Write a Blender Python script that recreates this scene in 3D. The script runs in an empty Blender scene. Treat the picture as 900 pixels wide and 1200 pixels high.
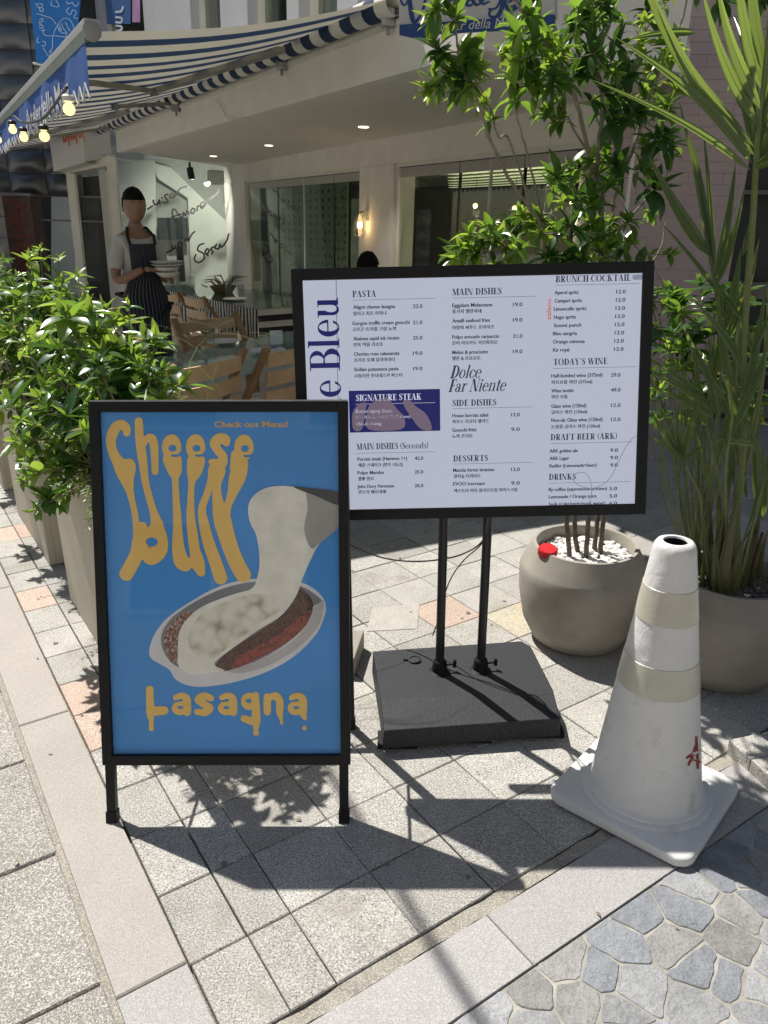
import bpy, bmesh, math, random
import numpy as np
from mathutils import Vector, Matrix, noise
random.seed(7)
R_ = math.radians
scene = bpy.context.scene
COL = scene.collection

# ------------------------------------------------------------------ camera
FPX, CX, CY, HC = 900.0, 450.0, 600.0, 1.5      # focal length and centre in photo pixels, eye height
def _unit(v): return v / np.linalg.norm(v)
def _frame(up):
    z = _unit(np.array(up, float)); f = np.array([0, 0, -1.0])
    y = _unit(f - f.dot(z) * z); x = np.cross(y, z)
    return np.array([x, y, z])
RG = _frame((-5, 2375, 900))      # camera -> street frame (the sloping pavement is z = 0)
RP = _frame((65, 2375, 900))      # camera -> plumb frame (buildings stand plumb on the slope)
TILT = RG @ RP.T
EYE = np.array([0, 0, HC])
cam = bpy.data.cameras.new('camera'); camo = bpy.data.objects.new('camera', cam); COL.objects.link(camo)
cam.sensor_fit = 'VERTICAL'; cam.sensor_height = 24; cam.lens = 24 * FPX / 1200
cam.clip_start = 0.05; cam.clip_end = 500
mw = Matrix([[*RG[0], 0], [*RG[1], 0], [*RG[2], HC], [0, 0, 0, 1]])
camo.matrix_world = mw
scene.camera = camo
# ------------------------------------------------------------------ light
SUNV = Vector((0.40, -0.47, -1.0))      # where a metre of height throws its shadow
el = math.atan2(1, math.hypot(SUNV.x, SUNV.y)); az = math.atan2(-SUNV.x, -SUNV.y)
world = bpy.data.worlds.new("World"); scene.world = world; world.use_nodes = True
wn = world.node_tree
sky = wn.nodes.new('ShaderNodeTexSky'); sky.sky_type = 'NISHITA'; sky.sun_disc = False
sky.sun_elevation = el; sky.sun_rotation = az; sky.air_density = 1.2; sky.dust_density = 1.5
wn.links.new(sky.outputs[0], wn.nodes['Background'].inputs[0])
wn.nodes['Background'].inputs[1].default_value = 0.05
sl = bpy.data.lights.new('sun', 'SUN'); sl.energy = 5.0; sl.angle = R_(0.55); sl.color = (1, 0.955, 0.89)
so = bpy.data.objects.new('sun', sl); COL.objects.link(so)
so.rotation_euler = SUNV.to_track_quat('-Z', 'Y').to_euler(); so.location = (-6, 8, 14)
scene.view_settings.view_transform = 'Standard'; scene.view_settings.look = 'None'
scene.view_settings.exposure = 0.36; scene.view_settings.gamma = 1
scene.render.engine = 'CYCLES'
scene.cycles.max_bounces = 6; scene.cycles.transparent_max_bounces = 12

# ------------------------------------------------------------------ measuring helpers
def ray(Rm, px, py):
    d = Rm @ np.array([(px - CX) / FPX, -(py - CY) / FPX, -1.0]); return d / np.linalg.norm(d)
def G(px, py, z=0.0):
    d = ray(RG, px, py); return Vector(EYE + (z - HC) / d[2] * d)
def GY(px, py, y):
    d = ray(RG, px, py); return Vector(EYE + d * y / d[1])
def onpl(Rm, px, py, p, nr):
    d = ray(Rm, px, py); return Vector(EYE + d * (np.dot(np.array(p) - EYE, np.array(nr)) / np.dot(d, np.array(nr))))
def PZ(px, py, z):
    d = ray(RP, px, py); return Vector(EYE + (z - HC) / d[2] * d)
def PY(px, py, y):
    d = ray(RP, px, py); return Vector(EYE + d * y / d[1])
A_ = R_(-33.5)
VD = Vector((math.sin(A_), math.cos(A_), 0)); UD = Vector((math.cos(A_), -math.sin(A_), 0))   # paving directions
def uv2(u, v, z=0.0): return UD * u + VD * v + Vector((0, 0, z))
def gpix(p):                             # project a street-frame point (used to decide what is in view)
    c = RG.T @ (np.array(p, float) - EYE)
    return (CX - FPX * c[0] / c[2], CY + FPX * c[1] / c[2]) if c[2] < -0.05 else (-9999, -9999)
PLUMB = []

# ------------------------------------------------------------------ materials
def lin(c):
    return tuple(((x / 255) / 12.92 if x / 255 <= .04045 else ((x / 255 + .055) / 1.055) ** 2.4) for x in c)
MATS = {}
def M(name, c, rough=.6, var=.12, scale=6., bump=0., bscale=150., speck=None, metal=0., spec=.5, rnd=0., emis=0., ecol=None, alpha=1., trans=0., stain=None, coat=0.):
    if name in MATS: return MATS[name]
    m = bpy.data.materials.new(name); m.use_nodes = True; nt = m.node_tree; N = nt.nodes; L = nt.links
    b = N['Principled BSDF']; b.inputs['Roughness'].default_value = rough; b.inputs['Metallic'].default_value = metal
    b.inputs['Specular IOR Level'].default_value = spec; b.inputs['Coat Weight'].default_value = coat
    geo = N.new('ShaderNodeNewGeometry')
    def noi(sc, det=3., ro=.55):
        n = N.new('ShaderNodeTexNoise'); n.inputs['Scale'].default_value = sc; n.inputs['Detail'].default_value = det
        n.inputs['Roughness'].default_value = ro; L.new(geo.outputs['Position'], n.inputs['Vector']); return n
    def mix(kind, f, a, bb):
        x = N.new('ShaderNodeMix'); x.data_type = 'RGBA'; x.blend_type = kind
        for s, v in ((0, f), (6, a), (7, bb)):
            if hasattr(v, 'node'): L.new(v, x.inputs[s])
            else: x.inputs[s].default_value = v if s == 0 else (*v[:3], 1)
        return x.outputs[2]
    def rng(v, lo, hi, a, bb):
        x = N.new('ShaderNodeMapRange'); L.new(v, x.inputs[0])
        for i, q in enumerate((lo, hi, a, bb)): x.inputs[1 + i].default_value = q
        return x.outputs[0]
    col = tuple(c)
    n1 = noi(scale, 4.)
    f = rng(n1.outputs['Fac'], .3, .7, 1 - var, 1 + var)
    comb = N.new('ShaderNodeCombineColor')
    for i in range(3): L.new(f, comb.inputs[i])
    out = mix('MULTIPLY', 1., col, comb.outputs[0])
    if speck:
        d, l, sc = speck
        n2 = noi(sc, 2., .75)
        out = mix('MIX', rng(n2.outputs['Fac'], .50, .58, 0, .9), out, l)
        n3 = noi(sc * 1.3, 2., .7)
        out = mix('MIX', rng(n3.outputs['Fac'], .45, .38, 0, .9), out, d)
    if stain:
        sc_col, ssc, lo = stain
        n4 = noi(ssc, 6., .65)
        out = mix('MIX', rng(n4.outputs['Fac'], lo, lo + .15, 0, .6), out, sc_col)
    if rnd:
        oi = N.new('ShaderNodeObjectInfo'); g2 = rng(oi.outputs['Random'], 0, 1, 1 - rnd, 1 + rnd)
        cb = N.new('ShaderNodeCombineColor')
        for i in range(3): L.new(g2, cb.inputs[i])
        out = mix('MULTIPLY', 1., out, cb.outputs[0])
    L.new(out, b.inputs['Base Color'])
    if bump:
        n5 = noi(bscale, 3., .6); bp = N.new('ShaderNodeBump'); bp.inputs['Strength'].default_value = bump
        bp.inputs['Distance'].default_value = .002 if bscale > 60 else .01; L.new(n5.outputs['Fac'], bp.inputs['Height'])
        L.new(bp.outputs[0], b.inputs['Normal'])
    if emis:
        b.inputs['Emission Strength'].default_value = emis; b.inputs['Emission Color'].default_value = (*(ecol or c), 1)
    if trans: b.inputs['Transmission Weight'].default_value = trans
    if alpha < 1: b.inputs['Alpha'].default_value = alpha
    MATS[name] = m; return m
def glass(name, tint=(.85, .9, .88), refl=.12, dark=.0):
    if name in MATS: return MATS[name]
    m = bpy.data.materials.new(name); m.use_nodes = True; nt = m.node_tree; nt.nodes.clear(); N = nt.nodes; L = nt.links
    o = N.new('ShaderNodeOutputMaterial'); t = N.new('ShaderNodeBsdfTransparent'); t.inputs[0].default_value = (*tint, 1)
    g = N.new('ShaderNodeBsdfGlossy'); g.inputs['Roughness'].default_value = .02
    lw = N.new('ShaderNodeLayerWeight'); lw.inputs[0].default_value = .5
    pw = N.new('ShaderNodeMath'); pw.operation = 'POWER'; pw.inputs[1].default_value = 5; L.new(lw.outputs['Facing'], pw.inputs[0])
    mr = N.new('ShaderNodeMath'); mr.operation = 'MULTIPLY_ADD'; mr.inputs[1].default_value = .9; mr.inputs[2].default_value = .03 + refl; L.new(pw.outputs[0], mr.inputs[0])
    mx = N.new('ShaderNodeMixShader'); L.new(mr.outputs[0], mx.inputs[0]); L.new(t.outputs[0], mx.inputs[1]); L.new(g.outputs[0], mx.inputs[2])
    L.new(mx.outputs[0], o.inputs[0]); MATS[name] = m; return m
def leafmat(name, c1, c2, tc, gloss=.35, tf=.4):
    """leaf: colour differs from leaf to leaf, light passes through"""
    m = bpy.data.materials.new(name); m.use_nodes = True; nt = m.node_tree; N = nt.nodes; L = nt.links
    b = N['Principled BSDF']; b.inputs['Roughness'].default_value = gloss; b.inputs['Specular IOR Level'].default_value = .6
    geo = N.new('ShaderNodeNewGeometry'); oi = N.new('ShaderNodeObjectInfo')
    ad = N.new('ShaderNodeMath'); ad.operation = 'ADD'; L.new(geo.outputs['Random Per Island'], ad.inputs[0]); L.new(oi.outputs['Random'], ad.inputs[1])
    fr = N.new('ShaderNodeMath'); fr.operation = 'FRACT'; L.new(ad.outputs[0], fr.inputs[0])
    mx = N.new('ShaderNodeMix'); mx.data_type = 'RGBA'; L.new(fr.outputs[0], mx.inputs[0]); mx.inputs[6].default_value = (*c1, 1); mx.inputs[7].default_value = (*c2, 1)
    L.new(mx.outputs[2], b.inputs['Base Color'])
    tr = N.new('ShaderNodeBsdfTranslucent')
    m2 = N.new('ShaderNodeMix'); m2.data_type = 'RGBA'; L.new(fr.outputs[0], m2.inputs[0]); m2.inputs[6].default_value = (*tc, 1); m2.inputs[7].default_value = (*[x * .6 for x in tc], 1)
    L.new(m2.outputs[2], tr.inputs[0])
    ms = N.new('ShaderNodeMixShader'); ms.inputs[0].default_value = tf
    L.new(b.outputs[0], ms.inputs[1]); L.new(tr.outputs[0], ms.inputs[2]); L.new(ms.outputs[0], N['Material Output'].inputs[0])
    MATS[name] = m; return m

# ------------------------------------------------------------------ objects
ORG = {}
def tag(o, label=None, cat=None, group=None, kind=None):
    for k, v in (('label', label), ('category', cat), ('group', group), ('kind', kind)):
        if v: o[k] = v
    return o
def thing(name, label, cat, loc=(0, 0, 0), group=None, kind=None, plumb=False):
    o = bpy.data.objects.new(name, None); COL.objects.link(o); o.location = loc; o.empty_display_size = .05
    ORG[o.name] = Vector(loc); tag(o, label, cat, group, kind)
    if plumb: PLUMB.append(o)
    return o
class MB:
    def __init__(s): s.v = []; s.f = []; s.mi = []; s.cur = 0
    def quad(s, a, b, c, d): i = len(s.v); s.v += [Vector(a), Vector(b), Vector(c), Vector(d)]; s.f.append((i, i + 1, i + 2, i + 3)); s.mi.append(s.cur)
    def poly(s, pts): i = len(s.v); s.v += [Vector(p) for p in pts]; s.f.append(tuple(range(i, i + len(pts)))); s.mi.append(s.cur)
    def obox(s, o, a, b, c):
        o, a, b, c = Vector(o), Vector(a), Vector(b), Vector(c)
        i = len(s.v); s.v += [o, o + a, o + a + b, o + b, o + c, o + a + c, o + a + b + c, o + b + c]
        fs = [(0, 3, 2, 1), (4, 5, 6, 7), (0, 1, 5, 4), (1, 2, 6, 5), (2, 3, 7, 6), (3, 0, 4, 7)]
        if a.cross(b).dot(c) < 0: fs = [tuple(reversed(f)) for f in fs]
        s.f += [tuple(i + k for k in f) for f in fs]; s.mi += [s.cur] * 6
    def box(s, c, d, rz=0., ry=0., rx=0.):
        m = Matrix.Rotation(rz, 3, 'Z') @ Matrix.Rotation(ry, 3, 'Y') @ Matrix.Rotation(rx, 3, 'X')
        x, y, z = m @ Vector((d[0], 0, 0)), m @ Vector((0, d[1], 0)), m @ Vector((0, 0, d[2]))
        s.obox(Vector(c) - (x + y + z) / 2, x, y, z)
    def bar(s, a, b, w, h, up=(0, 0, 1)):
        a, b = Vector(a), Vector(b); d = (b - a).normalized(); sd = d.cross(Vector(up))
        if sd.length < .01: sd = d.cross(Vector((1, 0, 0)))
        sd.normalize(); u = sd.cross(d)
        s.obox(a - sd * w / 2 - u * h / 2, b - a, sd * w, u * h)
    def tube(s, pts, r, n=8, cap=True):
        pts = [Vector(p) for p in pts]
        if not hasattr(r, '__len__'): r = [r] * len(pts)
        i0 = len(s.v); prev = None
        for k, p in enumerate(pts):
            t = (pts[min(k + 1, len(pts) - 1)] - pts[max(k - 1, 0)]).normalized()
            if prev is None:
                sd = t.cross(Vector((0, 0, 1)));
                if sd.length < .05: sd = t.cross(Vector((1, 0, 0)))
            else: sd = prev - t * prev.dot(t)
            sd.normalize(); prev = sd; up = sd.cross(t)
            for j in range(n):
                a = 2 * math.pi * j / n; s.v.append(p + (sd * math.cos(a) + up * math.sin(a)) * r[k])
        for k in range(len(pts) - 1):
            for j in range(n):
                a = i0 + k * n + j; b = i0 + k * n + (j + 1) % n
                s.f.append((a, b, b + n, a + n)); s.mi.append(s.cur)
        if cap:
            s.f.append(tuple(reversed(range(i0, i0 + n)))); s.f.append(tuple(range(i0 + (len(pts) - 1) * n, i0 + len(pts) * n))); s.mi += [s.cur] * 2
    def lathe(s, c, prof, n=32, capb=True, capt=False, sx=1., sy=1., rot=None):
        c = Vector(c); i0 = len(s.v)
        for (r, z) in prof:
            for j in range(n):
                a = 2 * math.pi * j / n; p = Vector((r * sx * math.cos(a), r * sy * math.sin(a), z))
                s.v.append(c + (rot @ p if rot else p))
        for k in range(len(prof) - 1):
            for j in range(n):
                a = i0 + k * n + j; b = i0 + k * n + (j + 1) % n
                s.f.append((a, b, b + n, a + n)); s.mi.append(s.cur)
        if capb: s.f.append(tuple(reversed(range(i0, i0 + n)))); s.mi.append(s.cur)
        if capt: s.f.append(tuple(range(i0 + (len(prof) - 1) * n, i0 + len(prof) * n))); s.mi.append(s.cur)
    def prism(s, pts, z0, z1, inset=0.):
        n = len(pts); c = sum((Vector((p[0], p[1], 0)) for p in pts), Vector()) / n; i = len(s.v)
        s.v += [Vector((p[0], p[1], z0)) for p in pts]
        for p in pts:
            q = Vector((p[0], p[1], 0)); dq = c - q; s.v.append(Vector((q.x, q.y, z1 - inset * .8)))
        top = []
        if inset:
            for p in pts:
                q = Vector((p[0], p[1], 0)); dq = (c - q); l = dq.length; q = q + dq * (inset / max(l, .001)); s.v.append(Vector((q.x, q.y, z1)))
        for k in range(n):
            a, b = i + k, i + (k + 1) % n
            s.f.append((a, b, b + n, a + n)); s.mi.append(s.cur)
            if inset: s.f.append((a + n, b + n, b + 2 * n, a + 2 * n)); s.mi.append(s.cur)
        o = 2 * n if inset else n
        s.f.append(tuple(range(i + o, i + o + n))); s.mi.append(s.cur)
        return s
    def mesh(s, name, mats, off=Vector(), smooth=False, bevel=0., seg=2, merge=False):
        me = bpy.data.meshes.new(name); me.from_pydata([tuple(v - off) for v in s.v], [], s.f)
        mats = mats if isinstance(mats, (list, tuple)) else [mats]
        for m in mats: me.materials.append(m)
        if any(s.mi): me.polygons.foreach_set('material_index', s.mi)
        if merge or bevel:
            bm = bmesh.new(); bm.from_mesh(me)
            if merge: bmesh.ops.remove_doubles(bm, verts=bm.verts, dist=1e-5)
            if bevel:
                es = [e for e in bm.edges if len(e.link_faces) == 2 and e.calc_face_angle(0) > .5]
                bmesh.ops.bevel(bm, geom=es, offset=bevel, segments=seg, profile=.7, affect='EDGES')
            bm.to_mesh(me); bm.free()
        if smooth:
            me.polygons.foreach_set('use_smooth', [True] * len(me.polygons))
            me.set_sharp_from_angle(angle=R_(40))
        me.update(); return me
    def build(s, name, mats, parent=None, smooth=False, bevel=0., seg=2, merge=False, plumb=False, origin=None):
        if parent is not None: off = ORG[parent.name]
        elif origin is not None: off = Vector(origin)
        elif s.v:
            off = Vector((sum(v.x for v in s.v) / len(s.v), sum(v.y for v in s.v) / len(s.v), min(v.z for v in s.v)))
        else: off = Vector()
        o = bpy.data.objects.new(name, s.mesh(name, mats, off, smooth, bevel, seg, merge)); COL.objects.link(o)
        if parent is not None: o.parent = parent; ORG[o.name] = off
        else:
            o.location = off; ORG[o.name] = off
            if plumb: PLUMB.append(o)
        return o
def inst(name, mesh, mat4, parent):
    """one more object that shares its mesh; mat4 is in world space"""
    o = bpy.data.objects.new(name, mesh); COL.objects.link(o)
    if parent is not None:
        o.parent = parent; off = ORG[parent.name]; mat4 = Matrix.Translation(-off) @ mat4
    o.matrix_local = mat4; return o
def copy_tree(o, parent=None):
    c = o.copy(); COL.objects.link(c)
    if parent is not None: c.parent = parent
    for ch in list(o.children): copy_tree(ch, c)
    return c
def catmull(P, k=8):
    P = [np.array(p, float) for p in P]; out = []
    Q = [2 * P[0] - P[1]] + P + [2 * P[-1] - P[-2]]
    for i in range(1, len(Q) - 2):
        for j in range(k):
            t = j / k; a, b, c, d = Q[i - 1], Q[i], Q[i + 1], Q[i + 2]
            out.append(.5 * ((2 * b) + (c - a) * t + (2 * a - 5 * b + 4 * c - d) * t * t + (3 * b - a - 3 * c + d) * t ** 3))
    out.append(P[-1]); return out

# ------------------------------------------------------------------ flat print: a union of blobs turned into a clean sheet
class Sheet:
    def __init__(s, x0, y0, x1, y1, h=1.):
        s.x0, s.y0, s.h = x0, y0, h; s.nx = int((x1 - x0) / h) + 2; s.ny = int((y1 - y0) / h) + 2
        s.X = x0 + np.arange(s.nx) * h; s.Y = y0 + np.arange(s.ny) * h
        s.F = np.full((s.ny, s.nx), 1e3)
    def _win(s, xa, ya, xb, yb):
        i0 = max(0, int((xa - s.x0) / s.h) - 2); i1 = min(s.nx, int((xb - s.x0) / s.h) + 4)
        j0 = max(0, int((ya - s.y0) / s.h) - 2); j1 = min(s.ny, int((yb - s.y0) / s.h) + 4)
        return j0, max(j1, j0), i0, max(i1, i0)
    def disc(s, x, y, rx, ry=None, sub=False, rot=0.):
        ry = ry or rx; m = max(rx, ry); j0, j1, i0, i1 = s._win(x - m, y - m, x + m, y + m)
        dx = s.X[None, i0:i1] - x; dy = s.Y[j0:j1, None] - y
        c, n = math.cos(rot), math.sin(rot); a = dx * c + dy * n; b = -dx * n + dy * c
        d = (np.sqrt((a / rx) ** 2 + (b / ry) ** 2) - 1) * min(rx, ry)
        w = s.F[j0:j1, i0:i1]; s.F[j0:j1, i0:i1] = np.maximum(w, -d) if sub else np.minimum(w, d)
        return s
    def stroke(s, pts, sub=False, k=6, smooth=True):
        pts = catmull(pts, k) if smooth and len(pts) > 2 else [np.array(p, float) for p in pts]
        out = [pts[0]]
        for a, b in zip(pts, pts[1:]):
            L = math.hypot(b[0] - a[0], b[1] - a[1]); n = max(1, int(L / max(.35 * min(a[2], b[2]), s.h * .5)))
            out += [a + (b - a) * (j / n) for j in range(1, n + 1)]
        for p in out: s.disc(p[0], p[1], max(p[2], s.h * .4), sub=sub)
        return s
    def polygon(s, pts, sub=False, smooth=False):
        if smooth:
            q = list(pts); q = q[-2:] + q + q[:3]; c = catmull(q, 5)[10:-10]; pts = [(p[0], p[1]) for p in c]
        P = np.array(pts, float); xa, ya = P.min(0); xb, yb = P.max(0); j0, j1, i0, i1 = s._win(xa, ya, xb, yb)
        xx, yy = np.meshgrid(s.X[i0:i1], s.Y[j0:j1]); d = np.full(xx.shape, 1e6); ins = np.zeros(xx.shape, bool)
        for a, b in zip(P, np.roll(P, -1, 0)):
            e = b - a; w0 = xx - a[0]; w1 = yy - a[1]; t = np.clip((w0 * e[0] + w1 * e[1]) / max(e @ e, 1e-9), 0, 1)
            d = np.minimum(d, np.hypot(w0 - e[0] * t, w1 - e[1] * t))
            if abs(e[1]) > 1e-12:
                c = ((a[1] > yy) != (b[1] > yy)) & (xx < e[0] * (yy - a[1]) / e[1] + a[0]); ins ^= c
        d = np.where(ins, -d, d); w = s.F[j0:j1, i0:i1]
        s.F[j0:j1, i0:i1] = np.maximum(w, -d) if sub else np.minimum(w, d); return s
    def faces(s):
        F = s.F; out = []; h = s.h
        for j in range(s.ny - 1):
            r0, r1 = F[j], F[j + 1]
            a = (r0[:-1] < 0) & (r0[1:] < 0) & (r1[:-1] < 0) & (r1[1:] < 0)
            any_ = (r0[:-1] < 0) | (r0[1:] < 0) | (r1[:-1] < 0) | (r1[1:] < 0)
            y0, y1 = s.Y[j], s.Y[j] + h; st = None
            for i in np.nonzero(any_)[0]:
                if a[i]:
                    if st is None: st = i
                    if i + 1 >= len(a) or not a[i + 1]:
                        out.append([(s.X[st], y0), (s.X[i] + h, y0), (s.X[i] + h, y1), (s.X[st], y1)]); st = None
                    continue
                c = [(s.X[i], y0, r0[i]), (s.X[i] + h, y0, r0[i + 1]), (s.X[i] + h, y1, r1[i + 1]), (s.X[i], y1, r1[i])]; pl = []
                for q in range(4):
                    A, B = c[q], c[(q + 1) % 4]
                    if A[2] < 0: pl.append((A[0], A[1]))
                    if (A[2] < 0) != (B[2] < 0):
                        t = A[2] / (A[2] - B[2]); pl.append((A[0] + (B[0] - A[0]) * t, A[1] + (B[1] - A[1]) * t))
                if len(pl) >= 3: out.append(pl)
        return out
    def put(s, mb, fn):
        for pl in s.faces(): mb.poly([fn(x, y) for x, y in pl])
        return mb
TEXTQ = []
def flush_text():
    """turn all queued text lines into flat meshes (one evaluation for all)"""
    obs = []
    for q in TEXTQ:
        c = bpy.data.curves.new('text', 'FONT'); c.body = q['s']; c.size = 1; c.resolution_u = 3; c.offset = q.get('bold', 0)
        o = bpy.data.objects.new('text', c); COL.objects.link(o); obs.append(o)
    bpy.context.view_layer.update(); dg = bpy.context.evaluated_depsgraph_get()
    for o, q in zip(obs, TEXTQ):
        me = bpy.data.meshes.new_from_object(o.evaluated_get(dg))
        V = np.array([v.co[:] for v in me.vertices]); F = [tuple(p.vertices) for p in me.polygons]
        if len(V):
            x0, x1 = V[:, 0].min(), V[:, 0].max(); w = q['w']; k = w / (x1 - x0) if w else q['h']
            sm = q.get('smear', 0); n = 4 if sm else 1
            for t in range(n):
                base = len(q['mb'].v); dx = sm * (t / max(1, n - 1) - .5)
                for v in V:
                    x = (v[0] - x0) * k + dx + q.get('shear', 0) * v[1] * q['h']; y = v[1] * q['h']
                    q['mb'].v.append(q['fn'](x, y, t * .00002))
                q['mb'].f += [tuple(base + i for i in f) for f in F]; q['mb'].mi += [q['mb'].cur] * len(F)
        cu = o.data; bpy.data.objects.remove(o); bpy.data.curves.remove(cu); bpy.data.meshes.remove(me)
    TEXTQ.clear()
# ================================================================== GROUND
gran = dict(speck=((.09, .088, .085), (.58, .56, .52), 200.), bump=.5, bscale=215.)
m_tile = M('tile_stone', (.355, .342, .312), .85, .16, 7., rnd=.13, stain=((.24, .22, .18), 5., .54), **gran)
m_tpink = M('tile_pink', (.44, .345, .285), .85, .10, 5., rnd=.08, speck=((.2, .12, .1), (.74, .58, .48), 215.), bump=.35, bscale=300.)
m_tyel = M('tile_yellow', (.50, .45, .32), .85, .14, 7., rnd=.06, stain=((.5, .38, .15), 6., .52), **gran)
m_kerb = M('kerb_granite', (.365, .335, .305), .8, .08, 4., rnd=.05, speck=((.27, .24, .215), (.47, .44, .405), 300.), bump=.25, bscale=260.)
m_gran = M('strip_granite', (.35, .34, .33), .8, .08, 4., rnd=.05, speck=((.24, .23, .22), (.49, .48, .465), 300.), bump=.25, bscale=260.)
m_road = M('paver_grey', (.27, .255, .235), .9, .12, 4., rnd=.08, speck=((.10, .10, .09), (.60, .57, .50), 220.), bump=.6, bscale=220., stain=((.22, .2, .17), 2.5, .58))
m_joint = M('joint_sand', (.20, .19, .165), .95, .25, 30., bump=.8, bscale=180., speck=((.1, .09, .07), (.42, .38, .3), 200.))
m_mort = M('mortar_band', (.27, .255, .22), .95, .22, 22., bump=.9, bscale=90., speck=((.2, .17, .12), (.46, .43, .37), 220.))
m_flag = [M('flagstone_' + k, c, .75, .26, 18., rnd=.2, bump=.7, bscale=45., stain=((c[0] * .72, c[1] * .70, c[2] * .66), 26., .58), speck=((c[0] * .8, c[1] * .8, c[2] * .82), (c[0] * 1.16, c[1] * 1.16, c[2] * 1.16), 160.))
          for k, c in (('blue', (.235, .25, .27)), ('grey', (.275, .28, .285)), ('warm', (.245, .24, .232)))]
m_flagj = M('flag_mortar', (.33, .315, .275), .95, .3, 16., bump=.5, bscale=120.)

b = MB()
def rough_sheet(mb, u0, u1, v0, v1, z): mb.poly([uv2(u0, v0, z), uv2(u1, v0, z), uv2(u1, v1, z), uv2(u0, v1, z)])
rough_sheet(b, -90, 90, -60, 120, -.02)
o = b.build('ground', m_joint, origin=(0, 0, 0)); tag(o, kind='structure')

JIT = random.Random(11)
def struct(name): return thing(name, None, None, (0, 0, 0), None, 'structure')
def stone(mb_pts, z0, z1, inset, name, mat, parent):
    mb = MB(); mb.prism(mb_pts, z0, z1, inset); return mb.build(name, mat, parent)

# ---- square tiles -------------------------------------------------
pave = struct('pavement')
us = [.314, .447, .556] + [.556 + .2175 * k for k in range(1, 60)]
vs = [1.022 + .2135 * k for k in range(-1, 70)]
def pix_ok(c, mar=40):
    x, y = gpix(c); return -mar < x < 900 + mar and -mar < y < 1200 + mar
cand = []
for i in range(len(us) - 1):
    for j in range(1, len(vs) - 1):
        u0, u1, v0, v1 = us[i], us[i + 1], vs[j], vs[j + 1]
        c = uv2((u0 + u1) / 2, (v0 + v1) / 2); cand.append((c.length, u0, u1, v0, v1, c))
for i in range(1, 40):                       # tiles that lie beyond the kerb line, behind the planters
    for j in range(14, len(vs) - 1): pass
cand.sort(key=lambda q: q[0])
pinks = [G(535, 708), G(42, 703), G(105, 818), G(495, 712), G(14, 622), G(120, 870)]
yels = [G(590, 720), G(640, 700)]
shared = {}; n_t = 0; far = MB()
def tile_uv(mb, u0, u1, v0, v1, g, z, ins=.004):
    P = [uv2(u0 + g, v0 + g), uv2(u1 - g, v0 + g), uv2(u1 - g, v1 - g), uv2(u0 + g, v1 - g)]
    mb.prism(P, -.03, z, ins)
for d, u0, u1, v0, v1, c in cand:
    if not pix_ok(c): continue
    hid = c.length < 3.3 and gpix(c)[0] > 125 and gpix(c)[0] < 395 and gpix(c)[1] < 890 and gpix(c)[1] > 480
    if n_t < 298 and c.length < 5.6 and not hid:
        w, h = round(u1 - u0, 3), round(v1 - v0, 3)
        mt = m_tile
        if any((c - p).length < .12 for p in pinks): mt = m_tpink
        elif any((c - p).length < .13 for p in yels): mt = m_tyel
        elif JIT.random() < .05 and c.length > 4.2: mt = m_tpink
        key = (w, h, mt.name)
        if key not in shared:
            mb = MB(); hw, hh, g = w / 2, h / 2, .0014
            mb.prism([(-hw + g, -hh + g), (hw - g, -hh + g), (hw - g, hh - g), (-hw + g, hh - g)], -.03, 0, .0035)
            shared[key] = mb.mesh('paving_tile', mt)
        mat4 = Matrix.Translation(c + Vector((0, 0, JIT.uniform(-.0015, .0015)))) @ Matrix.Rotation(-A_ + 0, 4, 'Z').inverted() @ Matrix.Rotation(0, 4, 'Z')
        mat4 = Matrix.Translation(c + Vector((JIT.uniform(-.001, .001), JIT.uniform(-.001, .001), JIT.uniform(-.0015, .0015)))) @ Matrix(((UD.x, VD.x, 0, 0), (UD.y, VD.y, 0, 0), (0, 0, 1, 0), (0, 0, 0, 1))) @ Matrix.Rotation(R_(JIT.uniform(-.25, .25)), 4, 'Z')
        inst('paving_tile', shared[key], mat4, pave); n_t += 1
    elif c.length < 13:
        tile_uv(far, u0, u1, v0, v1, .003, 0)
o = far.build('far_tiles', m_tile, pave); tag(o, kind='stuff')
farb = MB()
rough_sheet(farb, .31, 40, 14.0, 60, -.002); rough_sheet(farb, 13.4, 40, 1, 14.0, -.002)
m_farst = M('far_paving', (.40, .37, .32), .9, .2, 3.)
tag(farb.build('far_street', m_farst, origin=(0, 0, 0)), kind='structure')

mb = MB(); mb.prism([G(436, 712), G(492, 708), G(489, 737), G(430, 740)], -.01, .0015, .002); mb.build('patch_slab', M('pale_slab', (.40, .385, .345), .8, .12, 16., speck=((.3, .29, .27), (.5, .48, .44), 190.)), pave)
# ---- kerb of long granite pieces ----------------------------------
kerb = struct('kerb')
vj = [-.6, .2, 1.243, 2.34, 3.44, 4.54, 5.64, 6.74, 7.84, 8.94, 10.04, 11.14]
for k in range(len(vj) - 1):
    mb = MB(); tile_uv(mb, .158, .309, vj[k] + .001, vj[k + 1] - .001, .001, .004, .004)
    mb.build('kerbstone', m_gran if k == 1 else m_kerb, kerb)
mb = MB(); rough_sheet(mb, .14, .16, -1, 12, -.006); tag(mb.build('kerb_mortar', m_mort, kerb), kind='stuff')

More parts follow.
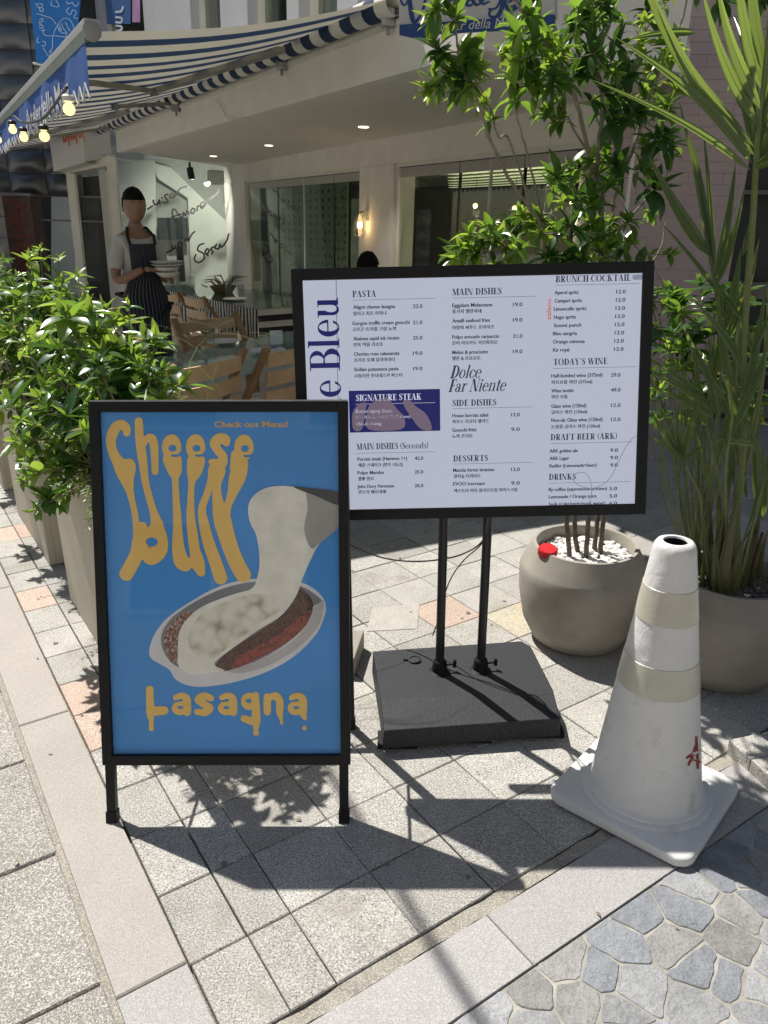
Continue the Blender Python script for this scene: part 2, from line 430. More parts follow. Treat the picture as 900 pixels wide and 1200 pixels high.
# ---- larger road pavers left of the kerb --------------------------
road = struct('road_paving')
for i in range(6):
    for k in range(-2, 22):
        u1 = .148 - .45 * i; v0 = 1.30 + .43 * k - (.2 if i % 2 else 0)
        c = uv2(u1 - .22, v0 + .21)
        if i > 0 and not pix_ok(c, 260): continue
        mb = MB(); tile_uv(mb, u1 - .45, u1, v0, v0 + .43, .0035, JIT.uniform(-.003, .0), .005); mb.build('paver', m_road, road)
mb = MB(); rough_sheet(mb, -40, -2.6, -20, 60, -.004); rough_sheet(mb, -2.6, .12, 10.6, 60, -.004)
tag(mb.build('road_surface', M('road_far', (.30, .285, .26), .9, .2, 3.), road), kind='stuff')

# ---- granite strip and rough mortar band in front of the tiles ----
strip = struct('granite_strip')
ej = [.313, .93, 1.93, 2.93, 3.93, 4.93]
for k in range(len(ej) - 1):
    mb = MB(); tile_uv(mb, ej[k], ej[k + 1], .823, .979, .001, .002, .003); mb.build('granite_slab', m_gran, strip)
mb = MB(); n = 60
rr = random.Random(3); top = []; bot = []
for k in range(n + 1):
    u = .313 + 3.2 * k / n; top.append((u, 1.0195 + rr.uniform(-.006, .003))); bot.append((u, .981 + rr.uniform(-.002, .004)))
for k in range(n):
    mb.poly([uv2(*bot[k], -.003), uv2(*bot[k + 1], -.003), uv2(*top[k + 1], -.005), uv2(*top[k], -.005)])
tag(mb.build('mortar_joint', m_mort, strip), kind='stuff')

# ---- crazy paving ---------------------------------------------------
flags = struct('crazy_paving')
mb = MB(); rough_sheet(mb, .316, 4, -1.2, .8215, -.0035); tag(mb.build('flag_mortar_bed', m_flagj, flags), kind='stuff')
rr = random.Random(21); pts = []
U0, U1, V0, V1 = .33, 2.6, -.9, .812
tries = 0
while tries < 12000 and len(pts) < 620:
    p = (rr.uniform(U0 - .15, U1 + .15), rr.uniform(V0 - .15, V1 + .0)); tries += 1
    md = .040 + .075 * max(0, noise.noise(Vector((p[0] * 9, p[1] * 9, 0))) + .5)
    if all((p[0] - q[0]) ** 2 + (p[1] - q[1]) ** 2 > md * md for q in pts): pts.append(p)
def clip(poly, nx, ny, d):
    out = []
    for a, b_ in zip(poly, poly[1:] + poly[:1]):
        da = nx * a[0] + ny * a[1] - d; db = nx * b_[0] + ny * b_[1] - d
        if da <= 0: out.append(a)
        if (da < 0) != (db < 0) and abs(da - db) > 1e-12:
            t = da / (da - db); out.append((a[0] + (b_[0] - a[0]) * t, a[1] + (b_[1] - a[1]) * t))
    return out
nf = 0; outer = {}
for p in pts:
    if not (U0 < p[0] < U1 and V0 < p[1] < V1): continue
    g = rr.uniform(.0016, .0034)
    poly = [(U0 - .01, -1), (U1 + .3, -1), (U1 + .3, .8195), (U0 - .01, .8195)]
    for q in pts:
        if q is p: continue
        dx, dy = q[0] - p[0], q[1] - p[1]; L = math.hypot(dx, dy)
        if L > .4: continue
        poly = clip(poly, dx / L, dy / L, (dx * (p[0] + q[0]) / 2 + dy * (p[1] + q[1]) / 2) / L - g)
        if len(poly) < 3: break
    if len(poly) < 3: continue
    out = []                                        # soften and roughen the outline
    for a, b_ in zip(poly, poly[1:] + poly[:1]):
        L = math.hypot(b_[0] - a[0], b_[1] - a[1])
        if L < .012: out.append(((a[0] + b_[0]) / 2, (a[1] + b_[1]) / 2)); continue
        k = max(2, int(L / .018)); c1 = min(.25, .0055 / L)
        for t in [c1 + (1 - 2 * c1) * i / (k - 1) for i in range(k)]:
            j_ = .0028; out.append((a[0] + (b_[0] - a[0]) * t + rr.uniform(-j_, j_), a[1] + (b_[1] - a[1]) * t + rr.uniform(-j_, j_)))
    if len(out) < 4: continue
    out = [q for i, q in enumerate(out) if i == 0 or math.hypot(q[0] - out[i - 1][0], q[1] - out[i - 1][1]) > .002]
    mb = MB(); mb.prism([uv2(a, b_) for a, b_ in out], -.02, rr.uniform(-.002, .0), .0018)
    mt_ = rr.choice([m_flag[0], m_flag[0], m_flag[1], m_flag[1], m_flag[2]])
    if pix_ok(uv2(p[0], p[1]), 90): mb.build('flagstone', mt_, flags); nf += 1
    else: outer.setdefault(mt_.name, MB()); q_ = outer[mt_.name]; b0 = len(q_.v); q_.v += mb.v; q_.f += [tuple(i_ + b0 for i_ in f_) for f_ in mb.f]; q_.mi += mb.mi
for k_, q_ in outer.items(): tag(q_.build('outer_flagstones', MATS[k_], flags), kind='stuff')

# ---- low granite step at the right edge ---------------------------
a = G(851, 881); b_ = G(900, 926); d = (b_ - a).normalized(); nrm = Vector((-d.y, d.x, 0))
if nrm.y < 0: nrm = -nrm
step = thing('planter_kerb', 'low speckled granite edging blocks to the right of the white cone', 'kerb', a)
for k in range(6):
    mb = MB(); L = .095 if k == 0 else .2; s0 = 0 if k == 0 else .095 + .2 * (k - 1)
    mb.obox(a + d * (s0 + .001) - Vector((0, 0, .02)), d * (L - .003), nrm * .11, Vector((0, 0, .065)))
    mb.build('kerb_block', m_tile, step, bevel=.004)
for k in range(3):
    mb = MB(); mb.obox(a + nrm * (.112 + .2 * k) - Vector((0, 0, .02)), d * .09, nrm * .197, Vector((0, 0, .062)))
    mb.build('kerb_block', m_tile, step, bevel=.004)

rr = random.Random(15); mb = MB()                     # old gum and oil spots
for k in range(46):
    c = uv2(rr.uniform(.35, 2.6), rr.uniform(1.05, 3.4), .0012); r = rr.uniform(.004, .011); a0 = rr.uniform(0, 6)
    mb.poly([c + Vector((math.cos(a0 + t * .785) * r * rr.uniform(.7, 1.2), math.sin(a0 + t * .785) * r * rr.uniform(.7, 1.1), .0016)) for t in range(8)])
tag(mb.build('gum_spots', M('old_gum', (.17, .165, .155), .8, .2, 40.), origin=(0, 0, 0)), 'flattened grey gum spots dotted over the square paving tiles', 'gum', kind='stuff')
# ---- fallen leaves, specks ----------------------------------------
rr = random.Random(5); mb = MB()
m_dry = M('dry_leaf', (.22, .17, .09), .8, .3, 60.)
for (x, y) in [(44, 772), (150, 885), (497, 835), (655, 655), (548, 800), (702, 1072), (140, 776), (60, 884), (96, 838), (350, 960), (792, 1086), (20, 1010), (560, 905), (430, 680)]:
    c = G(x, y, .004); r = rr.uniform(.003, .008); a0 = rr.uniform(0, 6.3)
    mb.poly([c + Vector((math.cos(a0 + t) * r * (1.6 if i % 2 else .6), math.sin(a0 + t) * r * (1.2 if i % 2 else .6), rr.uniform(0, .004))) for i, t in enumerate((0, 1.1, 2.3, 3.4, 4.6))])
tag(mb.build('ground_debris', m_dry, origin=(0, 0, 0)), 'tiny dry leaf scraps and grit scattered over the sunlit paving', 'debris', kind='stuff')
# ================================================================== A-FRAME POSTER SIGN
m_blk = M('black_powdercoat', (.007, .0075, .009), .45, .2, 30., bump=.12, bscale=400., spec=.3)
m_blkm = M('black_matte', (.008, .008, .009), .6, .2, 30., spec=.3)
m_galv = M('zinc', (.35, .35, .36), .35, .2, 20., metal=1.)
TOPY, TOPZ, FY = 1.91, 1.075, 1.62
sdir = Vector((0, TOPY - FY, TOPZ)).normalized(); SLEN = math.hypot(TOPY - FY, TOPZ)
snrm = Vector((0, -sdir.z, sdir.y)).normalized()                 # towards the viewer
sorg = Vector((-.4175, FY, 0))
def SP(x, s, n=0.): return sorg + Vector((x, 0, 0)) + sdir * s + snrm * n
def spix(px, py, n=0.): return onpl(RG, px, py, sorg, snrm) + snrm * n
sign = thing('poster_stand', 'black framed A-board with blue cheese lasagna poster facing the street', 'sign', (sorg.x, (FY + 2.03) / 2, 0))
HW = .3275; PB = .162; FRW = .026
mb = MB()
for (x0, x1, s0, s1) in ((-HW, -HW + FRW, PB, SLEN), (HW - FRW, HW, PB, SLEN), (-HW + FRW, HW - FRW, PB, PB + FRW), (-HW + FRW, HW - FRW, SLEN - FRW, SLEN)):
    mb.obox(SP(x0, s0, -.018), Vector((x1 - x0, 0, 0)), sdir * (s1 - s0), snrm * .022)
mb.build('frame', m_blk, sign, bevel=.0025)
mb = MB(); mb.obox(SP(-HW + .002, SLEN + .0005, -.03), Vector((2 * HW - .004, 0, 0)), sdir * .004, snrm * .03); mb.build('top_rail', m_galv, sign)
mb = MB(); mb.obox(SP(-HW + FRW - .004, PB + FRW - .004, -.016), Vector((2 * (HW - FRW) + .008, 0, 0)), sdir * (SLEN - PB - 2 * FRW + .008), snrm * .004); mb.build('back_panel', m_blkm, sign)
for sx in (-1, 1):
    x = sx * (HW - .018)
    mb = MB(); mb.obox(SP(x - .012, .03, -.02), Vector((.024, 0, 0)), sdir * (PB - .025), snrm * .022); lg = mb.build('leg', m_blk, sign, bevel=.002)
    mb = MB(); mb.obox(SP(x - .0145, .0, -.023), Vector((.029, 0, 0)), sdir * .034, snrm * .028); mb.build('foot_cap', m_blkm, lg, bevel=.003)
RBY = 2.03
for sx in (-1, 1):
    x = sorg.x + sx * (HW - .016)
    mb = MB(); mb.bar((x, RBY, .03), (x, TOPY + .035, TOPZ - .01), .024, .022, up=(0, 1, 0)); lg = mb.build('leg', m_blk, sign, bevel=.002)
    mb = MB(); mb.bar((x, RBY + .003, 0), (x, RBY, .036), .029, .028, up=(0, 1, 0)); mb.build('foot_cap', m_blkm, lg, bevel=.003)
def rearz(z): return Vector((0, RBY + (TOPY + .035 - RBY) * (z / TOPZ), z))
q0 = rearz(.2); mb = MB(); mb.obox(Vector((sorg.x - HW + .028, q0.y - .008, .19)), Vector((2 * HW - .056, 0, 0)), Vector((0, .016, 0)), Vector((0, 0, .02))); mb.build('rear_rail', m_blk, sign)
for sx in (-1, 1):
    mb = MB(); x = sorg.x + sx * (HW - .035); p = SP(0, .5, -.02); q = rearz(.48)
    mb.bar((x, p.y, p.z), (x, q.y, q.z), .004, .014); mb.build('spreader', m_galv, sign)

def flat(n, c, rough=.55, var=.03, scale=5., **k): return M(n, c, rough, var, scale, **k)
c_blue = (.06, .33, .80); c_yel = (1.0, .64, .17)
m_pblue = flat('print_blue', c_blue, .5, .06, 4.)
m_pyel = flat('print_yellow', c_yel, .5, .04, 9.)
mb = MB(); e = FRW - .002
mb.quad(SP(-HW + e, PB + e, -.0115), SP(HW - e, PB + e, -.0115), SP(HW - e, SLEN - e, -.0115), SP(-HW + e, SLEN - e, -.0115))
poster = mb.build('poster', m_pblue, sign)
def art(name, sheet, mat, lay, parent=poster, conv=lambda x, y: (x, y)):
    mb = MB(); sheet.put(mb, lambda x, y: spix(*conv(x, y), -.0115 + .0004 * lay)); o = mb.build(name, mat, parent)
    return o
# -- "Cheese PUN" drippy lettering, traced in sheet units
cv = lambda x, y: (120 + x / 4.737, 470 + y / 4.737)
S = Sheet(0, 70, 860, 1040, 3.0); st0 = S.stroke; S.stroke = lambda pts, sub=False, **k: st0([(x, y, r if sub else r * 1.07 + 1) for x, y, r in pts], sub=sub, **k)
S.stroke([(128, 178, 17), (124, 150, 22), (98, 130, 24), (64, 150, 27), (42, 200, 26), (42, 250, 24), (58, 300, 25), (85, 345, 32), (112, 390, 42), (130, 440, 34), (142, 490, 22), (156, 550, 16), (172, 620, 16), (182, 690, 18), (200, 730, 34)])
S.stroke([(112, 352, 22), (140, 348, 26), (150, 372, 26), (140, 420, 26)])
S.stroke([(195, 112, 20), (198, 180, 22), (207, 260, 24), (221, 360, 22), (232, 450, 18), (255, 540, 18), (278, 620, 20), (298, 690, 32)])
S.stroke([(224, 240, 12), (243, 208, 18), (268, 208, 22), (280, 250, 21), (285, 340, 18), (286, 392, 17)])
S.stroke([(215, 700, 24), (205, 760, 38), (185, 850, 36), (150, 920, 36), (126, 962, 36)])
S.stroke([(255, 730, 10), (238, 775, 20), (222, 830, 22)])
S.stroke([(298, 690, 30), (314, 770, 38), (308, 830, 42), (265, 868, 42), (238, 850, 24)]); S.disc(285, 740, 50, 60)
S.disc(268, 785, 33, 25, sub=True)
CUTS = []
def lete(cx, cy, r=54, ry=72):
    S.disc(cx, cy, r, ry); CUTS.append((cx, cy))
lete(378, 256)
S.stroke([(382, 325, 48), (395, 385, 36), (398, 430, 18), (402, 520, 17), (408, 620, 20), (412, 720, 24), (416, 820, 32), (432, 890, 38), (455, 915, 32)])
S.disc(420, 325, 14, 24)
lete(512, 256)
S.stroke([(515, 335, 46), (505, 390, 38), (491, 450, 18), (485, 550, 17), (485, 650, 22), (495, 740, 26), (508, 830, 27), (525, 900, 34), (542, 955, 21)])
S.stroke([(455, 905, 36), (485, 905, 18), (520, 920, 24)])
S.stroke([(684, 236, 15), (676, 214, 26), (645, 210, 28), (618, 235, 24), (640, 278, 22), (664, 308, 22), (656, 345, 28), (625, 350, 26), (600, 338, 14)])
S.stroke([(625, 385, 40), (600, 440, 20), (575, 520, 18), (548, 600, 20), (560, 690, 26), (585, 790, 30), (620, 890, 32), (652, 985, 34)])
S.stroke([(640, 390, 36), (630, 470, 22), (636, 560, 28), (660, 655, 44), (682, 740, 42), (715, 840, 40), (750, 920, 40), (778, 968, 39)])
S.stroke([(668, 650, 32), (692, 580, 20), (718, 510, 26), (745, 425, 42), (762, 370, 38), (788, 338, 15)])
lete(782, 258, 54, 72)
S.stroke([(738, 300, 26), (738, 370, 32)])
for cx, cy in CUTS:
    S.disc(cx + 5, cy + 6, 22, 19, sub=True); S.stroke([(cx + 2, cy + 47, 6), (cx + 30, cy + 47, 7), (cx + 64, cy + 38, 8)], sub=True); S.stroke([(cx + 44, cy + 30, 3), (cx + 62, cy + 30, 5)], sub=True)
art('headline_lettering', S, m_pyel, 3, conv=cv)
# -- the dish
cv2 = lambda x, y: (160 + x / 3.75, 560 + y / 3.75)
def shape(name, pts, mat, lay, subs=(), h=3., par=poster):
    S = Sheet(20, 0, 900, 960, h); S.polygon(pts, smooth=True)
    for p in subs: S.polygon(p, sub=True, smooth=True)
    return art(name, S, mat, lay, par, cv2)
m_dish = flat('print_dish', (.85, .84, .84), .5, .10, 9.)
m_dsh2 = flat('print_dish_inside', (.26, .265, .28), .5, .15, 12.)
m_sauce = flat('print_sauce', (.32, .07, .05), .5, .5, 60., speck=((.05, .02, .015), (.42, .12, .08), 160.))
m_crust = flat('print_crust', (.28, .12, .07), .5, .5, 60., speck=((.04, .02, .02), (.62, .55, .5), 130.))
m_darks = flat('print_dark_sauce', (.12, .05, .035), .5, .5, 50., speck=((.02, .012, .01), (.18, .10, .08), 160.))
m_chz = flat('print_cheese', (.96, .92, .80), .5, .12, 16.)
m_chz2 = flat('print_cheese_lumps', (.90, .84, .68), .5, .05, 16.)
nt = m_chz2.node_tree; vo = nt.nodes.new('ShaderNodeTexVoronoi'); vo.feature = 'SMOOTH_F1'; vo.inputs['Scale'].default_value = 34; vo.inputs['Smoothness'].default_value = .55
ge = nt.nodes.new('ShaderNodeNewGeometry'); nz_ = nt.nodes.new('ShaderNodeTexNoise'); nz_.inputs['Scale'].default_value = 22; nt.links.new(ge.outputs['Position'], nz_.inputs[0])
av = nt.nodes.new('ShaderNodeVectorMath'); av.operation = 'MULTIPLY_ADD'; av.inputs[1].default_value = (.035, .035, .035); nt.links.new(nz_.outputs['Color'], av.inputs[0]); nt.links.new(ge.outputs['Position'], av.inputs[2]); nt.links.new(av.outputs[0], vo.inputs['Vector'])
cr = nt.nodes.new('ShaderNodeValToRGB'); cr.color_ramp.elements[0].position = .30; cr.color_ramp.elements[0].color = (.93, .88, .74, 1); cr.color_ramp.elements[1].position = .92; cr.color_ramp.elements[1].color = (.34, .31, .23, 1)
e2_ = cr.color_ramp.elements.new(.60); e2_.color = (.78, .73, .57, 1)
nt.links.new(vo.outputs['Distance'], cr.inputs[0]); nt.links.new(cr.outputs[0], nt.nodes['Principled BSDF'].inputs[0])
m_chz3 = flat('print_cheese_dull', (.42, .41, .37), .5, .12, 14.)
m_spat = flat('print_spatula', (.07, .07, .075), .5, .3, 20.)
dish = [(55, 740), (50, 775), (62, 802), (100, 825), (140, 850), (165, 890), (215, 916), (290, 924), (420, 905), (560, 862), (690, 790), (785, 695), (822, 620), (830, 560), (800, 510), (740, 470), (640, 448), (480, 450), (350, 485), (230, 550), (130, 620), (75, 690)]
shape('dish', dish, m_dish, 1)
shape('dish_inside', [(105, 690), (150, 620), (240, 556), (350, 500), (470, 466), (600, 460), (720, 480), (795, 525), (812, 550), (770, 575), (740, 655), (650, 738), (520, 812), (385, 856), (250, 850), (165, 830), (112, 765)], m_dsh2, 2)
shape('dish_wall', [(822, 545), (780, 575), (758, 620), (735, 670), (660, 740), (540, 805), (400, 852), (470, 862), (600, 820), (720, 740), (800, 650)], flat('print_dish_rim', (.60, .57, .56), .5, .10, 9.), 3)
shape('filling', [(115, 700), (150, 640), (200, 600), (240, 600), (210, 700), (190, 830), (150, 815), (120, 765)], m_crust, 3)
shape('dark_sauce', [(345, 835), (400, 765), (520, 690), (640, 600), (705, 490), (750, 515), (775, 570), (735, 660), (640, 735), (520, 800), (400, 852)], m_darks, 4)
shape('red_sauce', [(420, 845), (440, 790), (520, 750), (620, 690), (700, 630), (745, 600), (745, 650), (650, 732), (530, 800)], m_sauce, 5)
shape('cheese_pull', [(182, 835), (178, 760), (182, 690), (205, 640), (260, 585), (330, 548), (430, 512), (505, 488), (530, 430), (538, 360), (525, 260), (497, 200), (487, 140), (502, 92), (550, 52), (620, 36), (700, 42), (830, 72), (893, 110), (890, 210), (805, 290), (770, 350), (730, 440), (705, 510), (672, 565), (620, 620), (540, 668), (440, 738), (350, 806), (345, 832), (385, 852), (320, 862), (240, 868)], m_chz, 6)
shape('cheese_shade', [(745, 75), (760, 60), (893, 110), (890, 208), (808, 286), (765, 310), (735, 230), (750, 140)], m_chz3, 7)
shape('spatula', [(690, 40), (780, 48), (893, 66), (893, 118), (850, 110), (790, 82), (730, 60)], m_spat, 8)
for lump in ([(225, 700), (255, 630), (330, 575), (430, 535), (520, 515), (600, 525), (628, 575), (600, 610), (540, 640), (480, 690), (420, 730), (350, 790), (290, 800), (240, 770)], ) if True else ([(280, 640), (310, 600), (370, 570), (440, 560), (490, 590), (500, 640), (460, 680), (400, 700), (370, 740), (320, 730), (300, 690)], [(420, 640), (480, 610), (520, 640), (500, 672), (440, 690)], [(300, 765), (350, 750), (372, 780), (345, 812), (310, 800)], [(480, 545), (540, 520), (600, 545), (620, 590), (560, 610), (500, 590)]):
    shape('cheese_lump', lump, m_chz2, 7)
# -- Lasagna
S = Sheet(20, 920, 780, 1150, 2.2); st1 = S.stroke; S.stroke = lambda pts, sub=False, **k: st1([(x, y, r if sub else r * 1.1 + .5) for x, y, r in pts], sub=sub, **k)
S.stroke([(53, 936, 15), (54, 985, 15), (58, 1032, 19)]); S.stroke([(60, 1034, 18), (90, 1030, 18), (116, 1028, 17)]); S.stroke([(56, 1050, 14), (60, 1075, 9), (60, 1108, 10)])
def leta(cx, cy=1000):
    S.stroke([(cx - 22, cy - 28, 11), (cx, cy - 37, 12), (cx + 24, cy - 26, 15), (cx + 27, cy + 5, 17), (cx + 27, cy + 35, 16)])
    S.disc(cx - 4, cy + 18, 36, 31); S.disc(cx - 2, cy + 15, 13, 7, sub=True)
    S.stroke([(cx - 30, cy - 12, 4), (cx - 6, cy - 15, 4)], sub=True)
leta(190); leta(394)
S.stroke([(322, 974, 13), (294, 964, 14), (268, 980, 15), (292, 1000, 15), (318, 1018, 15), (296, 1036, 15), (262, 1034, 12)])
S.disc(492, 988, 36, 38); S.disc(490, 986, 13, 9, sub=True); S.stroke([(520, 962, 14), (523, 1020, 16), (522, 1068, 18)]); S.stroke([(470, 1064, 14), (500, 1074, 15), (522, 1074, 18)]); S.stroke([(523, 1085, 15), (522, 1110, 9), (523, 1128, 11)])
S.stroke([(572, 968, 14), (572, 1005, 15), (572, 1034, 14)]); S.stroke([(582, 972, 12), (606, 964, 15), (626, 985, 15), (627, 1035, 14)]); S.stroke([(628, 1045, 11), (634, 1070, 6), (636, 1084, 6)])
leta(702); S.stroke([(730, 1045, 12), (738, 1062, 8), (732, 1050, 8)]); S.disc(736, 1106, 10, 11)
art('dish_name_lettering', S, m_pyel, 3, conv=cv2)
mb = MB()
TEXTQ.append(dict(s='Check out Menu!', w=(spix(337, 500) - spix(250, 500)).length, h=.021, bold=.03, mb=mb, fn=lambda x, y, t, o=spix(250, 500.5, -.0104): o + Vector((x, 0, 0)) + sdir * y + snrm * t))
LATE = [(mb, 'menu_lettering', flat('print_brown_gold', (.80, .50, .20), .5), poster)]
mb = MB(); mb.quad(SP(-HW + e, PB + e, -.0035), SP(HW - e, PB + e, -.0035), SP(HW - e, SLEN - e, -.0035), SP(-HW + e, SLEN - e, -.0035))
mb.build('clear_cover', glass('poster_cover', (.97, .97, .97), .0), sign)

# ================================================================== MENU SCREEN
BY, BZ, TY, TZ = 1.99, .725, 2.12, 1.385
td = Vector((0, TY - BY, TZ - BZ)).normalized(); TL = math.hypot(TY - BY, TZ - BZ)
tn = Vector((0, -td.z, td.y))
c00 = GY(352, 611, BY); c10 = GY(757, 602, BY)
torg = Vector(((c00.x + c10.x) / 2, BY, (c00.z + c10.z) / 2))
roll = math.atan2(c10.z - c00.z, c10.x - c00.x) * .9
tx = Vector((1, 0, 0)); tx, ty = (tx * math.cos(roll) + td * math.sin(roll)), (td * math.cos(roll) - tx * math.sin(roll))
top = onpl(RG, 558, 310.5, torg, tn); TL = (top - torg).dot(ty); TW = ((c10 - c00).length + (onpl(RG, 770, 306, torg, tn) - onpl(RG, 346, 315, torg, tn)).length) / 2 / 2
def tpix(px, py, n=0.): return onpl(RG, px, py, torg, tn) + tn * n
def TP(x, s, n=0.): return torg + tx * x + ty * s + tn * n
POLEY = 2.185
tv = thing('menu_screen', 'black framed lit menu display with small print on twin poles', 'menu display', (torg.x, 2.2, 0))
mb = MB(); fr = .030
for (x0, x1, s0, s1) in ((-TW, -TW + fr, 0, TL), (TW - fr, TW, 0, TL), (-TW + fr, TW - fr, 0, fr), (-TW + fr, TW - fr, TL - fr, TL)):
    mb.obox(TP(x0, s0, -.03), tx * (x1 - x0), ty * (s1 - s0), tn * .036)
mb.build('bezel', m_blk, tv, bevel=.003)
mb = MB(); mb.obox(TP(-TW + .006, .006, -.062), tx * (2 * TW - .012), ty * (TL - .012), tn * .036); mb.build('back_housing', m_blkm, tv, bevel=.006)
scr = bpy.data.materials.new('screen_glow'); scr.use_nodes = True; sb = scr.node_tree.nodes['Principled BSDF']
sb.inputs['Base Color'].default_value = (.02, .02, .025, 1); sb.inputs['Roughness'].default_value = .15; sb.inputs['Specular IOR Level'].default_value = .25
sb.inputs['Emission Color'].default_value = (.56, .585, .71, 1); sb.inputs['Emission Strength'].default_value = .60
def scrm(n, c, k=.7):
    m = scr.copy(); m.name = n; q = m.node_tree.nodes['Principled BSDF']; q.inputs['Emission Color'].default_value = (*c, 1); q.inputs['Emission Strength'].default_value = k
    if sum(c) < .25: q.inputs['Base Color'].default_value = (.005, .005, .008, 1)
    return m
mb = MB(); mb.quad(TP(-TW + fr - .002, fr - .002, .0), TP(TW - fr + .002, fr - .002, .0), TP(TW - fr + .002, TL - fr + .002, .0), TP(-TW + fr - .002, TL - fr + .002, .0))
screen = mb.build('screen', scr, tv)
s_ink = scrm('ink_dark', (.03, .035, .07)); s_navy = scrm('ink_navy', (.012, .014, .115)); s_red = scrm('ink_red', (.55, .12, .07)); s_wht = scrm('ink_white', (.62, .64, .8)); s_gry = scrm('ink_grey', (.23, .25, .34))
lines = MB()
def newline(nm, mat=None):
    m_ = MB(); LATE.append((m_, nm, mat or s_ink, screen)); return m_
def line(px0, px1, py, mb=None, th=.0009):
    a = tpix(px0, py, .0004); w = (tpix(px1, py) - tpix(px0, py)).length; (mb or newline('rule')).quad(a, a + tx * w, a + tx * w + ty * th, a + ty * th)
def tline(s, x0, x1, py, h, mb, **k):
    a = tpix(x0, py, .0005); w = (tpix(x1, py) - tpix(x0, py)).length
    TEXTQ.append(dict(s=s, w=w, h=h, mb=mb, fn=lambda x, y, t, a=a: a + tx * x + ty * y + tn * t, **k))

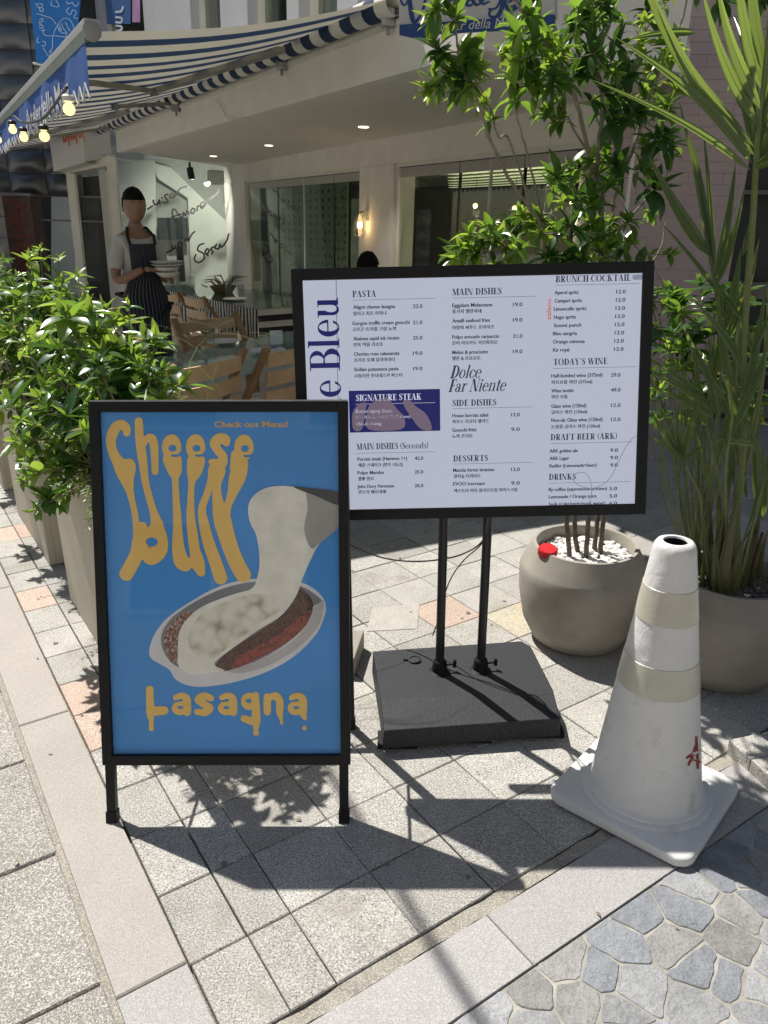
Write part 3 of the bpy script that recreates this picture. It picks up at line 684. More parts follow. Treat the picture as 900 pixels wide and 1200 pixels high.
# ---- a small high-contrast roman, drawn stroke by stroke -------------
ROM = {}
def roman(ch):
    if ch in ROM: return ROM[ch]
    S = Sheet(-.25, -.25, 1.5, 1.75, .028); TK, TN = .22, .065
    R = lambda a, b_, c, d: S.polygon([(a, b_), (c, b_), (c, d), (a, d)])
    X = lambda a, b_, c, d: S.polygon([(a, b_), (c, b_), (c, d), (a, d)], sub=True)
    def vs(x, w=TK, bot=True, top=True, h=1.):
        R(x, 0, x + w, h)
        if bot: R(x - .09, 0, x + w + .09, TN)
        if top: R(x - .09, h - TN, x + w + .09, h)
    def dg(x0, y0, x1, y1, w): S.polygon([(x0, y0), (x0 + w, y0), (x1 + w, y1), (x1, y1)])
    tri = lambda *p: S.polygon(p)
    def bowl(cx, cy, rx, ry, ix, iy, clip): S.disc(cx, cy, rx, ry); S.disc(cx, cy, ix, iy, sub=True); X(-.3, -.3, clip, 1.8)
    a = .7
    if ch == 'I': vs(.1); a = .40
    elif ch == 'H': vs(.1); vs(.56); R(.2, .48, .6, .53); a = .86
    elif ch == 'T': vs(.30, top=False); R(.0, .95, .78, 1); tri((0, 1), (.05, 1), (.03, .72), (0, .72)); tri((.78, 1), (.73, 1), (.75, .72), (.78, .72)); a = .80
    elif ch == 'L': vs(.1); R(.2, 0, .62, TN); tri((.62, 0), (.54, 0), (.60, .3), (.62, .3)); a = .66
    elif ch in 'EF':
        vs(.1); R(.2, .95, .60, 1); tri((.60, 1), (.52, 1), (.58, .72), (.60, .72)); R(.2, .48, .46, .53); R(.43, .38, .47, .63); a = .64
        if ch == 'E': R(.2, 0, .62, TN); tri((.62, 0), (.54, 0), (.60, .3), (.62, .3)); a = .68
    elif ch in 'PR': bowl(.33, .74, .33, .27, .16, .225, .24); vs(.1); R(.2, .95, .36, 1); R(.2, .47, .36, .52); (dg(.50, 0, .30, .5, .22) if ch == 'R' else None); a = .80 if ch == 'R' else .70
    elif ch == 'B': bowl(.33, .755, .29, .25, .12, .205, .24); S.disc(.36, .255, .33, .26); S.disc(.36, .255, .15, .215, sub=True); R(.2, .48, .4, .53); vs(.1); a = .74
    elif ch == 'D': bowl(.30, .5, .48, .51, .28, .46, .24); vs(.1); R(.2, .95, .34, 1); R(.2, 0, .34, TN); a = .84
    elif ch == 'O': S.disc(.42, .5, .42, .52); S.disc(.42, .5, .225, .475, sub=True); a = .88
    elif ch in 'CG':
        S.disc(.42, .5, .42, .52); S.disc(.46, .5, .26, .475, sub=True); X(.62, .30, .95, .70); X(.66, .2, .95, .8); R(.68, .68, .73, .98); R(.68, .05, .73, .3); a = .80
        if ch == 'G': R(.56, 0, .74, .42); R(.46, .39, .84, .44); a = .88
    elif ch == 'S': S.stroke([(.50, .76, .025), (.46, .93, .03), (.28, .96, .035), (.13, .80, .075), (.22, .60, .095), (.40, .44, .10), (.47, .24, .085), (.36, .06, .045), (.18, .05, .03), (.07, .22, .025)]); R(.48, .70, .53, 1.0); R(.04, 0, .09, .3); a = .60
    elif ch == 'A': dg(.03, 0, .33, 1, .05); dg(.50, 0, .27, 1, .20); R(.15, .32, .55, .37); R(-.03, 0, .18, TN); R(.40, 0, .80, TN); a = .80
    elif ch == 'N': R(.12, 0, .17, 1); R(0, 0, .28, TN); R(0, .95, .25, 1); dg(.58, 0, .08, 1, .20); R(.72, 0, .77, 1); R(.60, .95, .88, 1); a = .90
    elif ch == 'M': R(.12, 0, .17, 1); R(.0, 0, .28, TN); R(0, .95, .25, 1); dg(.40, 0, .08, 1, .20); dg(.44, 0, .74, 1, .05); vs(.72); a = 1.04
    elif ch == 'U': S.disc(.42, .32, .32, .34); S.disc(.46, .34, .21, .30, sub=True); X(.0, .34, .9, 1.2); R(.10, .3, .285, 1); R(.01, .95, .38, 1); R(.69, .3, .74, 1); R(.58, .95, .85, 1); a = .86
    elif ch == 'W': dg(.28, 0, .04, 1, .19); dg(.32, 0, .52, 1, .05); dg(.66, 0, .44, 1, .19); dg(.72, 0, .96, 1, .05); R(-.04, .95, .32, 1); R(.88, .95, 1.1, 1); a = 1.08
    elif ch == 'Y': dg(.28, .45, .03, 1, .20); dg(.38, .45, .66, 1, .05); R(.29, 0, .475, .5); R(.2, 0, .57, TN); R(-.05, .95, .32, 1); R(.56, .95, .8, 1); a = .78
    elif ch == 'K': vs(.1); dg(.24, .42, .62, 1, .05); dg(.52, 0, .32, .58, .20); R(.52, .95, .78, 1); R(.44, 0, .82, TN); a = .84
    elif ch == "'": tri((.08, 1.0), (.24, 1.0), (.14, .7)); a = .28
    elif ch == '(': S.stroke([(.28, 1.08, .02), (.12, .8, .05), (.08, .5, .07), (.12, .2, .05), (.28, -.08, .02)]); a = .34
    elif ch == ')': S.stroke([(.04, 1.08, .02), (.20, .8, .05), (.24, .5, .07), (.20, .2, .05), (.04, -.08, .02)]); a = .34
    elif ch == ' ': a = .34
    else:                                              # lower case, x-height .66
        h = .66
        if ch in 'oec':
            S.disc(.30, .33, .30, .345); S.disc(.31, .33, .15, .305, sub=True); a = .63
            if ch == 'e': R(.13, .35, .58, .40); X(.42, .16, .7, .345)
            if ch == 'c': X(.42, .2, .7, .48); S.disc(.47, .50, .06)
            if ch == 'c': a = .57
        elif ch == 'd': S.disc(.30, .33, .30, .345); S.disc(.34, .33, .16, .30, sub=True); R(.42, 0, .58, 1.02); R(.33, .98, .58, 1.02); R(.42, 0, .68, .04); a = .70
        elif ch == 'l': R(.10, 0, .26, 1.02); R(.01, .98, .26, 1.02); R(.01, 0, .35, .04); a = .38
        elif ch == 'i': R(.10, 0, .26, h); R(.01, h - .04, .26, h); R(.01, 0, .35, .04); S.disc(.18, .86, .095); a = .38
        elif ch == 'n': R(.10, 0, .26, h); R(.01, h - .04, .26, h); R(.01, 0, .35, .04); S.disc(.44, .42, .20, .26); S.disc(.38, .36, .15, .26, sub=True); X(.27, 0, .45, .36); R(.48, 0, .64, .44); R(.39, 0, .73, .04); a = .76
        elif ch == 'r': R(.10, 0, .26, h); R(.01, h - .04, .26, h); R(.01, 0, .37, .04); S.stroke([(.26, .45, .03), (.34, .60, .03), (.46, .60, .06)]); a = .54
        elif ch == 't': R(.12, .08, .28, .88); R(.0, h - .045, .42, h); S.stroke([(.2, .10, .08), (.28, .03, .04), (.40, .10, .02)]); a = .44
        elif ch == 'a': S.disc(.24, .19, .22, .20); S.disc(.26, .19, .09, .15, sub=True); R(.36, .04, .52, .46); S.stroke([(.12, .50, .07), (.22, .63, .03), (.38, .60, .04), (.44, .48, .07)]); R(.4, 0, .64, .045); a = .64
        elif ch == 's': S.stroke([(.40, .50, .02), (.32, .62, .03), (.16, .60, .04), (.12, .48, .06), (.26, .35, .07), (.37, .20, .07), (.30, .05, .04), (.14, .04, .03), (.05, .16, .02)]); a = .46
    ROM[ch] = (S.faces(), a); return ROM[ch]
def rline(s, x0, x1, py, h, mb, shear=0.):
    """set a line in the roman between two measured ends"""
    a = tpix(x0, py, .0005); W = (tpix(x1, py) - tpix(x0, py)).length; adv = sum(roman(c)[1] for c in s); k = W / adv; pos = 0
    for c in s:
        fs, ad = roman(c)
        for pl in fs: mb.poly([a + tx * ((pos + x) * k + shear * y * h) + ty * (y * h) for x, y in pl])
        pos += ad
def head_(s, x0, x1, py): tline(s, x0, x1, py, .0205, newline('menu_heading'), smear=.0026, bold=.002)
def head(s, x0, x1, py): rline(s, x0, x1, py, .0168, newline('menu_heading'))
def item(k, s, x0, x1, py, p=None, p0=0, p1=0, h=.0135):
    tline(s, x0, x1, py, h, newline('menu_line'), bold=.010, smear=.0007);
    if p: tline(p, p0, p1, py - 1, .0135, newline('menu_price'), bold=.010, smear=.0006)
head('PASTA', 413, 441, 348.5); line(413, 510, 352)
for (en, a, b_, y, pr, ko, c, y2) in (('Aligot cheese lasagna', 414, 463, 362, '22.0', '알리고 치즈 라자냐', 453, 369.5), ('Gorgon truffle cream gnocchi', 413, 480, 381, '21.0', '고르곤 트러플 크림 뇨끼', 464, 388),
        ('Abalone squid ink risotto', 414, 468, 399, '25.0', '전복 먹물 리조또', 449, 406), ('Chorizo rose calamarata', 415, 468, 417, '19.0', '초리조 로제 칼라마라타', 463, 424), ('Sicilian putanesca pasta', 415, 467, 435, '19.0', '시칠리안 푸타네스카 파스타', 472, 442.5)):
    item('pasta_menu', en, a, b_, y, pr, 484, 495); item('pasta_menu', ko, a, c, y2, h=.0115)
mb = MB(); a = tpix(410, 507, .0003); w = (tpix(516, 507) - a).length; h = (tpix(410, 458) - tpix(410, 507)).length
mb.quad(a, a + tx * w, a + tx * w + ty * h, a + ty * h); banner = mb.build('steak_banner', s_navy, screen)
m_hand = scrm('banner_photo', (.16, .12, .17)); mb = MB()
for P in ([(414, 503), (413, 485), (420, 474), (429, 472), (428, 482), (424, 503)], [(432, 503), (430, 484), (436, 472), (452, 466), (466, 480), (474, 490), (470, 503)], [(472, 472), (480, 469), (487, 476), (500, 486), (506, 503), (494, 503), (484, 492)]):
    S = Sheet(405, 455, 520, 508, .6); S.polygon(P, smooth=True); S.put(mb, lambda x, y: tpix(x, y, .0005))
mb.build('banner_photo', m_hand, banner)
bt = MB()
rline('SIGNATURE STEAK', 417, 494, 470, .0168, bt); line(417, 510, 474, bt)
tline('Butter-aging Steak', 417, 460, 484, .0135, bt); tline('버터에이징 스테이크 (T-bone)', 417, 481, 491, .0115, bt); tline('150,0 /100g', 418, 447, 498.5, .0115, bt)
LATE.append((bt, 'banner_lettering', s_wht, banner))
head('MAIN DISHES (Seconds)', 418, 502, 527); line(418, 510, 531.5)
for (en, b_, y, pr, ko, c, y2) in (('Porcini steak (Hanwoo 1+)', 477, 540, '42.0', '채끝 스테이크 (한우 1등급)', 472, 547), ('Polpo Mambo', 450, 556, '25.0', '뽈뽀 맘보', 438, 563), ('John Dory Veronese', 462, 572, '26.0', '존도리 베로네제', 452, 578.5)):
    item('second_menu', en, 419, b_, y, pr, 486, 496); item('second_menu', ko, 420, c, y2, h=.0115)
head('MAIN DISHES', 530, 588, 346); line(530, 628, 349.5)
for (en, b_, y, pr, ko, c, y2) in (('Eggplant Melanzane', 577, 360, '19.0', '통가지 멜란자네', 564, 367), ('Amalfi seafood fries', 574, 378, '19.0', '아말피 씨푸드 프라이즈', 579, 386), ('Polpo avocado carpaccio', 585, 397, '21.0', '문어 아보카도 카르파치오', 583, 404), ('Melon & prosciutto', 572, 415, '19.0', '멜론 & 프로슈토', 563, 422)):
    item('dishes_menu', en, 530, b_, y, pr, 601, 612); item('dishes_menu', ko, 530, c, y2, h=.0115)
rline('Dolce', 527, 563, 443.5, .034, newline('menu_motto'), .28); rline('Far Niente', 525, 592, 459.5, .034, newline('menu_motto'), .28)
head('SIDE DISHES', 530, 582, 476); line(530, 624, 479)
for (en, b_, y, pr, ko, c, y2) in (('House burrata salad', 572, 489, '12.0', '하우스 리코타 샐러드', 573, 496), ('Gnocchi fritti', 558, 506, '9.0', '뇨끼 프리토', 554, 513)):
    item('sides_menu', en, 530, b_, y, pr, 599, 609); item('sides_menu', ko, 530, c, y2, h=.0115)
head('DESSERTS', 531, 572, 541); line(531, 624, 544)
for (en, b_, y, pr, ko, c, y2) in (('Matcha forest tiramisu', 579, 553, '12.0', '말차숲 티라미수', 563, 560), ('EVOO icecream', 568, 569, '9.0', '엑스트라 버진 올리브오일 아이스크림', 606, 577)):
    item('sides_menu', en, 531, b_, y, pr, 599, 609); item('sides_menu', ko, 532, c, y2, h=.0115)
head('BRUNCH COCKTAIL', 651, 739, 331); line(651, 749, 334.5)
for i, (en, x0, b_) in enumerate((('Aperol spritz', 650, 678), ('Campari spritz', 650, 682), ('Limoncello spritz', 649, 687), ('Hugo spritz', 649, 675), ('Sunset punch', 649, 681), ('Bleu sangria', 648, 676), ('Orange mimosa', 648, 685), ('Kir royal', 648, 667))):
    item('cocktail_menu', en, x0, b_, 345 + 9.6 * i, '12.0', 722 - .35 * i, 733 - .35 * i)
head("TODAY'S WINE", 648, 712, 428); line(648, 745, 432)
for (en, b_, y, pr, ko, c, y2) in (('Half-bottled wine (375ml)', 706, 442.5, '29.0', '하프보틀 와인 (375ml)', 694, 450), ('Wine bottle', 672, 460, '49.0', '와인 보틀', 665, 467), ('Glass wine (120ml)', 687, 478, '12.0', '글라스 와인 (120ml)', 688, 485), ('Non-alc Glass wine (120ml)', 706, 494.5, '12.0', '논알콜 글라스 와인 (120ml)', 703, 502)):
    item('wine_menu', en, 646, b_, y, pr, 716, 727); item('wine_menu', ko, 646, c, y2, h=.0115)
head('DRAFT BEER (ARK)', 645, 723, 516); line(645, 741, 520)
for i, (en, b_) in enumerate((('ARK golden ale', 677), ('ARK Lager', 667), ('Radler (Lemonade+beer)', 699))): item('beer_menu', en, 644, b_, 530.5 + 8.7 * i, '9.0', 715, 724)
head('DRINKS', 643, 675, 562.5); line(643, 739, 566.5)
for i, (en, b_, p) in enumerate((('By coffee (espresso/americano)', 711, '5.0'), ('Lemonade / Orange juice', 699, '5.0'), ('Soda (coke/sprite/soda water)', 709, '6.0'))): item('beer_menu', en, 643, b_, 575.5 + 8.6 * i, p, 714, 723)
# grey pill, squiggle, column rule
mb = MB(); S = Sheet(738, 318, 760, 332, .4); S.stroke([(744, 325, 3), (754, 324.5, 3)]); S.put(mb, lambda x, y: tpix(x, y, .0005)); mb.build('grey_tab', s_gry, screen)
mb = MB(); S = Sheet(665, 500, 760, 600, .35)
S.stroke([(752, 507, .45), (738, 517, .45), (725, 540, .45), (715, 560, .45), (700, 571, .45), (684, 571, .45), (672, 563, .45), (677, 554, .45), (688, 556, .45), (693, 570, .45), (692, 590, .45)]); S.put(mb, lambda x, y: tpix(x, y, .0007)); mb.build('line_doodle', s_gry, screen)
a = tpix(393.5, 323, .0004); b2 = tpix(398, 596, .0004); lines.quad(a, a + tx * .0014, b2 + tx * .0014, b2)
lines.build('column_rule', s_ink, screen)
mb = MB(); a = tpix(645.5, 375, .0005)
TEXTQ.append(dict(s='zafano', w=(tpix(645, 350) - tpix(645, 375)).length, h=.017, mb=mb, bold=.01, fn=lambda x, y, t, a=a: a + ty * x - tx * y + tn * t)); LATE.append((mb, 'red_side_word', s_red, screen))
# the big sideways "de Bleu" in a high-contrast roman, drawn letter by letter
def didone(ch, S, x):
    def rect(a, b_, c, d): S.polygon([(x + a, b_), (x + c, b_), (x + c, d), (x + a, d)])
    if ch == 'u':
        rect(.10, .22, .32, 1.0); rect(0, .95, .32, 1.0); S.disc(x + .36, .26, .26, .29); S.disc(x + .41, .36, .17, .30, sub=True); S.polygon([(x + .32, .36), (x + .62, .36), (x + .62, .9), (x + .32, .9)], sub=True)
        rect(.58, 0, .80, 1.0); rect(.48, .95, .80, 1.0); rect(.58, 0, .92, .05); return .98
    if ch == 'e':
        S.disc(x + .42, .5, .40, .52); S.disc(x + .47, .5, .20, .46, sub=True); rect(.2, .50, .80, .56); S.polygon([(x + .62, .26), (x + .95, .30), (x + .95, .50), (x + .55, .50)], sub=True); return .92
    if ch == 'l':
        rect(.10, 0, .32, 1.52); rect(0, 1.46, .32, 1.52); rect(-.02, 0, .44, .05); return .50
    if ch == 'd':
        S.disc(x + .42, .5, .42, .52); S.disc(x + .50, .5, .22, .45, sub=True); rect(.58, 0, .80, 1.52); rect(.46, 1.46, .80, 1.52); rect(.58, 0, .93, .05); return .98
    if ch == 'B':
        S.disc(x + .56, 1.10, .40, .36); S.disc(x + .52, 1.10, .22, .31, sub=True); S.disc(x + .60, .38, .46, .40); S.disc(x + .55, .38, .24, .35, sub=True)
        S.polygon([(x - .2, -.1), (x + .13, -.1), (x + .13, 1.6), (x - .2, 1.6)], sub=True); S.polygon([(x + .35, .05), (x + .55, .05), (x + .55, .72), (x + .35, .72)], sub=True); S.polygon([(x + .35, .80), (x + .52, .80), (x + .52, 1.4), (x + .35, 1.4)], sub=True)
        rect(.14, 0, .38, 1.46); rect(0, 0, .56, .05); rect(0, 1.41, .56, 1.46); rect(.3, .74, .60, .79); return 1.10
bl = MB(); ox = 0; a0 = tpix(396, 347, .0006)            # top end of the word
end = tpix(398.5, 596, .0006); total = (a0 - end).dot(ty)
word = 'de Bleu'; adv = {'d': .98, 'e': .92, ' ': .35, 'B': 1.10, 'l': .50, 'u': .98}
unit = .0555; wlen = sum(adv[c] for c in word)
pos = 0
for c in word:
    if c != ' ':
        S = Sheet(-.25, -.15, 1.25, 1.65, .02); didone(c, S, 0)
        for pl in S.faces():
            q = [(pos + px_, py_) for px_, py_ in pl]
            ys = [a0 - ty * ((wlen - xx_) * unit) - tx * (yy_ * unit) for xx_, yy_ in q]
            if min((p_ - torg).dot(ty) for p_ in ys) > fr: bl.poly(ys)
    pos += adv[c]
bl.build('shop_name', s_navy, screen)

# ---- poles and filled base
pf = [G(515, 787, .1), G(563, 785, .1)]
m_pole = M('pole_black', (.016, .016, .018), .3, .1, 20.)
for p in pf:
    mb = MB(); mb.tube([(p.x, p.y, .095), (p.x, p.y, 1.18)], .0145, 14); pl_ = mb.build('pole', m_pole, tv, smooth=True)
    mb = MB(); mb.lathe((p.x, p.y, .094), [(.036, 0), (.036, .006), (.026, .012), (.023, .04), (.021, .048), (.016, .052)], 20); mb.build('socket', m_blkm, pl_, smooth=True)
    mb = MB(); mb.tube([(p.x + .014, p.y, .125), (p.x + .05, p.y + .004, .128)], .004, 8); mb.lathe((p.x + .05, p.y + .004, .128), [(.006, -.012), (.006, .012)], 8, True, True); mb.build('clamp_screw', m_blkm, pl_)
mb = MB()
for z in (.86, 1.12):
    mb.box((torg.x, POLEY - .03, z), (.46, .02, .05))
mb.box((pf[0].x, POLEY - .06, 1.0), (.03, .07, .42)); mb.box((pf[1].x, POLEY - .06, 1.0), (.03, .07, .42))
mb.build('bracket', m_blkm, tv)
# base: top has a flat rear part and a front part that slopes down; the sides taper
bm_ = M('base_plastic', (.024, .026, .030), .6, .12, 12., bump=.5, bscale=260., spec=.3, speck=((.014, .015, .018), (.055, .056, .062), 300.))
q_ = lambda x0, y0, xg, yg: GY(x0, y0, G(xg, yg).y)
FL, FR_ = q_(450, 854.5, 451, 882), q_(657, 840.5, 658, 867)
ring = [(FL, .079), (FR_, .079), (G(648, 808, .1), .1), (G(622, 757, .1), .1), (G(611, 751, .1), .1), (G(437, 763, .1), .1), (G(446.5, 821, .1), .1)]
tp_ = [Vector((p.x, p.y, z)) for p, z in ring]; cen = sum(tp_, Vector()) / 7; cen.z = 0
bt_ = [Vector((p.x + (p.x - cen.x) * .012, p.y + (p.y - cen.y) * .012, .014)) for p in tp_]
mb = MB(); mb.v = tp_ + bt_
mb.f = [(0, 1, 2, 6), (6, 2, 3, 4, 5)] + [(k + 7, (k + 1) % 7 + 7, (k + 1) % 7, k) for k in range(7)] + [tuple(range(13, 6, -1))]; mb.mi = [0] * len(mb.f)
base = mb.build('weighted_base', bm_, tv, bevel=.0055, seg=3)
for t in (.08, .5, .92):
    for o_ in (.05, .36):
        x = bt_[0].x + (bt_[1].x - bt_[0].x) * t; y = bt_[0].y + (bt_[1].y - bt_[0].y) * t
        mb = MB(); mb.box((x, y + o_, .008), (.12, .07, .016)); mb.build('foot', m_blkm, base)
c = G(486, 774, .101); mb = MB(); mb.lathe(c, [(.021, 0), (.021, .005), (.018, .0065), (.017, .004), (.0, .004)], 24, False); mb.tube([c + Vector((-.024, 0, .003)), c + Vector((-.038, .002, .003))], .004, 6); mb.build('filler_cap', bm_, base, smooth=True)
# cables
m_cab = M('cable_black', (.02, .02, .02), .5)
mb = MB()
P = [tpix(577, 603, -.05), GY(566, 633, 2.25), GY(545, 648, 2.26), GY(520, 655, 2.3), GY(485, 658, 2.35), GY(450, 654, 2.45), GY(420, 643, 2.5), GY(408, 636, 2.5), GY(380, 610, 2.6)]
P = [Vector(q) for q in catmull(P, 5)]; mb.tube(P, .0028, 6); mb.build('power_cable', m_cab, tv, smooth=True)
mb = MB(); P = [tpix(583, 600, -.05), GY(566, 635, 2.24), GY(545, 655, 2.25), GY(530, 675, 2.26), GY(521, 697, 2.27), GY(514, 725, 2.3), GY(507, 745, 2.31)]
P = [Vector(q) for q in catmull(P, 5)]; mb.tube(P, .0022, 6); mb.build('signal_cable', m_cab, tv, smooth=True)

# ================================================================== CONE
m_cone = M('cone_plastic', (.72, .71, .69), .5, .06, 7., bump=.25, bscale=40., stain=((.40, .37, .33), 7., .57), spec=.4)
m_band = M('cone_tape', (.56, .53, .44), .28, .10, 9., spec=.7, bump=.1, bscale=40.)
cc = Vector((.722, 1.722, 0)); ca = R_(-41.5)
cone = thing('traffic_cone', 'tall white rubber traffic cone with two pale reflective bands', 'cone', cc)
rotm = Matrix.Rotation(ca, 3, 'Z')
def rrect(hw, r, n=6):
    out = []
    for (sx, sy, a0) in ((1, 1, 0), (-1, 1, 90), (-1, -1, 180), (1, -1, 270)):
        for k in range(n + 1):
            a = R_(a0 + 90 * k / n); out.append(Vector((sx * (hw - r) + r * math.cos(a), sy * (hw - r) + r * math.sin(a), 0)))
    return out
def ring_loft(mb, rings):
    i0 = len(mb.v); n = len(rings[0])
    for r in rings: mb.v += [Vector(p) for p in r]
    for k in range(len(rings) - 1):
        for j in range(n):
            a = i0 + k * n + j; b_ = i0 + k * n + (j + 1) % n; mb.f.append((a, b_, b_ + n, a + n)); mb.mi.append(mb.cur)
    mb.f.append(tuple(reversed(range(i0, i0 + n)))); mb.f.append(tuple(range(i0 + (len(rings) - 1) * n, i0 + len(rings) * n))); mb.mi += [mb.cur] * 2
mb = MB(); rs = []
for hw, z in ((.192, .004), (.198, .008), (.199, .026), (.196, .032), (.190, .0345)):
    rs.append([cc + rotm @ p + Vector((0, 0, z)) for p in rrect(hw, .045)])
ring_loft(mb, rs)
mb.build('base', m_cone, cone, smooth=True)
tpx = GY(787, 633, cc.y); CH = tpx.z; lean = Vector((tpx.x - cc.x - .0, 0, 0)) / CH * .55
def cz(p): return Vector((p[0], p[1], p[2])) + lean * p[2]
zb = [GY(785, y_, cc.y - r_).z for y_, r_ in ((819, .085), (784, .08), (736, .07), (696, .062))]
cr_ = lambda z: .1455 - (z - .062) * (.1455 - .0515) / (CH - .022 - .062)
prof = [(.176, .0345), (.176, .040), (.170, .044), (.160, .045), (.158, .050), (.150, .054), (cr_(.062), .062)] + [(cr_(z), z) for z in sorted([.12, .18, .24, .30, .36, .42] + [q + e_ for q in zb for e_ in (-.001, .001)])] + [(.0515, CH - .022), (.049, CH - .012), (.043, CH - .003), (.036, CH), (.0295, CH - .001), (.028, CH - .006)]
mb = MB(); mb.lathe(cc, prof, 64, False); mb.v = [cc + cz(v - cc) for v in mb.v]; mb.build('body', m_cone, cone, smooth=True)
def rad(z):
    for (r0, z0), (r1, z1) in zip(prof, prof[1:]):
        if z0 <= z <= z1 and z1 > z0: return r0 + (r1 - r0) * (z - z0) / (z1 - z0)
for (z0, z1) in ((zb[0], zb[1]), (zb[2], zb[3])):
    mb = MB(); mb.lathe(cc, [(rad(z0) + .0003, z0), (rad(z0) + .0016, z0 + .0008), (rad(z1) + .0016, z1 - .0008), (rad(z1) + .0003, z1)], 64, False); mb.v = [cc + cz(v - cc) for v in mb.v]
    mb.build('reflective_band', m_band, cone, smooth=True)
mb = MB(); mb.lathe(cc + lean * CH, [(.028, CH - .0058), (.0275, CH - .2), (0, CH - .2)], 32, False); mb.build('void_shade', m_blkm, cone)  # hollow walls coloured black to stand in for the shade inside the cone
# red paint mark on the right flank
S = Sheet(800, 855, 828, 907, .5)
for st in ([(816, 864, 1.4), (817, 881, 1.8), (818, 900, 1.5)], [(805, 888, 1.4), (812, 884, 1.8), (822, 881, 1.7)], [(807, 896, 1.4), (811, 888, 1.6), (815, 875, 1.3)], [(810, 889, 1.2), (820, 893, 1.4)]): S.stroke(st, k=3)
mb = MB()
def oncone(px, py, off=.0012):
    d = Vector(ray(RG, px, py)); t = 1.2
    for _ in range(900):
        p = Vector(EYE) + d * t; q = p - cc - lean * p.z
        r = math.hypot(q.x, q.y); e_ = r - (rad(max(.07, min(p.z, .7))) + off)
        if e_ < 0: break
        t += .0012
    else: return None
    return p
for pl in S.faces():
    q = [oncone(x, y) for x, y in pl]
    if all(q) and all((a_ - b_).length < .05 for a_, b_ in zip(q, q[1:])): mb.poly(q)
mb.build('red_mark', M('red_paint', (.32, .035, .025), .6, .2, 60.), cone)

# ================================================================== POTS
m_pot = M('pot_concrete', (.34, .315, .27), .85, .18, 6., bump=.3, bscale=90., stain=((.42, .40, .36), 3.5, .55))
m_pot2 = M('pot_concrete_brown', (.27, .245, .21), .85, .18, 6., bump=.3, bscale=90.)
m_soil = M('soil', (.06, .045, .03), .95, .3, 40., bump=.8, bscale=60.)
m_peb = M('white_pebble', (.80, .79, .76), .6, .1, 20., rnd=.12)
m_gravel = M('brown_gravel', (.17, .15, .125), .8, .3, 60., rnd=.3)
def pot(loc, R, H, mat, label, rim=.80):
    t = thing('concrete_planter', label, 'plant pot', loc)
    pr_ = [(R * .66, 0), (R * .74, .01), (R * .90, H * .22), (R * .985, H * .5), (R, H * .70), (R * .99, H * .775), (R * .97, H * .80), (R * rim, H * .985), (R * (rim - .01), H), (R * (rim - .06), H), (R * (rim - .08), H * .97), (R * (rim - .07), H * .82), (R * .5, H * .7)]
    mb = MB(); mb.lathe(loc, pr_, 72, True); mb.build('bowl', mat, t, smooth=True)
    mb = MB(); mb.lathe(Vector(loc) + Vector((0, 0, H * .83)), [(R * (rim - .068), 0), (R * .4, .012), (0, .016)], 40, False); mb.build('soil', m_soil, t, smooth=True)
    return t
P1 = Vector((.745, 2.615, 0)); P2 = Vector((1.19, 2.37, 0))
pot1 = pot(P1, .235, .385, m_pot, 'round pale concrete pot filled with white pebbles, behind the screen base', .82)
pot2 = pot(P2, .235, .375, m_pot2, 'round brown concrete pot filled with gravel, behind the white cone', .84)
def pebbles(c, R, z, n, size, mat, name, parent, seed, flat_=.6, real=0):
    rr = random.Random(seed); ms = []
    for k in range(4):
        bm = bmesh.new(); bmesh.ops.create_icosphere(bm, subdivisions=2, radius=1)
        for v in bm.verts: v.co *= 1 + .28 * noise.noise(v.co * 1.4 + Vector((k * 7, 0, 0)))
        me = bpy.data.meshes.new(name); bm.to_mesh(me); bm.free(); me.materials.append(mat); me.polygons.foreach_set('use_smooth', [True] * len(me.polygons)); ms.append(me)
    allb = MB()
    for i in range(n):
        a = rr.uniform(0, 6.283); r = R * math.sqrt(rr.random()); s = size * rr.uniform(.6, 1.35)
        p = Vector(c) + Vector((r * math.cos(a), r * math.sin(a), z + rr.uniform(-.2, .9) * s))
        m4 = Matrix.Translation(p) @ Matrix.Rotation(rr.uniform(0, 6.28), 4, 'Z') @ Matrix.Rotation(rr.uniform(-.5, .5), 4, 'X') @ Matrix.Diagonal((s * rr.uniform(.8, 1.3), s, s * flat_, 1))
        if i < real: inst(name, ms[i % 4], m4, parent)
        else:
            me = ms[i % 4]; b0 = len(allb.v); allb.v += [m4 @ v.co for v in me.vertices]; allb.f += [tuple(b0 + q for q in f.vertices) for f in me.polygons]; allb.mi += [0] * len(me.polygons)
    if allb.v: tag(allb.build(name + '_layer', mat, parent, smooth=True), kind='stuff')
pebbles(P1, .168, .332, 620, .0098, m_peb, 'pebble', pot1, 4, real=290)
pebbles(P2, .165, .325, 1500, .0060, m_gravel, 'gravel', pot2, 5)
# bottle cap left on the pebbles
c = G(642, 641, .40); c = Vector((c.x, c.y, .37))
cap = MB(); prof2 = []
cap.lathe((0, 0, 0), [(.0325, 0), (.0335, .004), (.0335, .026), (.031, .030), (0, .0305)], 12, True)
for k in range(24):
    a = k * math.pi / 12; cap.box((.0336 * math.cos(a), .0336 * math.sin(a), .014), (.0026, .0034, .023), rz=a)
cap.v = [Matrix.Rotation(R_(14), 3, 'X') @ v + c for v in cap.v]
tag(cap.build('plastic_cap', M('red_plastic', (.62, .02, .025), .35, .05, 9.), bevel=0), 'ribbed red plastic screw cap lying on the white pebbles', 'cap')
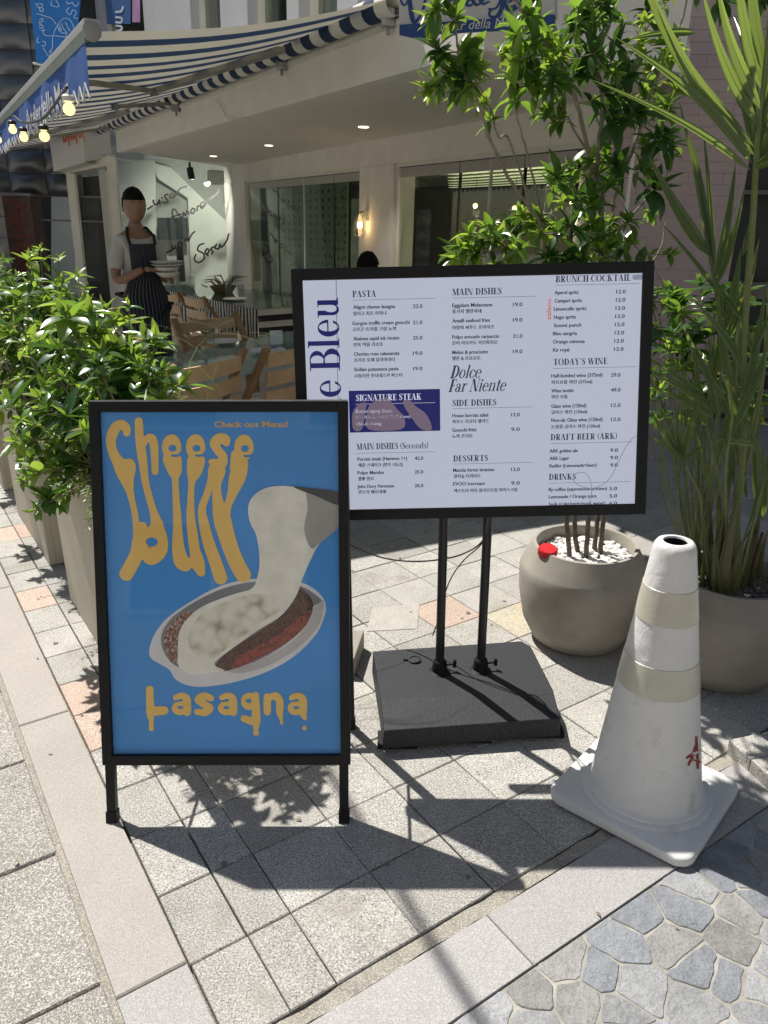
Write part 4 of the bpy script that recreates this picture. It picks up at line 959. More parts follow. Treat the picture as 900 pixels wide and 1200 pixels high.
# small concrete block whose corner shows beside the A-board
c = Vector((-.135, 2.40, 0)); mb = MB(); mb.obox(c + Vector((-.17, -.05, 0)), Vector((.2, -.03, 0)), Vector((.03, .2, 0)), Vector((0, 0, .075)))
tag(mb.build('concrete_block', m_pot, bevel=.006), 'small beige concrete block on the paving, mostly hidden behind the A-board', 'block')
# ================================================================== CAFE BUILDING (plumb frame)
m_wht = M('render_white', (.78, .745, .68), .8, .06, 3., bump=.12, bscale=60.)
m_ceil = M('ceiling_paint', (.74, .71, .65), .85, .04, 2.)
m_frame = M('frame_cream', (.70, .68, .61), .5, .05, 5.)
m_dkf = M('frame_dark', (.02, .02, .02), .4)
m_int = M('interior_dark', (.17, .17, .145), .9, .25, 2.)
m_gls = glass('window_glass', (.80, .86, .80), .05)
m_gls2 = glass('clear_glass', (.88, .92, .90), .03)
KS = .860; HCL = 1.5 + .95 * KS; HTOP = 1.5 + 1.38 * KS; HTR = 1.5 + .67 * KS
Z3 = Vector((0, 0, 1))
PC = PZ(567, 59, HCL); PE = PZ(139, 178, HCL); dF = (PE - PC).normalized(); nF = Vector((-dF.y, dF.x, 0)); nF = -nF if nF.dot(Vector((0, -1, 0))) < 0 else nF
W0 = PZ(463, 191.4, HTR); W1 = PZ(294.6, 210.6, HTR); dW = (W1 - W0).normalized(); nW = Vector((-dW.y, dW.x, 0)); nW = -nW if nW.dot(Vector((0, -1, 0))) < 0 else nW
def WP(px, py, off=0.): return onpl(RP, px, py, W0 + nW * off, nW)
def WS(s, z, off=0.): p = W0 + dW * s + nW * off; return Vector((p.x, p.y, z))
def sW(px, py): return (WP(px, py) - W0).dot(dW)
def FS(s, z, off=0.): p = PC + dF * s + nF * off; return Vector((p.x, p.y, z))
cafe = thing('cafe_building', 'white cafe front with glass walls under a flat projecting canopy', 'building', (W0.x, W0.y, 0), plumb=True)
# right fascia direction
PR = PZ(690, 73, HCL); dR = (PR - PC).normalized(); nR = Vector((dR.y, -dR.x, 0))
LF = (PE - PC).length + .1; LR = 1.25
pr_end = PC + dR * LR
sl_r = -4.2 * KS; sl_l = sW(262, 193)
foot = [PC, PE, Vector(WS(sl_l, 0)), Vector(WS(sl_r, 0)), pr_end]
mb = MB(); foot2 = [PC - nF * .1 - nR * .1 if i == 0 else p for i, p in enumerate(foot)]
mb.prism([PC - nF * .06 - nR * .06, PE - nF * .06, WS(sl_l, 0, -.4), WS(sl_r, 0, -.4), pr_end - nR * .06], HCL + .03, HTOP - .1)
mb.build('roof_slab', m_wht, cafe)
mb = MB(); mb.poly([Vector((p.x, p.y, HCL + .02)) for p in (PC - nF * .05 - nR * .05, pr_end - nR * .05, WS(sl_r, 0, -.1), WS(sl_l, 0, -.1), PE - nF * .05)]); mb.build('ceiling', m_ceil, cafe)
mb = MB(); mb.obox(FS(0, HCL, -.09), dF * LF, nF * .09, Z3 * (HTOP - HCL)); mb.build('fascia', m_wht, cafe, bevel=.006)
mb = MB(); q = PC + Vector((0, 0, 0)); mb.obox(Vector((q.x, q.y, HCL + .0015)), dR * LR, -nR * .09, Z3 * (HTOP + .15 - HCL)); mb.build('fascia', m_wht, cafe, bevel=.006)
mb = MB(); mb.obox(FS(.6, HTOP - .12, .0), dF * (LF - .6), nF * .02, Z3 * .03); mb.build('drip_trim', m_frame, cafe)
# header + piers of the glass wall
sA, sB, sC_, sD = sW(287, 197), sW(423, 194), sW(463, 191), sW(712, 156)
mb = MB(); mb.obox(WS(sl_r, HTR, -.25), dW * (sl_l - sl_r), nW * .25, Z3 * (HCL + .04 - HTR)); mb.build('header', m_wht, cafe)
for (a, b_) in ((sl_l, sA), (sB, sC_), (sD, sl_r)):
    mb = MB(); mb.obox(WS(b_, 0, -.25), dW * (a - b_), nW * .262, Z3 * (HTR - .002)); mb.build('pier', m_wht, cafe, bevel=.006)
def window(s0, s1, panes, name_):
    w = MB(); fw = .04
    w.obox(WS(s0, HTR - fw, -.06), dW * (s1 - s0), nW * .05, Z3 * fw)
    for s in (s0, s1 - fw): w.obox(WS(s, 0, -.06), dW * fw, nW * .05, Z3 * (HTR - fw - .001))
    w.obox(WS(s0 + fw, 0, -.06), dW * (s1 - s0 - 2 * fw), nW * .05, Z3 * .06)
    wo = w.build(name_, m_frame, cafe)
    tr0 = HTR - fw - .10
    n = len(panes) - 1
    for i in range(n):
        a, b_ = panes[i], panes[i + 1]
        mb = MB(); mb.obox(WS(a + .006, tr0, -.045), dW * (b_ - a - .012), nW * .02, Z3 * .093); mb.build('transom_panel', M('transom_grey', (.40, .385, .36), .5, .05), wo)
        mb = MB(); mb.obox(WS(a + .004, .065, -.038), dW * (b_ - a - .008), nW * .008, Z3 * (tr0 - .068)); mb.build('pane', m_gls, wo)
        if i:
            mb = MB(); mb.obox(WS(a - .008, .065, -.05), dW * .016, nW * .025, Z3 * (tr0 + .03)); mb.build('mullion', m_dkf if name_ == 'window' and i % 2 else m_frame, wo)
    mb = MB(); mb.obox(WS(s0 + fw, tr0 + .0945, -.05), dW * (s1 - s0 - 2 * fw), nW * .03, Z3 * .010); mb.build('track', m_dkf, wo)
    return wo
def sp(pxs, y): return [sW(p, y) for p in pxs]
window(sB + .02, sA - .02, sorted([sB + .075] + sp([389, 353.5, 323], 210) + [sA - .075]), 'window')
window(sD + .02, sC_ - .02, sorted([sD + .075] + sp([675, 641, 613, 573, 537], 180) + [sC_ - .075]), 'window')
# dark room behind, with perforated panel, louvre light and back wall
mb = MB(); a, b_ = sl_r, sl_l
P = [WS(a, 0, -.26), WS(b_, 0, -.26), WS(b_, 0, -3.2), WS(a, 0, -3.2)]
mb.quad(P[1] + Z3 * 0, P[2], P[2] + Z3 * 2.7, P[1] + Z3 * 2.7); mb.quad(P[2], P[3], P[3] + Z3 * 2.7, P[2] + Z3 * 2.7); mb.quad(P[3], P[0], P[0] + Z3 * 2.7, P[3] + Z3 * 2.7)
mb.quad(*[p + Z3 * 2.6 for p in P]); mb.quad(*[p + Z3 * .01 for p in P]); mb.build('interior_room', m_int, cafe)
m_perf = bpy.data.materials.new('perforated_panel'); m_perf.use_nodes = True
nt = m_perf.node_tree; vo = nt.nodes.new('ShaderNodeTexVoronoi'); vo.inputs['Scale'].default_value = 9; vo.inputs['Randomness'].default_value = .25
ge = nt.nodes.new('ShaderNodeNewGeometry'); nt.links.new(ge.outputs['Position'], vo.inputs[0])
cr = nt.nodes.new('ShaderNodeMapRange'); nt.links.new(vo.outputs['Distance'], cr.inputs[0]); cr.inputs[1].default_value = .25; cr.inputs[2].default_value = .32
mxx = nt.nodes.new('ShaderNodeMix'); mxx.data_type = 'RGBA'; nt.links.new(cr.outputs[0], mxx.inputs[0]); mxx.inputs[6].default_value = (.03, .03, .028, 1); mxx.inputs[7].default_value = (.42, .44, .38, 1)
nt.links.new(mxx.outputs[2], nt.nodes['Principled BSDF'].inputs[0])
mb = MB(); mb.obox(WS(sW(372, 250), .05, -.45), dW * (sW(298, 250) - sW(372, 250)), nW * .02, Z3 * 1.95)
mb.build('perforated_screen', m_perf, cafe)
for (p0, p1, z0, z1) in ((397, 408, .75, 1.75), (409, 420, .7, 1.7)):
    mb = MB(); s0, s1 = sorted((sW(p0, 250), sW(p1, 250))); mb.obox(WS(s0, z0, -.18), dW * (s1 - s0), nW * .01, Z3 * (z1 - z0)); mb.build('hanging_notice', M('notice_paper', (.6, .6, .56), .8, .2, 9.), cafe)
mb = MB(); s0, s1 = sorted((sW(306, 250), sW(326, 250))); mb.obox(WS(s0, 0, -.3), dW * (s1 - s0), nW * .05, Z3 * .95); mb.build('notice_stand', M('notice_print', (.42, .43, .40), .8, .6, 25.), cafe)
m_tube = M('light_tube', (.75, .74, .5), .5, 0, emis=.62, ecol=(.72, .74, .42))
lou = MB()
zl = WP(600, 200, -.9).z
for k in range(6):
    of = -.9 - .36 * k; a_, b_ = WP(668, 203, of), WP(533, 205, of); mb = MB(); mb.obox(Vector((a_.x, a_.y, zl)), Vector((b_.x - a_.x, b_.y - a_.y, 0)), nW * .10, Z3 * .007); mb.build('light_tube', m_tube, cafe)
    a_ = WP(478, 203, of + .14); b_ = WP(700, 203, of + .14); mb = MB(); mb.obox(Vector((a_.x, a_.y, zl + .03)), Vector((b_.x - a_.x, b_.y - a_.y, 0)), nW * .09, Z3 * .05); mb.build('louvre', M('louvre_grey', (.30, .30, .27), .7), cafe)
m_bulb = M('bulb_warm', (1, .75, .4), .4, 0, emis=4.0, ecol=(1., .62, .28))
pend = []; PLAB = ['small glowing pendant lamp in the big window, leftmost warm dot above the screen', 'small glowing pendant lamp inside the big window, second warm dot from the left', 'small glowing pendant lamp inside the big window, partly behind the tree leaves', 'small glowing pendant lamp inside the big window, rightmost and deepest in the leaves', 'small glowing pendant lamp inside the left cafe window with the dotted panel']
for (x, y, off) in ((557, 241, -1.2), (603, 244, -1.4), (641, 239, -1.1), (669, 235, -1.0), (390, 227, -1.1)):
    c = WP(x, y, off); t = thing('pendant_lamp', PLAB[len(pend)], 'lamp', c, 'pendant lamps glowing inside the cafe', plumb=True); pend.append(t)
    pl = bpy.data.lights.new('pendant_light', 'POINT'); pl.energy = 6; pl.color = (1, .86, .66); pl.shadow_soft_size = .05; lo = bpy.data.objects.new('pendant_light', pl); COL.objects.link(lo); lo.location = c - Z3 * .08; PLUMB.append(lo)
    mb = MB(); mb.lathe(c, [(.028 * math.sin(a), -.028 * math.cos(a)) for a in [math.pi * k / 8 for k in range(9)]], 12, False); mb.build('globe', m_bulb, t, smooth=True)
    mb = MB(); mb.tube([c + Z3 * .028, Vector((c.x, c.y, 2.45))], .003, 5); mb.build('cord', m_dkf, t)
# recessed ceiling lights
m_led = M('downlight', (1, .95, .85), .5, 0, emis=1.6, ecol=(1, .9, .75))
for i, (x, y) in enumerate(((315, 171), (426, 149.5), (250, 183.5), (347, 152))):
    if i == 3: continue
    c = PZ(x, y, HCL + .012); mb = MB(); mb.lathe(c, [(.05, 0), (.05, .004), (.036, .004), (.0, .004)], 20, False)
    t = mb.build('downlight', m_led, plumb=True, origin=c)
    pl = bpy.data.lights.new('downlight_light', 'SPOT'); pl.energy = 30; pl.spot_size = R_(110); pl.spot_blend = .6; pl.color = (1, .9, .76); pl.shadow_soft_size = .04; lo = bpy.data.objects.new('downlight_light', pl); COL.objects.link(lo); lo.location = c - Z3 * .02; PLUMB.append(lo)
    tag(t, ['small round downlight in the canopy ceiling above the left window', 'small round downlight in the canopy ceiling nearest the potted tree', 'small round downlight in the canopy ceiling near the staircase glass'][i], 'ceiling light')
c = PZ(222, 190, HCL + .02); t = thing('spotlight', 'small black spotlight hanging from the ceiling over the staircase', 'spotlight', c, plumb=True)
mb = MB(); mb.tube([c, c - Z3 * .10], .02, 8); mb.build('stem', m_dkf, t); mb = MB(); mb.tube([c - Z3 * .09, c - Z3 * .26 + Vector((.03, -.03, 0))], .055, 12); mb.build('head', m_dkf, t, smooth=True)
pl = bpy.data.lights.new('spotlight_light', 'SPOT'); pl.energy = 160; pl.spot_size = R_(100); pl.spot_blend = .7; pl.color = (1, .95, .85); pl.shadow_soft_size = .05; lo = bpy.data.objects.new('spotlight_light', pl); COL.objects.link(lo); lo.location = c - Z3 * .27 + Vector((.03, -.03, 0)); lo.rotation_euler = Vector((-.15, 1, -.35)).to_track_quat('-Z', 'Y').to_euler(); PLUMB.append(lo)
# wall sconce
c = WP(430, 262, .02); t = thing('wall_sconce', 'lit glass wall sconce on the white pier left of the big window', 'lamp', c, plumb=True)
mb = MB(); mb.box(c + Z3 * .09, (.09, .05, .12)); mb.build('backplate', m_frame, t, bevel=.005)
cb = c + nW * .09
mb = MB(); mb.tube([c + Z3 * .13, cb + Z3 * .12], .012, 8); mb.build('bracket', m_galv, t, smooth=True)
mb = MB(); mb.lathe(cb, [(.03, .1), (.06, .06), (.085, -.02), (.08, -.10), (.055, -.14)], 20, False); mb.build('glass_shade', m_gls2, t, smooth=True)
mb = MB(); mb.lathe(cb, [(.03 * math.sin(math.pi * k / 8), -.035 * math.cos(math.pi * k / 8) - .02) for k in range(9)], 12, False); mb.build('bulb', M('bulb_bright', (1, .7, .35), .4, 0, emis=14., ecol=(1., .62, .26)), t, smooth=True)
pl = bpy.data.lights.new('sconce_light', 'POINT'); pl.energy = 1.6; pl.color = (1, .62, .3); pl.shadow_soft_size = .04
lo = bpy.data.objects.new('sconce_light', pl); COL.objects.link(lo); lo.location = cb - Z3 * .02 + nW * .0; PLUMB.append(lo)

# ---- stair glass wall facing us, with handwriting
yS = 14.6
def SW_(px, py, dy=0.): return PY(px, py, yS + dy)
sw = thing('stair_wall', 'pale glass wall with staircase and black handwritten words behind the waiter', 'wall', SW_(200, 330), plumb=True)
def spanel(name, pts, dy, mat, th=.05):
    mb = MB(); f = [SW_(x, y, dy) for x, y in pts]; n = len(f)
    mb.poly(f); bk = [p + Vector((0, th, 0)) for p in f]; mb.poly(list(reversed(bk)))
    for i in range(n): mb.quad(f[i], bk[i], bk[(i + 1) % n], f[(i + 1) % n])
    return mb.build(name, mat, sw)
m_pale = M('stair_pale', (.82, .85, .76), .8, .06, 2.)
spanel('back_wall', [(60, 150), (290, 150), (300, 420), (60, 420)], 1.6, M('stair_grey', (.60, .62, .55), .85, .08, 1.))
spanel('left_panel', [(137, 186), (181, 188), (184, 345), (140, 345)], 1.0, m_pale)
spanel('stair_flank', [(176, 190), (200, 196), (274, 268), (274, 345), (225, 345), (220, 232), (186, 210)], 1.2, m_pale)
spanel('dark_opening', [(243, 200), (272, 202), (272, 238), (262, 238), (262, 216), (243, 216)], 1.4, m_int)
spanel('dark_shelf', [(184, 255), (219, 255), (220, 280), (185, 281)], 1.05, M('shelf_dark', (.035, .05, .05), .5, .2, 9.))
spanel('dark_post', [(206, 290), (214, 290), (217, 330), (209, 330)], .9, m_dkf)
mb = MB(); mb.quad(SW_(135, 345), SW_(272, 345), SW_(272, 186), SW_(135, 186)); mb.build('glass_sheet', m_gls2, sw)
S = Sheet(160, 200, 280, 320, .35)
wr = lambda L: S.stroke([(100 + x / 3.4615, 180 + y / 3.4615, .95) for x, y in L], k=5)
for L in ([(252, 226), (272, 212)], [(275, 190), (280, 205), (292, 205), (300, 188), (303, 205)], [(310, 178), (312, 180)], [(335, 165), (322, 170), (328, 184), (336, 195), (322, 200), (312, 196)], [(352, 160), (342, 172), (350, 180), (362, 165), (358, 178), (372, 160), (385, 142), (412, 132)],
          [(362, 275), (352, 240), (360, 225), (380, 250), (392, 262)], [(350, 258), (388, 246)], [(395, 258), (398, 238), (406, 252), (412, 232), (420, 246)], [(432, 225), (426, 238), (438, 242), (444, 226), (434, 222)], [(452, 232), (455, 215), (464, 212)], [(468, 218), (484, 208), (480, 196), (468, 206), (474, 222), (500, 190), (530, 165), (546, 140)],
          [(330, 402), (350, 392)], [(352, 375), (356, 388), (366, 380), (364, 374)], [(378, 362), (376, 378), (390, 376), (388, 360), (378, 362)], [(402, 348), (408, 352), (416, 342), (418, 356), (430, 330), (444, 316)],
          [(480, 365), (462, 372), (456, 392), (478, 405), (482, 425), (460, 442), (442, 430), (448, 410)], [(492, 408), (502, 396), (494, 386), (486, 402), (498, 414)], [(520, 378), (508, 388), (518, 398), (512, 406)], [(532, 368), (526, 382), (540, 386), (546, 368), (552, 380), (572, 356), (582, 326)]): wr(L)
mb = MB(); S.put(mb, lambda x, y: SW_(x, y, -.015)); mb.build('handwriting', m_dkf, sw)
# entrance posts and box
post = thing('entrance_frame', 'cream framed glass vestibule at the far left end of the canopy', 'door frame', PY(88, 310, 12.6), plumb=True)
def vpost(x0, y0, x1, y1, y, w, d, m=m_frame, name='post', par=None):
    a, b_ = PY(x0, y0, y), PY(x1, y1, y); z0 = 0
    c = (a + b_) / 2; mb = MB(); mb.obox(Vector((c.x - w / 2, y, 0)), Vector((w, 0, 0)), Vector((0, d, 0)), Vector((0, 0, a.z))); return mb.build(name, m, par or post)
vpost(81, 203, 94, 310, 12.6, .12, .1); vpost(119, 195, 127, 300, 13.2, .09, .08); vpost(131, 184, 138, 300, 12.7, .13, .1); vpost(125, 200, 132, 300, 12.9, .05, .05)
mb = MB(); a, b_ = PY(76, 204, 12.6), PY(134, 192, 12.7); mb.obox(a, b_ - a, Vector((0, .1, 0)), Z3 * .12); mb.build('lintel', m_frame, post)
mb = MB(); mb.quad(PY(97, 330, 12.7), PY(121, 330, 13.2), PY(116, 205, 13.2), PY(87, 208, 12.7)); mb.build('pane', m_gls, post)
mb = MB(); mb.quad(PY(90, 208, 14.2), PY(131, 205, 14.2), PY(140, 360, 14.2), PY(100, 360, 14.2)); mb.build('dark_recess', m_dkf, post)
box = thing('sign_box', 'white box sign with orange red lettering under the striped awning', 'sign', PY(98, 190, 12.3), plumb=True)
m_sb = M('sign_white', (.62, .62, .62), .5, .04, 3.)
mb = MB(); f = [PY(57, 157, 12.3), PY(63, 201, 12.3), PY(100, 190, 12.3 + .0), PY(96, 150, 12.3)]
mb.quad(f[0], f[1], f[2], f[3]); mb.quad(f[3], f[2], PY(131, 184, 12.9), PY(128, 146, 12.9)); bk = Vector((.1, 1.2, 0)); mb.quad(f[1], f[1] + bk, f[2] + bk, f[2]); mb.quad(f[0] + bk, f[1] + bk, f[1], f[0])
mb.quad(f[0], f[3], f[3] + bk, f[0] + bk); mb.build('cabinet', m_sb, box)
mb = MB(); a = PY(74.5, 170.5, 12.28); r_ = PY(99, 163, 12.28) - a
TEXTQ.append(dict(s='미더히', w=r_.length, h=.30, bold=.03, mb=mb, fn=lambda x, y, t, a=a, r=r_.normalized(): a + r * x + Z3 * y)); LATE.append((mb, 'lettering', M('orange_red', (.62, .13, .05), .6), box))

# ---- round-cornered "Vita de Bleu" board at the canopy corner
vs_ = thing('shop_sign', 'white shop board reading Vita de Bleu above a dark blue ribbon', 'shop sign', PY(468, 30, 4.55), plumb=True)
e0 = PY(466, 40, 4.56); e1 = PY(652, 32, 4.17); dS = (Vector((e1.x, e1.y, 0)) - Vector((e0.x, e0.y, 0))).normalized(); nS = Vector((dS.y, -dS.x, 0))
def VS(px, py, off=0.): return onpl(RP, px, py, e0 + nS * off, nS)
def vsheet(name, pts, off, mat, th=.02, smooth=False):
    mb = MB(); f = [VS(x, y, off) for x, y in pts]; n = len(f); mb.poly(f); bk = [p - nS * th for p in f]; mb.poly(list(reversed(bk)))
    for i in range(n): mb.quad(f[i], bk[i], bk[(i + 1) % n], f[(i + 1) % n])
    return mb.build(name, mat, vs_)
m_snavy = M('sign_navy', (.012, .055, .19), .5, .06, 6.)
vsheet('board', [(468, 30), (650, 20), (648, -60), (466, -60)], 0, M('sign_cream', (.55, .52, .50), .6, .06, 5.), .05)
vsheet('ribbon', [(468, 29), (468, 41), (500, 48), (506, 40), (600, 35), (602, 36), (650, 28), (650, 17)], .012, m_snavy, .014)
vsheet('ribbon_tail', [(606, 33.5), (606, 44.5), (626, 37), (650, 32), (650, 28)], .016, M('sign_navy2', (.009, .04, .15), .5), .012)
mb = MB(); a = VS(506, 37.2, .0145); r_ = VS(609, 30.5, .0145) - a
TEXTQ.append(dict(s='Atelier della Musa', w=r_.length, h=.058, shear=.2, mb=mb, fn=lambda x, y, t, a=a, r=r_.normalized(): a + r * x + Z3 * y)); LATE.append((mb, 'ribbon_lettering', M('sign_letter_white', (.6, .6, .6), .6), vs_))
S = Sheet(460, -45, 650, 30, .7)
def vt(L, w=1.9): S.stroke([(440 + x / 5.625, y / 5.625, w * r / 10) for x, y, r in L])
vt([(165, 0, 5), (180, 30, 7), (200, 28, 6), (215, -10, 5), (225, -60, 7), (228, 30, 13), (240, 110, 15), (258, 148, 12), (290, 110, 8), (320, 40, 8), (335, -60, 8)])
vt([(395, -40, 9), (375, 30, 12), (395, 70, 9), (420, 40, 5)]); vt([(430, -110, 8), (425, -20, 12), (430, 50, 11), (455, 55, 5), (475, 10, 5)])
vt([(530, 10, 7), (500, -5, 8), (470, 30, 12), (475, 70, 10), (510, 50, 6), (535, 5, 7), (535, 60, 11), (560, 65, 6), (590, 20, 5)])
vt([(650, -60, 9), (640, -10, 12), (660, 30, 9), (690, 25, 6)]); vt([(640, -5, 9), (610, 0, 10), (600, 30, 10), (630, 35, 6), (650, 0, 6)]); vt([(690, 10, 5), (720, -10, 8), (705, -40, 8), (690, 0, 11), (710, 25, 8), (750, 10, 5)])
vt([(880, -120, 6), (850, -20, 12), (830, 60, 14), (800, 110, 13), (765, 112, 9), (748, 90, 7), (765, 62, 8)]); vt([(800, -90, 6), (900, -140, 9), (940, -90, 11), (900, -45, 8), (870, -40, 6), (925, -20, 10), (940, 30, 12), (900, 70, 10), (866, 60, 7), (858, 40, 6)])
vt([(960, 40, 6), (985, -60, 9), (1000, -140, 8), (975, -60, 8), (965, 10, 12), (985, 50, 8)])
def vt2(L): S.stroke([(580 + x / 5.625, y / 5.625, 1.9 * r / 10) for x, y, r in L])
vt2([(-40, 60, 6), (10, 50, 6), (50, -30, 8)]); vt2([(60, 30, 6), (110, 0, 8), (120, -50, 8), (90, -40, 9), (68, 20, 12), (90, 45, 9), (140, 30, 6), (160, -20, 6), (158, -90, 8)]); vt2([(158, -90, 8), (155, -20, 11), (180, 10, 9), (215, -30, 7), (215, -90, 8), (215, 0, 11), (250, 5, 5)])
mb = MB(); S.put(mb, lambda x, y: VS(x, y, .003)); mb.build('script_lettering', m_snavy, vs_)
mb = MB()
for q in (e0, VS(600, 20)): mb.bar(q + Z3 * .1 - nS * .05, Vector((q.x, q.y, q.z + .1)) - nS * .5, .03, .03)
mb.build('bracket', m_galv, vs_)

# ---- upper storey behind the awning
up = thing('upper_facade', 'pale upper storey of the cafe with narrow windows above the awning', 'building', FS(2, HTOP, -.5), plumb=True)
OU = -.45
mb = MB(); L0, L1 = 3.3 * KS, 12.5; z1 = 6.2
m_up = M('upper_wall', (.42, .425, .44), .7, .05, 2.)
wins = []
def fs_at(px, py): p = onpl(RP, px, py, FS(0, 0, OU), nF); return (p - PC).dot(dF)
edges = [fs_at(x, 15) for x in (470, 419, 395, 350, 336, 290, 258, 223, 168, 117)]
for i in range(len(edges) - 1):
    a, b_ = edges[i], edges[i + 1]
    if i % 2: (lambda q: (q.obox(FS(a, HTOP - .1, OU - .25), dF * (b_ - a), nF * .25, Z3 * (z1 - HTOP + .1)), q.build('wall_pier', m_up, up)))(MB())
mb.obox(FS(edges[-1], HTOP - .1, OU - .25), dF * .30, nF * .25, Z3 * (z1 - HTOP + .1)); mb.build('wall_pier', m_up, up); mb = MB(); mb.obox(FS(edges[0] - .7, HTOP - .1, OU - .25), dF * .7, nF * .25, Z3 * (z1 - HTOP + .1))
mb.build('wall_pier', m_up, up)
for i in range(0, len(edges) - 1, 2):
    a, b_ = edges[i], edges[i + 1]
    mb = MB(); mb.obox(FS(a + .002, HTOP - .1, OU - .2), dF * .05, nF * .1, Z3 * (z1 - HTOP)); mb.obox(FS(b_ - .052, HTOP - .1, OU - .2), dF * .05, nF * .1, Z3 * (z1 - HTOP)); fo = mb.build('window', m_frame, up)
    mb = MB(); mb.obox(FS(a + .054, HTOP - .1, OU - .17), dF * (b_ - a - .108), nF * .01, Z3 * (z1 - HTOP)); mb.build('pane', m_gls, fo)
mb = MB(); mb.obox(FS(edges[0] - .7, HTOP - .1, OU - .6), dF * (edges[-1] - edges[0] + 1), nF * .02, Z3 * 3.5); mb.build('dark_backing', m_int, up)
def upanel(name, x0, x1, y0, y1, mat, off=OU - .1):
    mb = MB(); a = onpl(RP, x0, y1, FS(0, 0, off), nF); c = onpl(RP, x1, y0, FS(0, 0, off), nF); b_ = onpl(RP, x1, y1, FS(0, 0, off), nF); d = onpl(RP, x0, y0, FS(0, 0, off), nF); mb.quad(a, b_, c, d); mb.quad(*[q - nF * .01 for q in (d, c, b_, a)]); return mb.build(name, mat, up)
upanel('blue_notice', 122, 153, -30, 28, M('notice_blue', (.04, .12, .30), .5, .1)); upanel('pink_notice', 155, 164, -30, 26, M('notice_pink', (.45, .25, .42), .5, .1)); upanel('green_notice', 196, 221, -30, 20, M('notice_green', (.10, .42, .12), .5, .1))
mb = MB(); a = onpl(RP, 139, 24, FS(0, 0, OU - .095), nF); r_ = -dF
S = Sheet(0, 0, 26, 60, .4)
for L in ([(8, 55, 1.2), (8, 42, 1.2)], [(8, 55, 1.2), (14, 54, 1.2), (15, 50, 1.2), (9, 49, 1.1), (17, 46, 1.2), (15, 42, 1.2), (8, 42, 1.2)], [(8, 36, 1), (14, 35, 1.2), (14, 31, 1.2), (8, 30, 1)], [(8, 26, 1.2), (14, 26, 1.2), (14, 21, 1), (8, 20, 1.2)], [(8, 14, 1.2), (14, 13, 1.2), (16, 8, 1.2)]): S.stroke(L)
S.put(mb, lambda x, y: onpl(RP, 128 + x, 22 - (60 - y) + 38, FS(0, 0, OU - .094), nF)); mb.build('notice_writing', M('chalk_white', (.55, .6, .66), .7), up)

# ---- striped retractable awning
awn = thing('awning', 'navy and cream striped awning with blue lettered valance over the terrace', 'awning', FS(1, HTOP, .1), plumb=True)
s0 = .90 * KS + .02; A0 = FS(s0, HTOP + .01, .03)
Bq = onpl(RP, 117, 37, A0, dF); outL = (Bq - A0).dot(nF); dz = Bq.z - A0.z
sl_v = nF * outL + Z3 * dz; LA = 10.4
def AW(s, t, dn=0.): return A0 + dF * s + sl_v * t + Z3 * (-.05 * math.sin(math.pi * t) - dn)
m_navy = M('awning_navy', (.018, .045, .10), .85, .1, 8.); m_crm = M('awning_cream', (.78, .76, .70), .85, .06, 8.)
for m_ in (m_navy, m_crm):     # woven cloth lets some sun through
    nt = m_.node_tree; tr = nt.nodes.new('ShaderNodeBsdfTranslucent'); tr.inputs[0].default_value = (*[min(1, x * 1.1) for x in nt.nodes['Mix'].inputs[6].default_value[:3]], 1) if False else ((.5, .47, .38, 1) if m_ is m_crm else (.02, .05, .12, 1))
    ms = nt.nodes.new('ShaderNodeMixShader'); ms.inputs[0].default_value = .18; nt.links.new(nt.nodes['Principled BSDF'].outputs[0], ms.inputs[1]); nt.links.new(tr.outputs[0], ms.inputs[2]); nt.links.new(ms.outputs[0], nt.nodes['Material Output'].inputs[0])
mb = MB(); k = 0; s = 0.; seq = [.26, .20, .26, .20, .24, .16, .22, .20]
while s < LA:
    w = seq[k % 8]; mb.cur = k % 2
    for i in range(8): mb.quad(AW(s, i / 8), AW(s + w, i / 8), AW(s + w, (i + 1) / 8), AW(s, (i + 1) / 8))
    s += w; k += 1
mb.build('striped_cloth', [m_crm, m_navy], awn, smooth=False)
mb = MB(); mb.tube([A0 + sl_v * 0 - dF * .02, A0 + dF * LA], .045, 14, True); mb.build('roller_core', m_frame, awn, smooth=True)
mb = MB(); k = 0; s = 0
while s < LA:
    w = .15; mb.cur = k % 2; c0, c1 = A0 + dF * s - Z3 * .03 + nF * .03, A0 + dF * (s + w) - Z3 * .03 + nF * .03; mb.tube([c0, c1], .068, 14, False); s += w; k += 1
mb.build('cloth_roll', [m_crm, m_navy], awn, smooth=True)
m_bar = M('awning_bar', (.42, .42, .41), .45, .06, 5.); m_barg = M('awning_bar_green', (.16, .18, .15), .4, .1, 5.)
B0 = A0 + sl_v; mb = MB()
mb.obox(B0 - dF * .03 + Z3 * .0, dF * (LA + .05), nF * .075, Z3 * .045); mb.build('front_bar', m_bar, awn, bevel=.008)
mb = MB(); mb.obox(B0 + nF * .062 - Z3 * .052, dF * LA, nF * .012, Z3 * .05); mb.build('front_bar_face', m_barg, awn)
mb = MB(); mb.lathe((0, 0, 0), [(.044, 0), (.044, .018), (.034, .024), (0, .024)], 20, True)
rot = (-dF).to_track_quat('Z', 'Y').to_matrix(); mb.v = [rot @ v + B0 - dF * .03 + nF * .045 - Z3 * .01 for v in mb.v]; mb.build('end_cap', M('cap_grey', (.33, .32, .31), .5), awn, smooth=True)
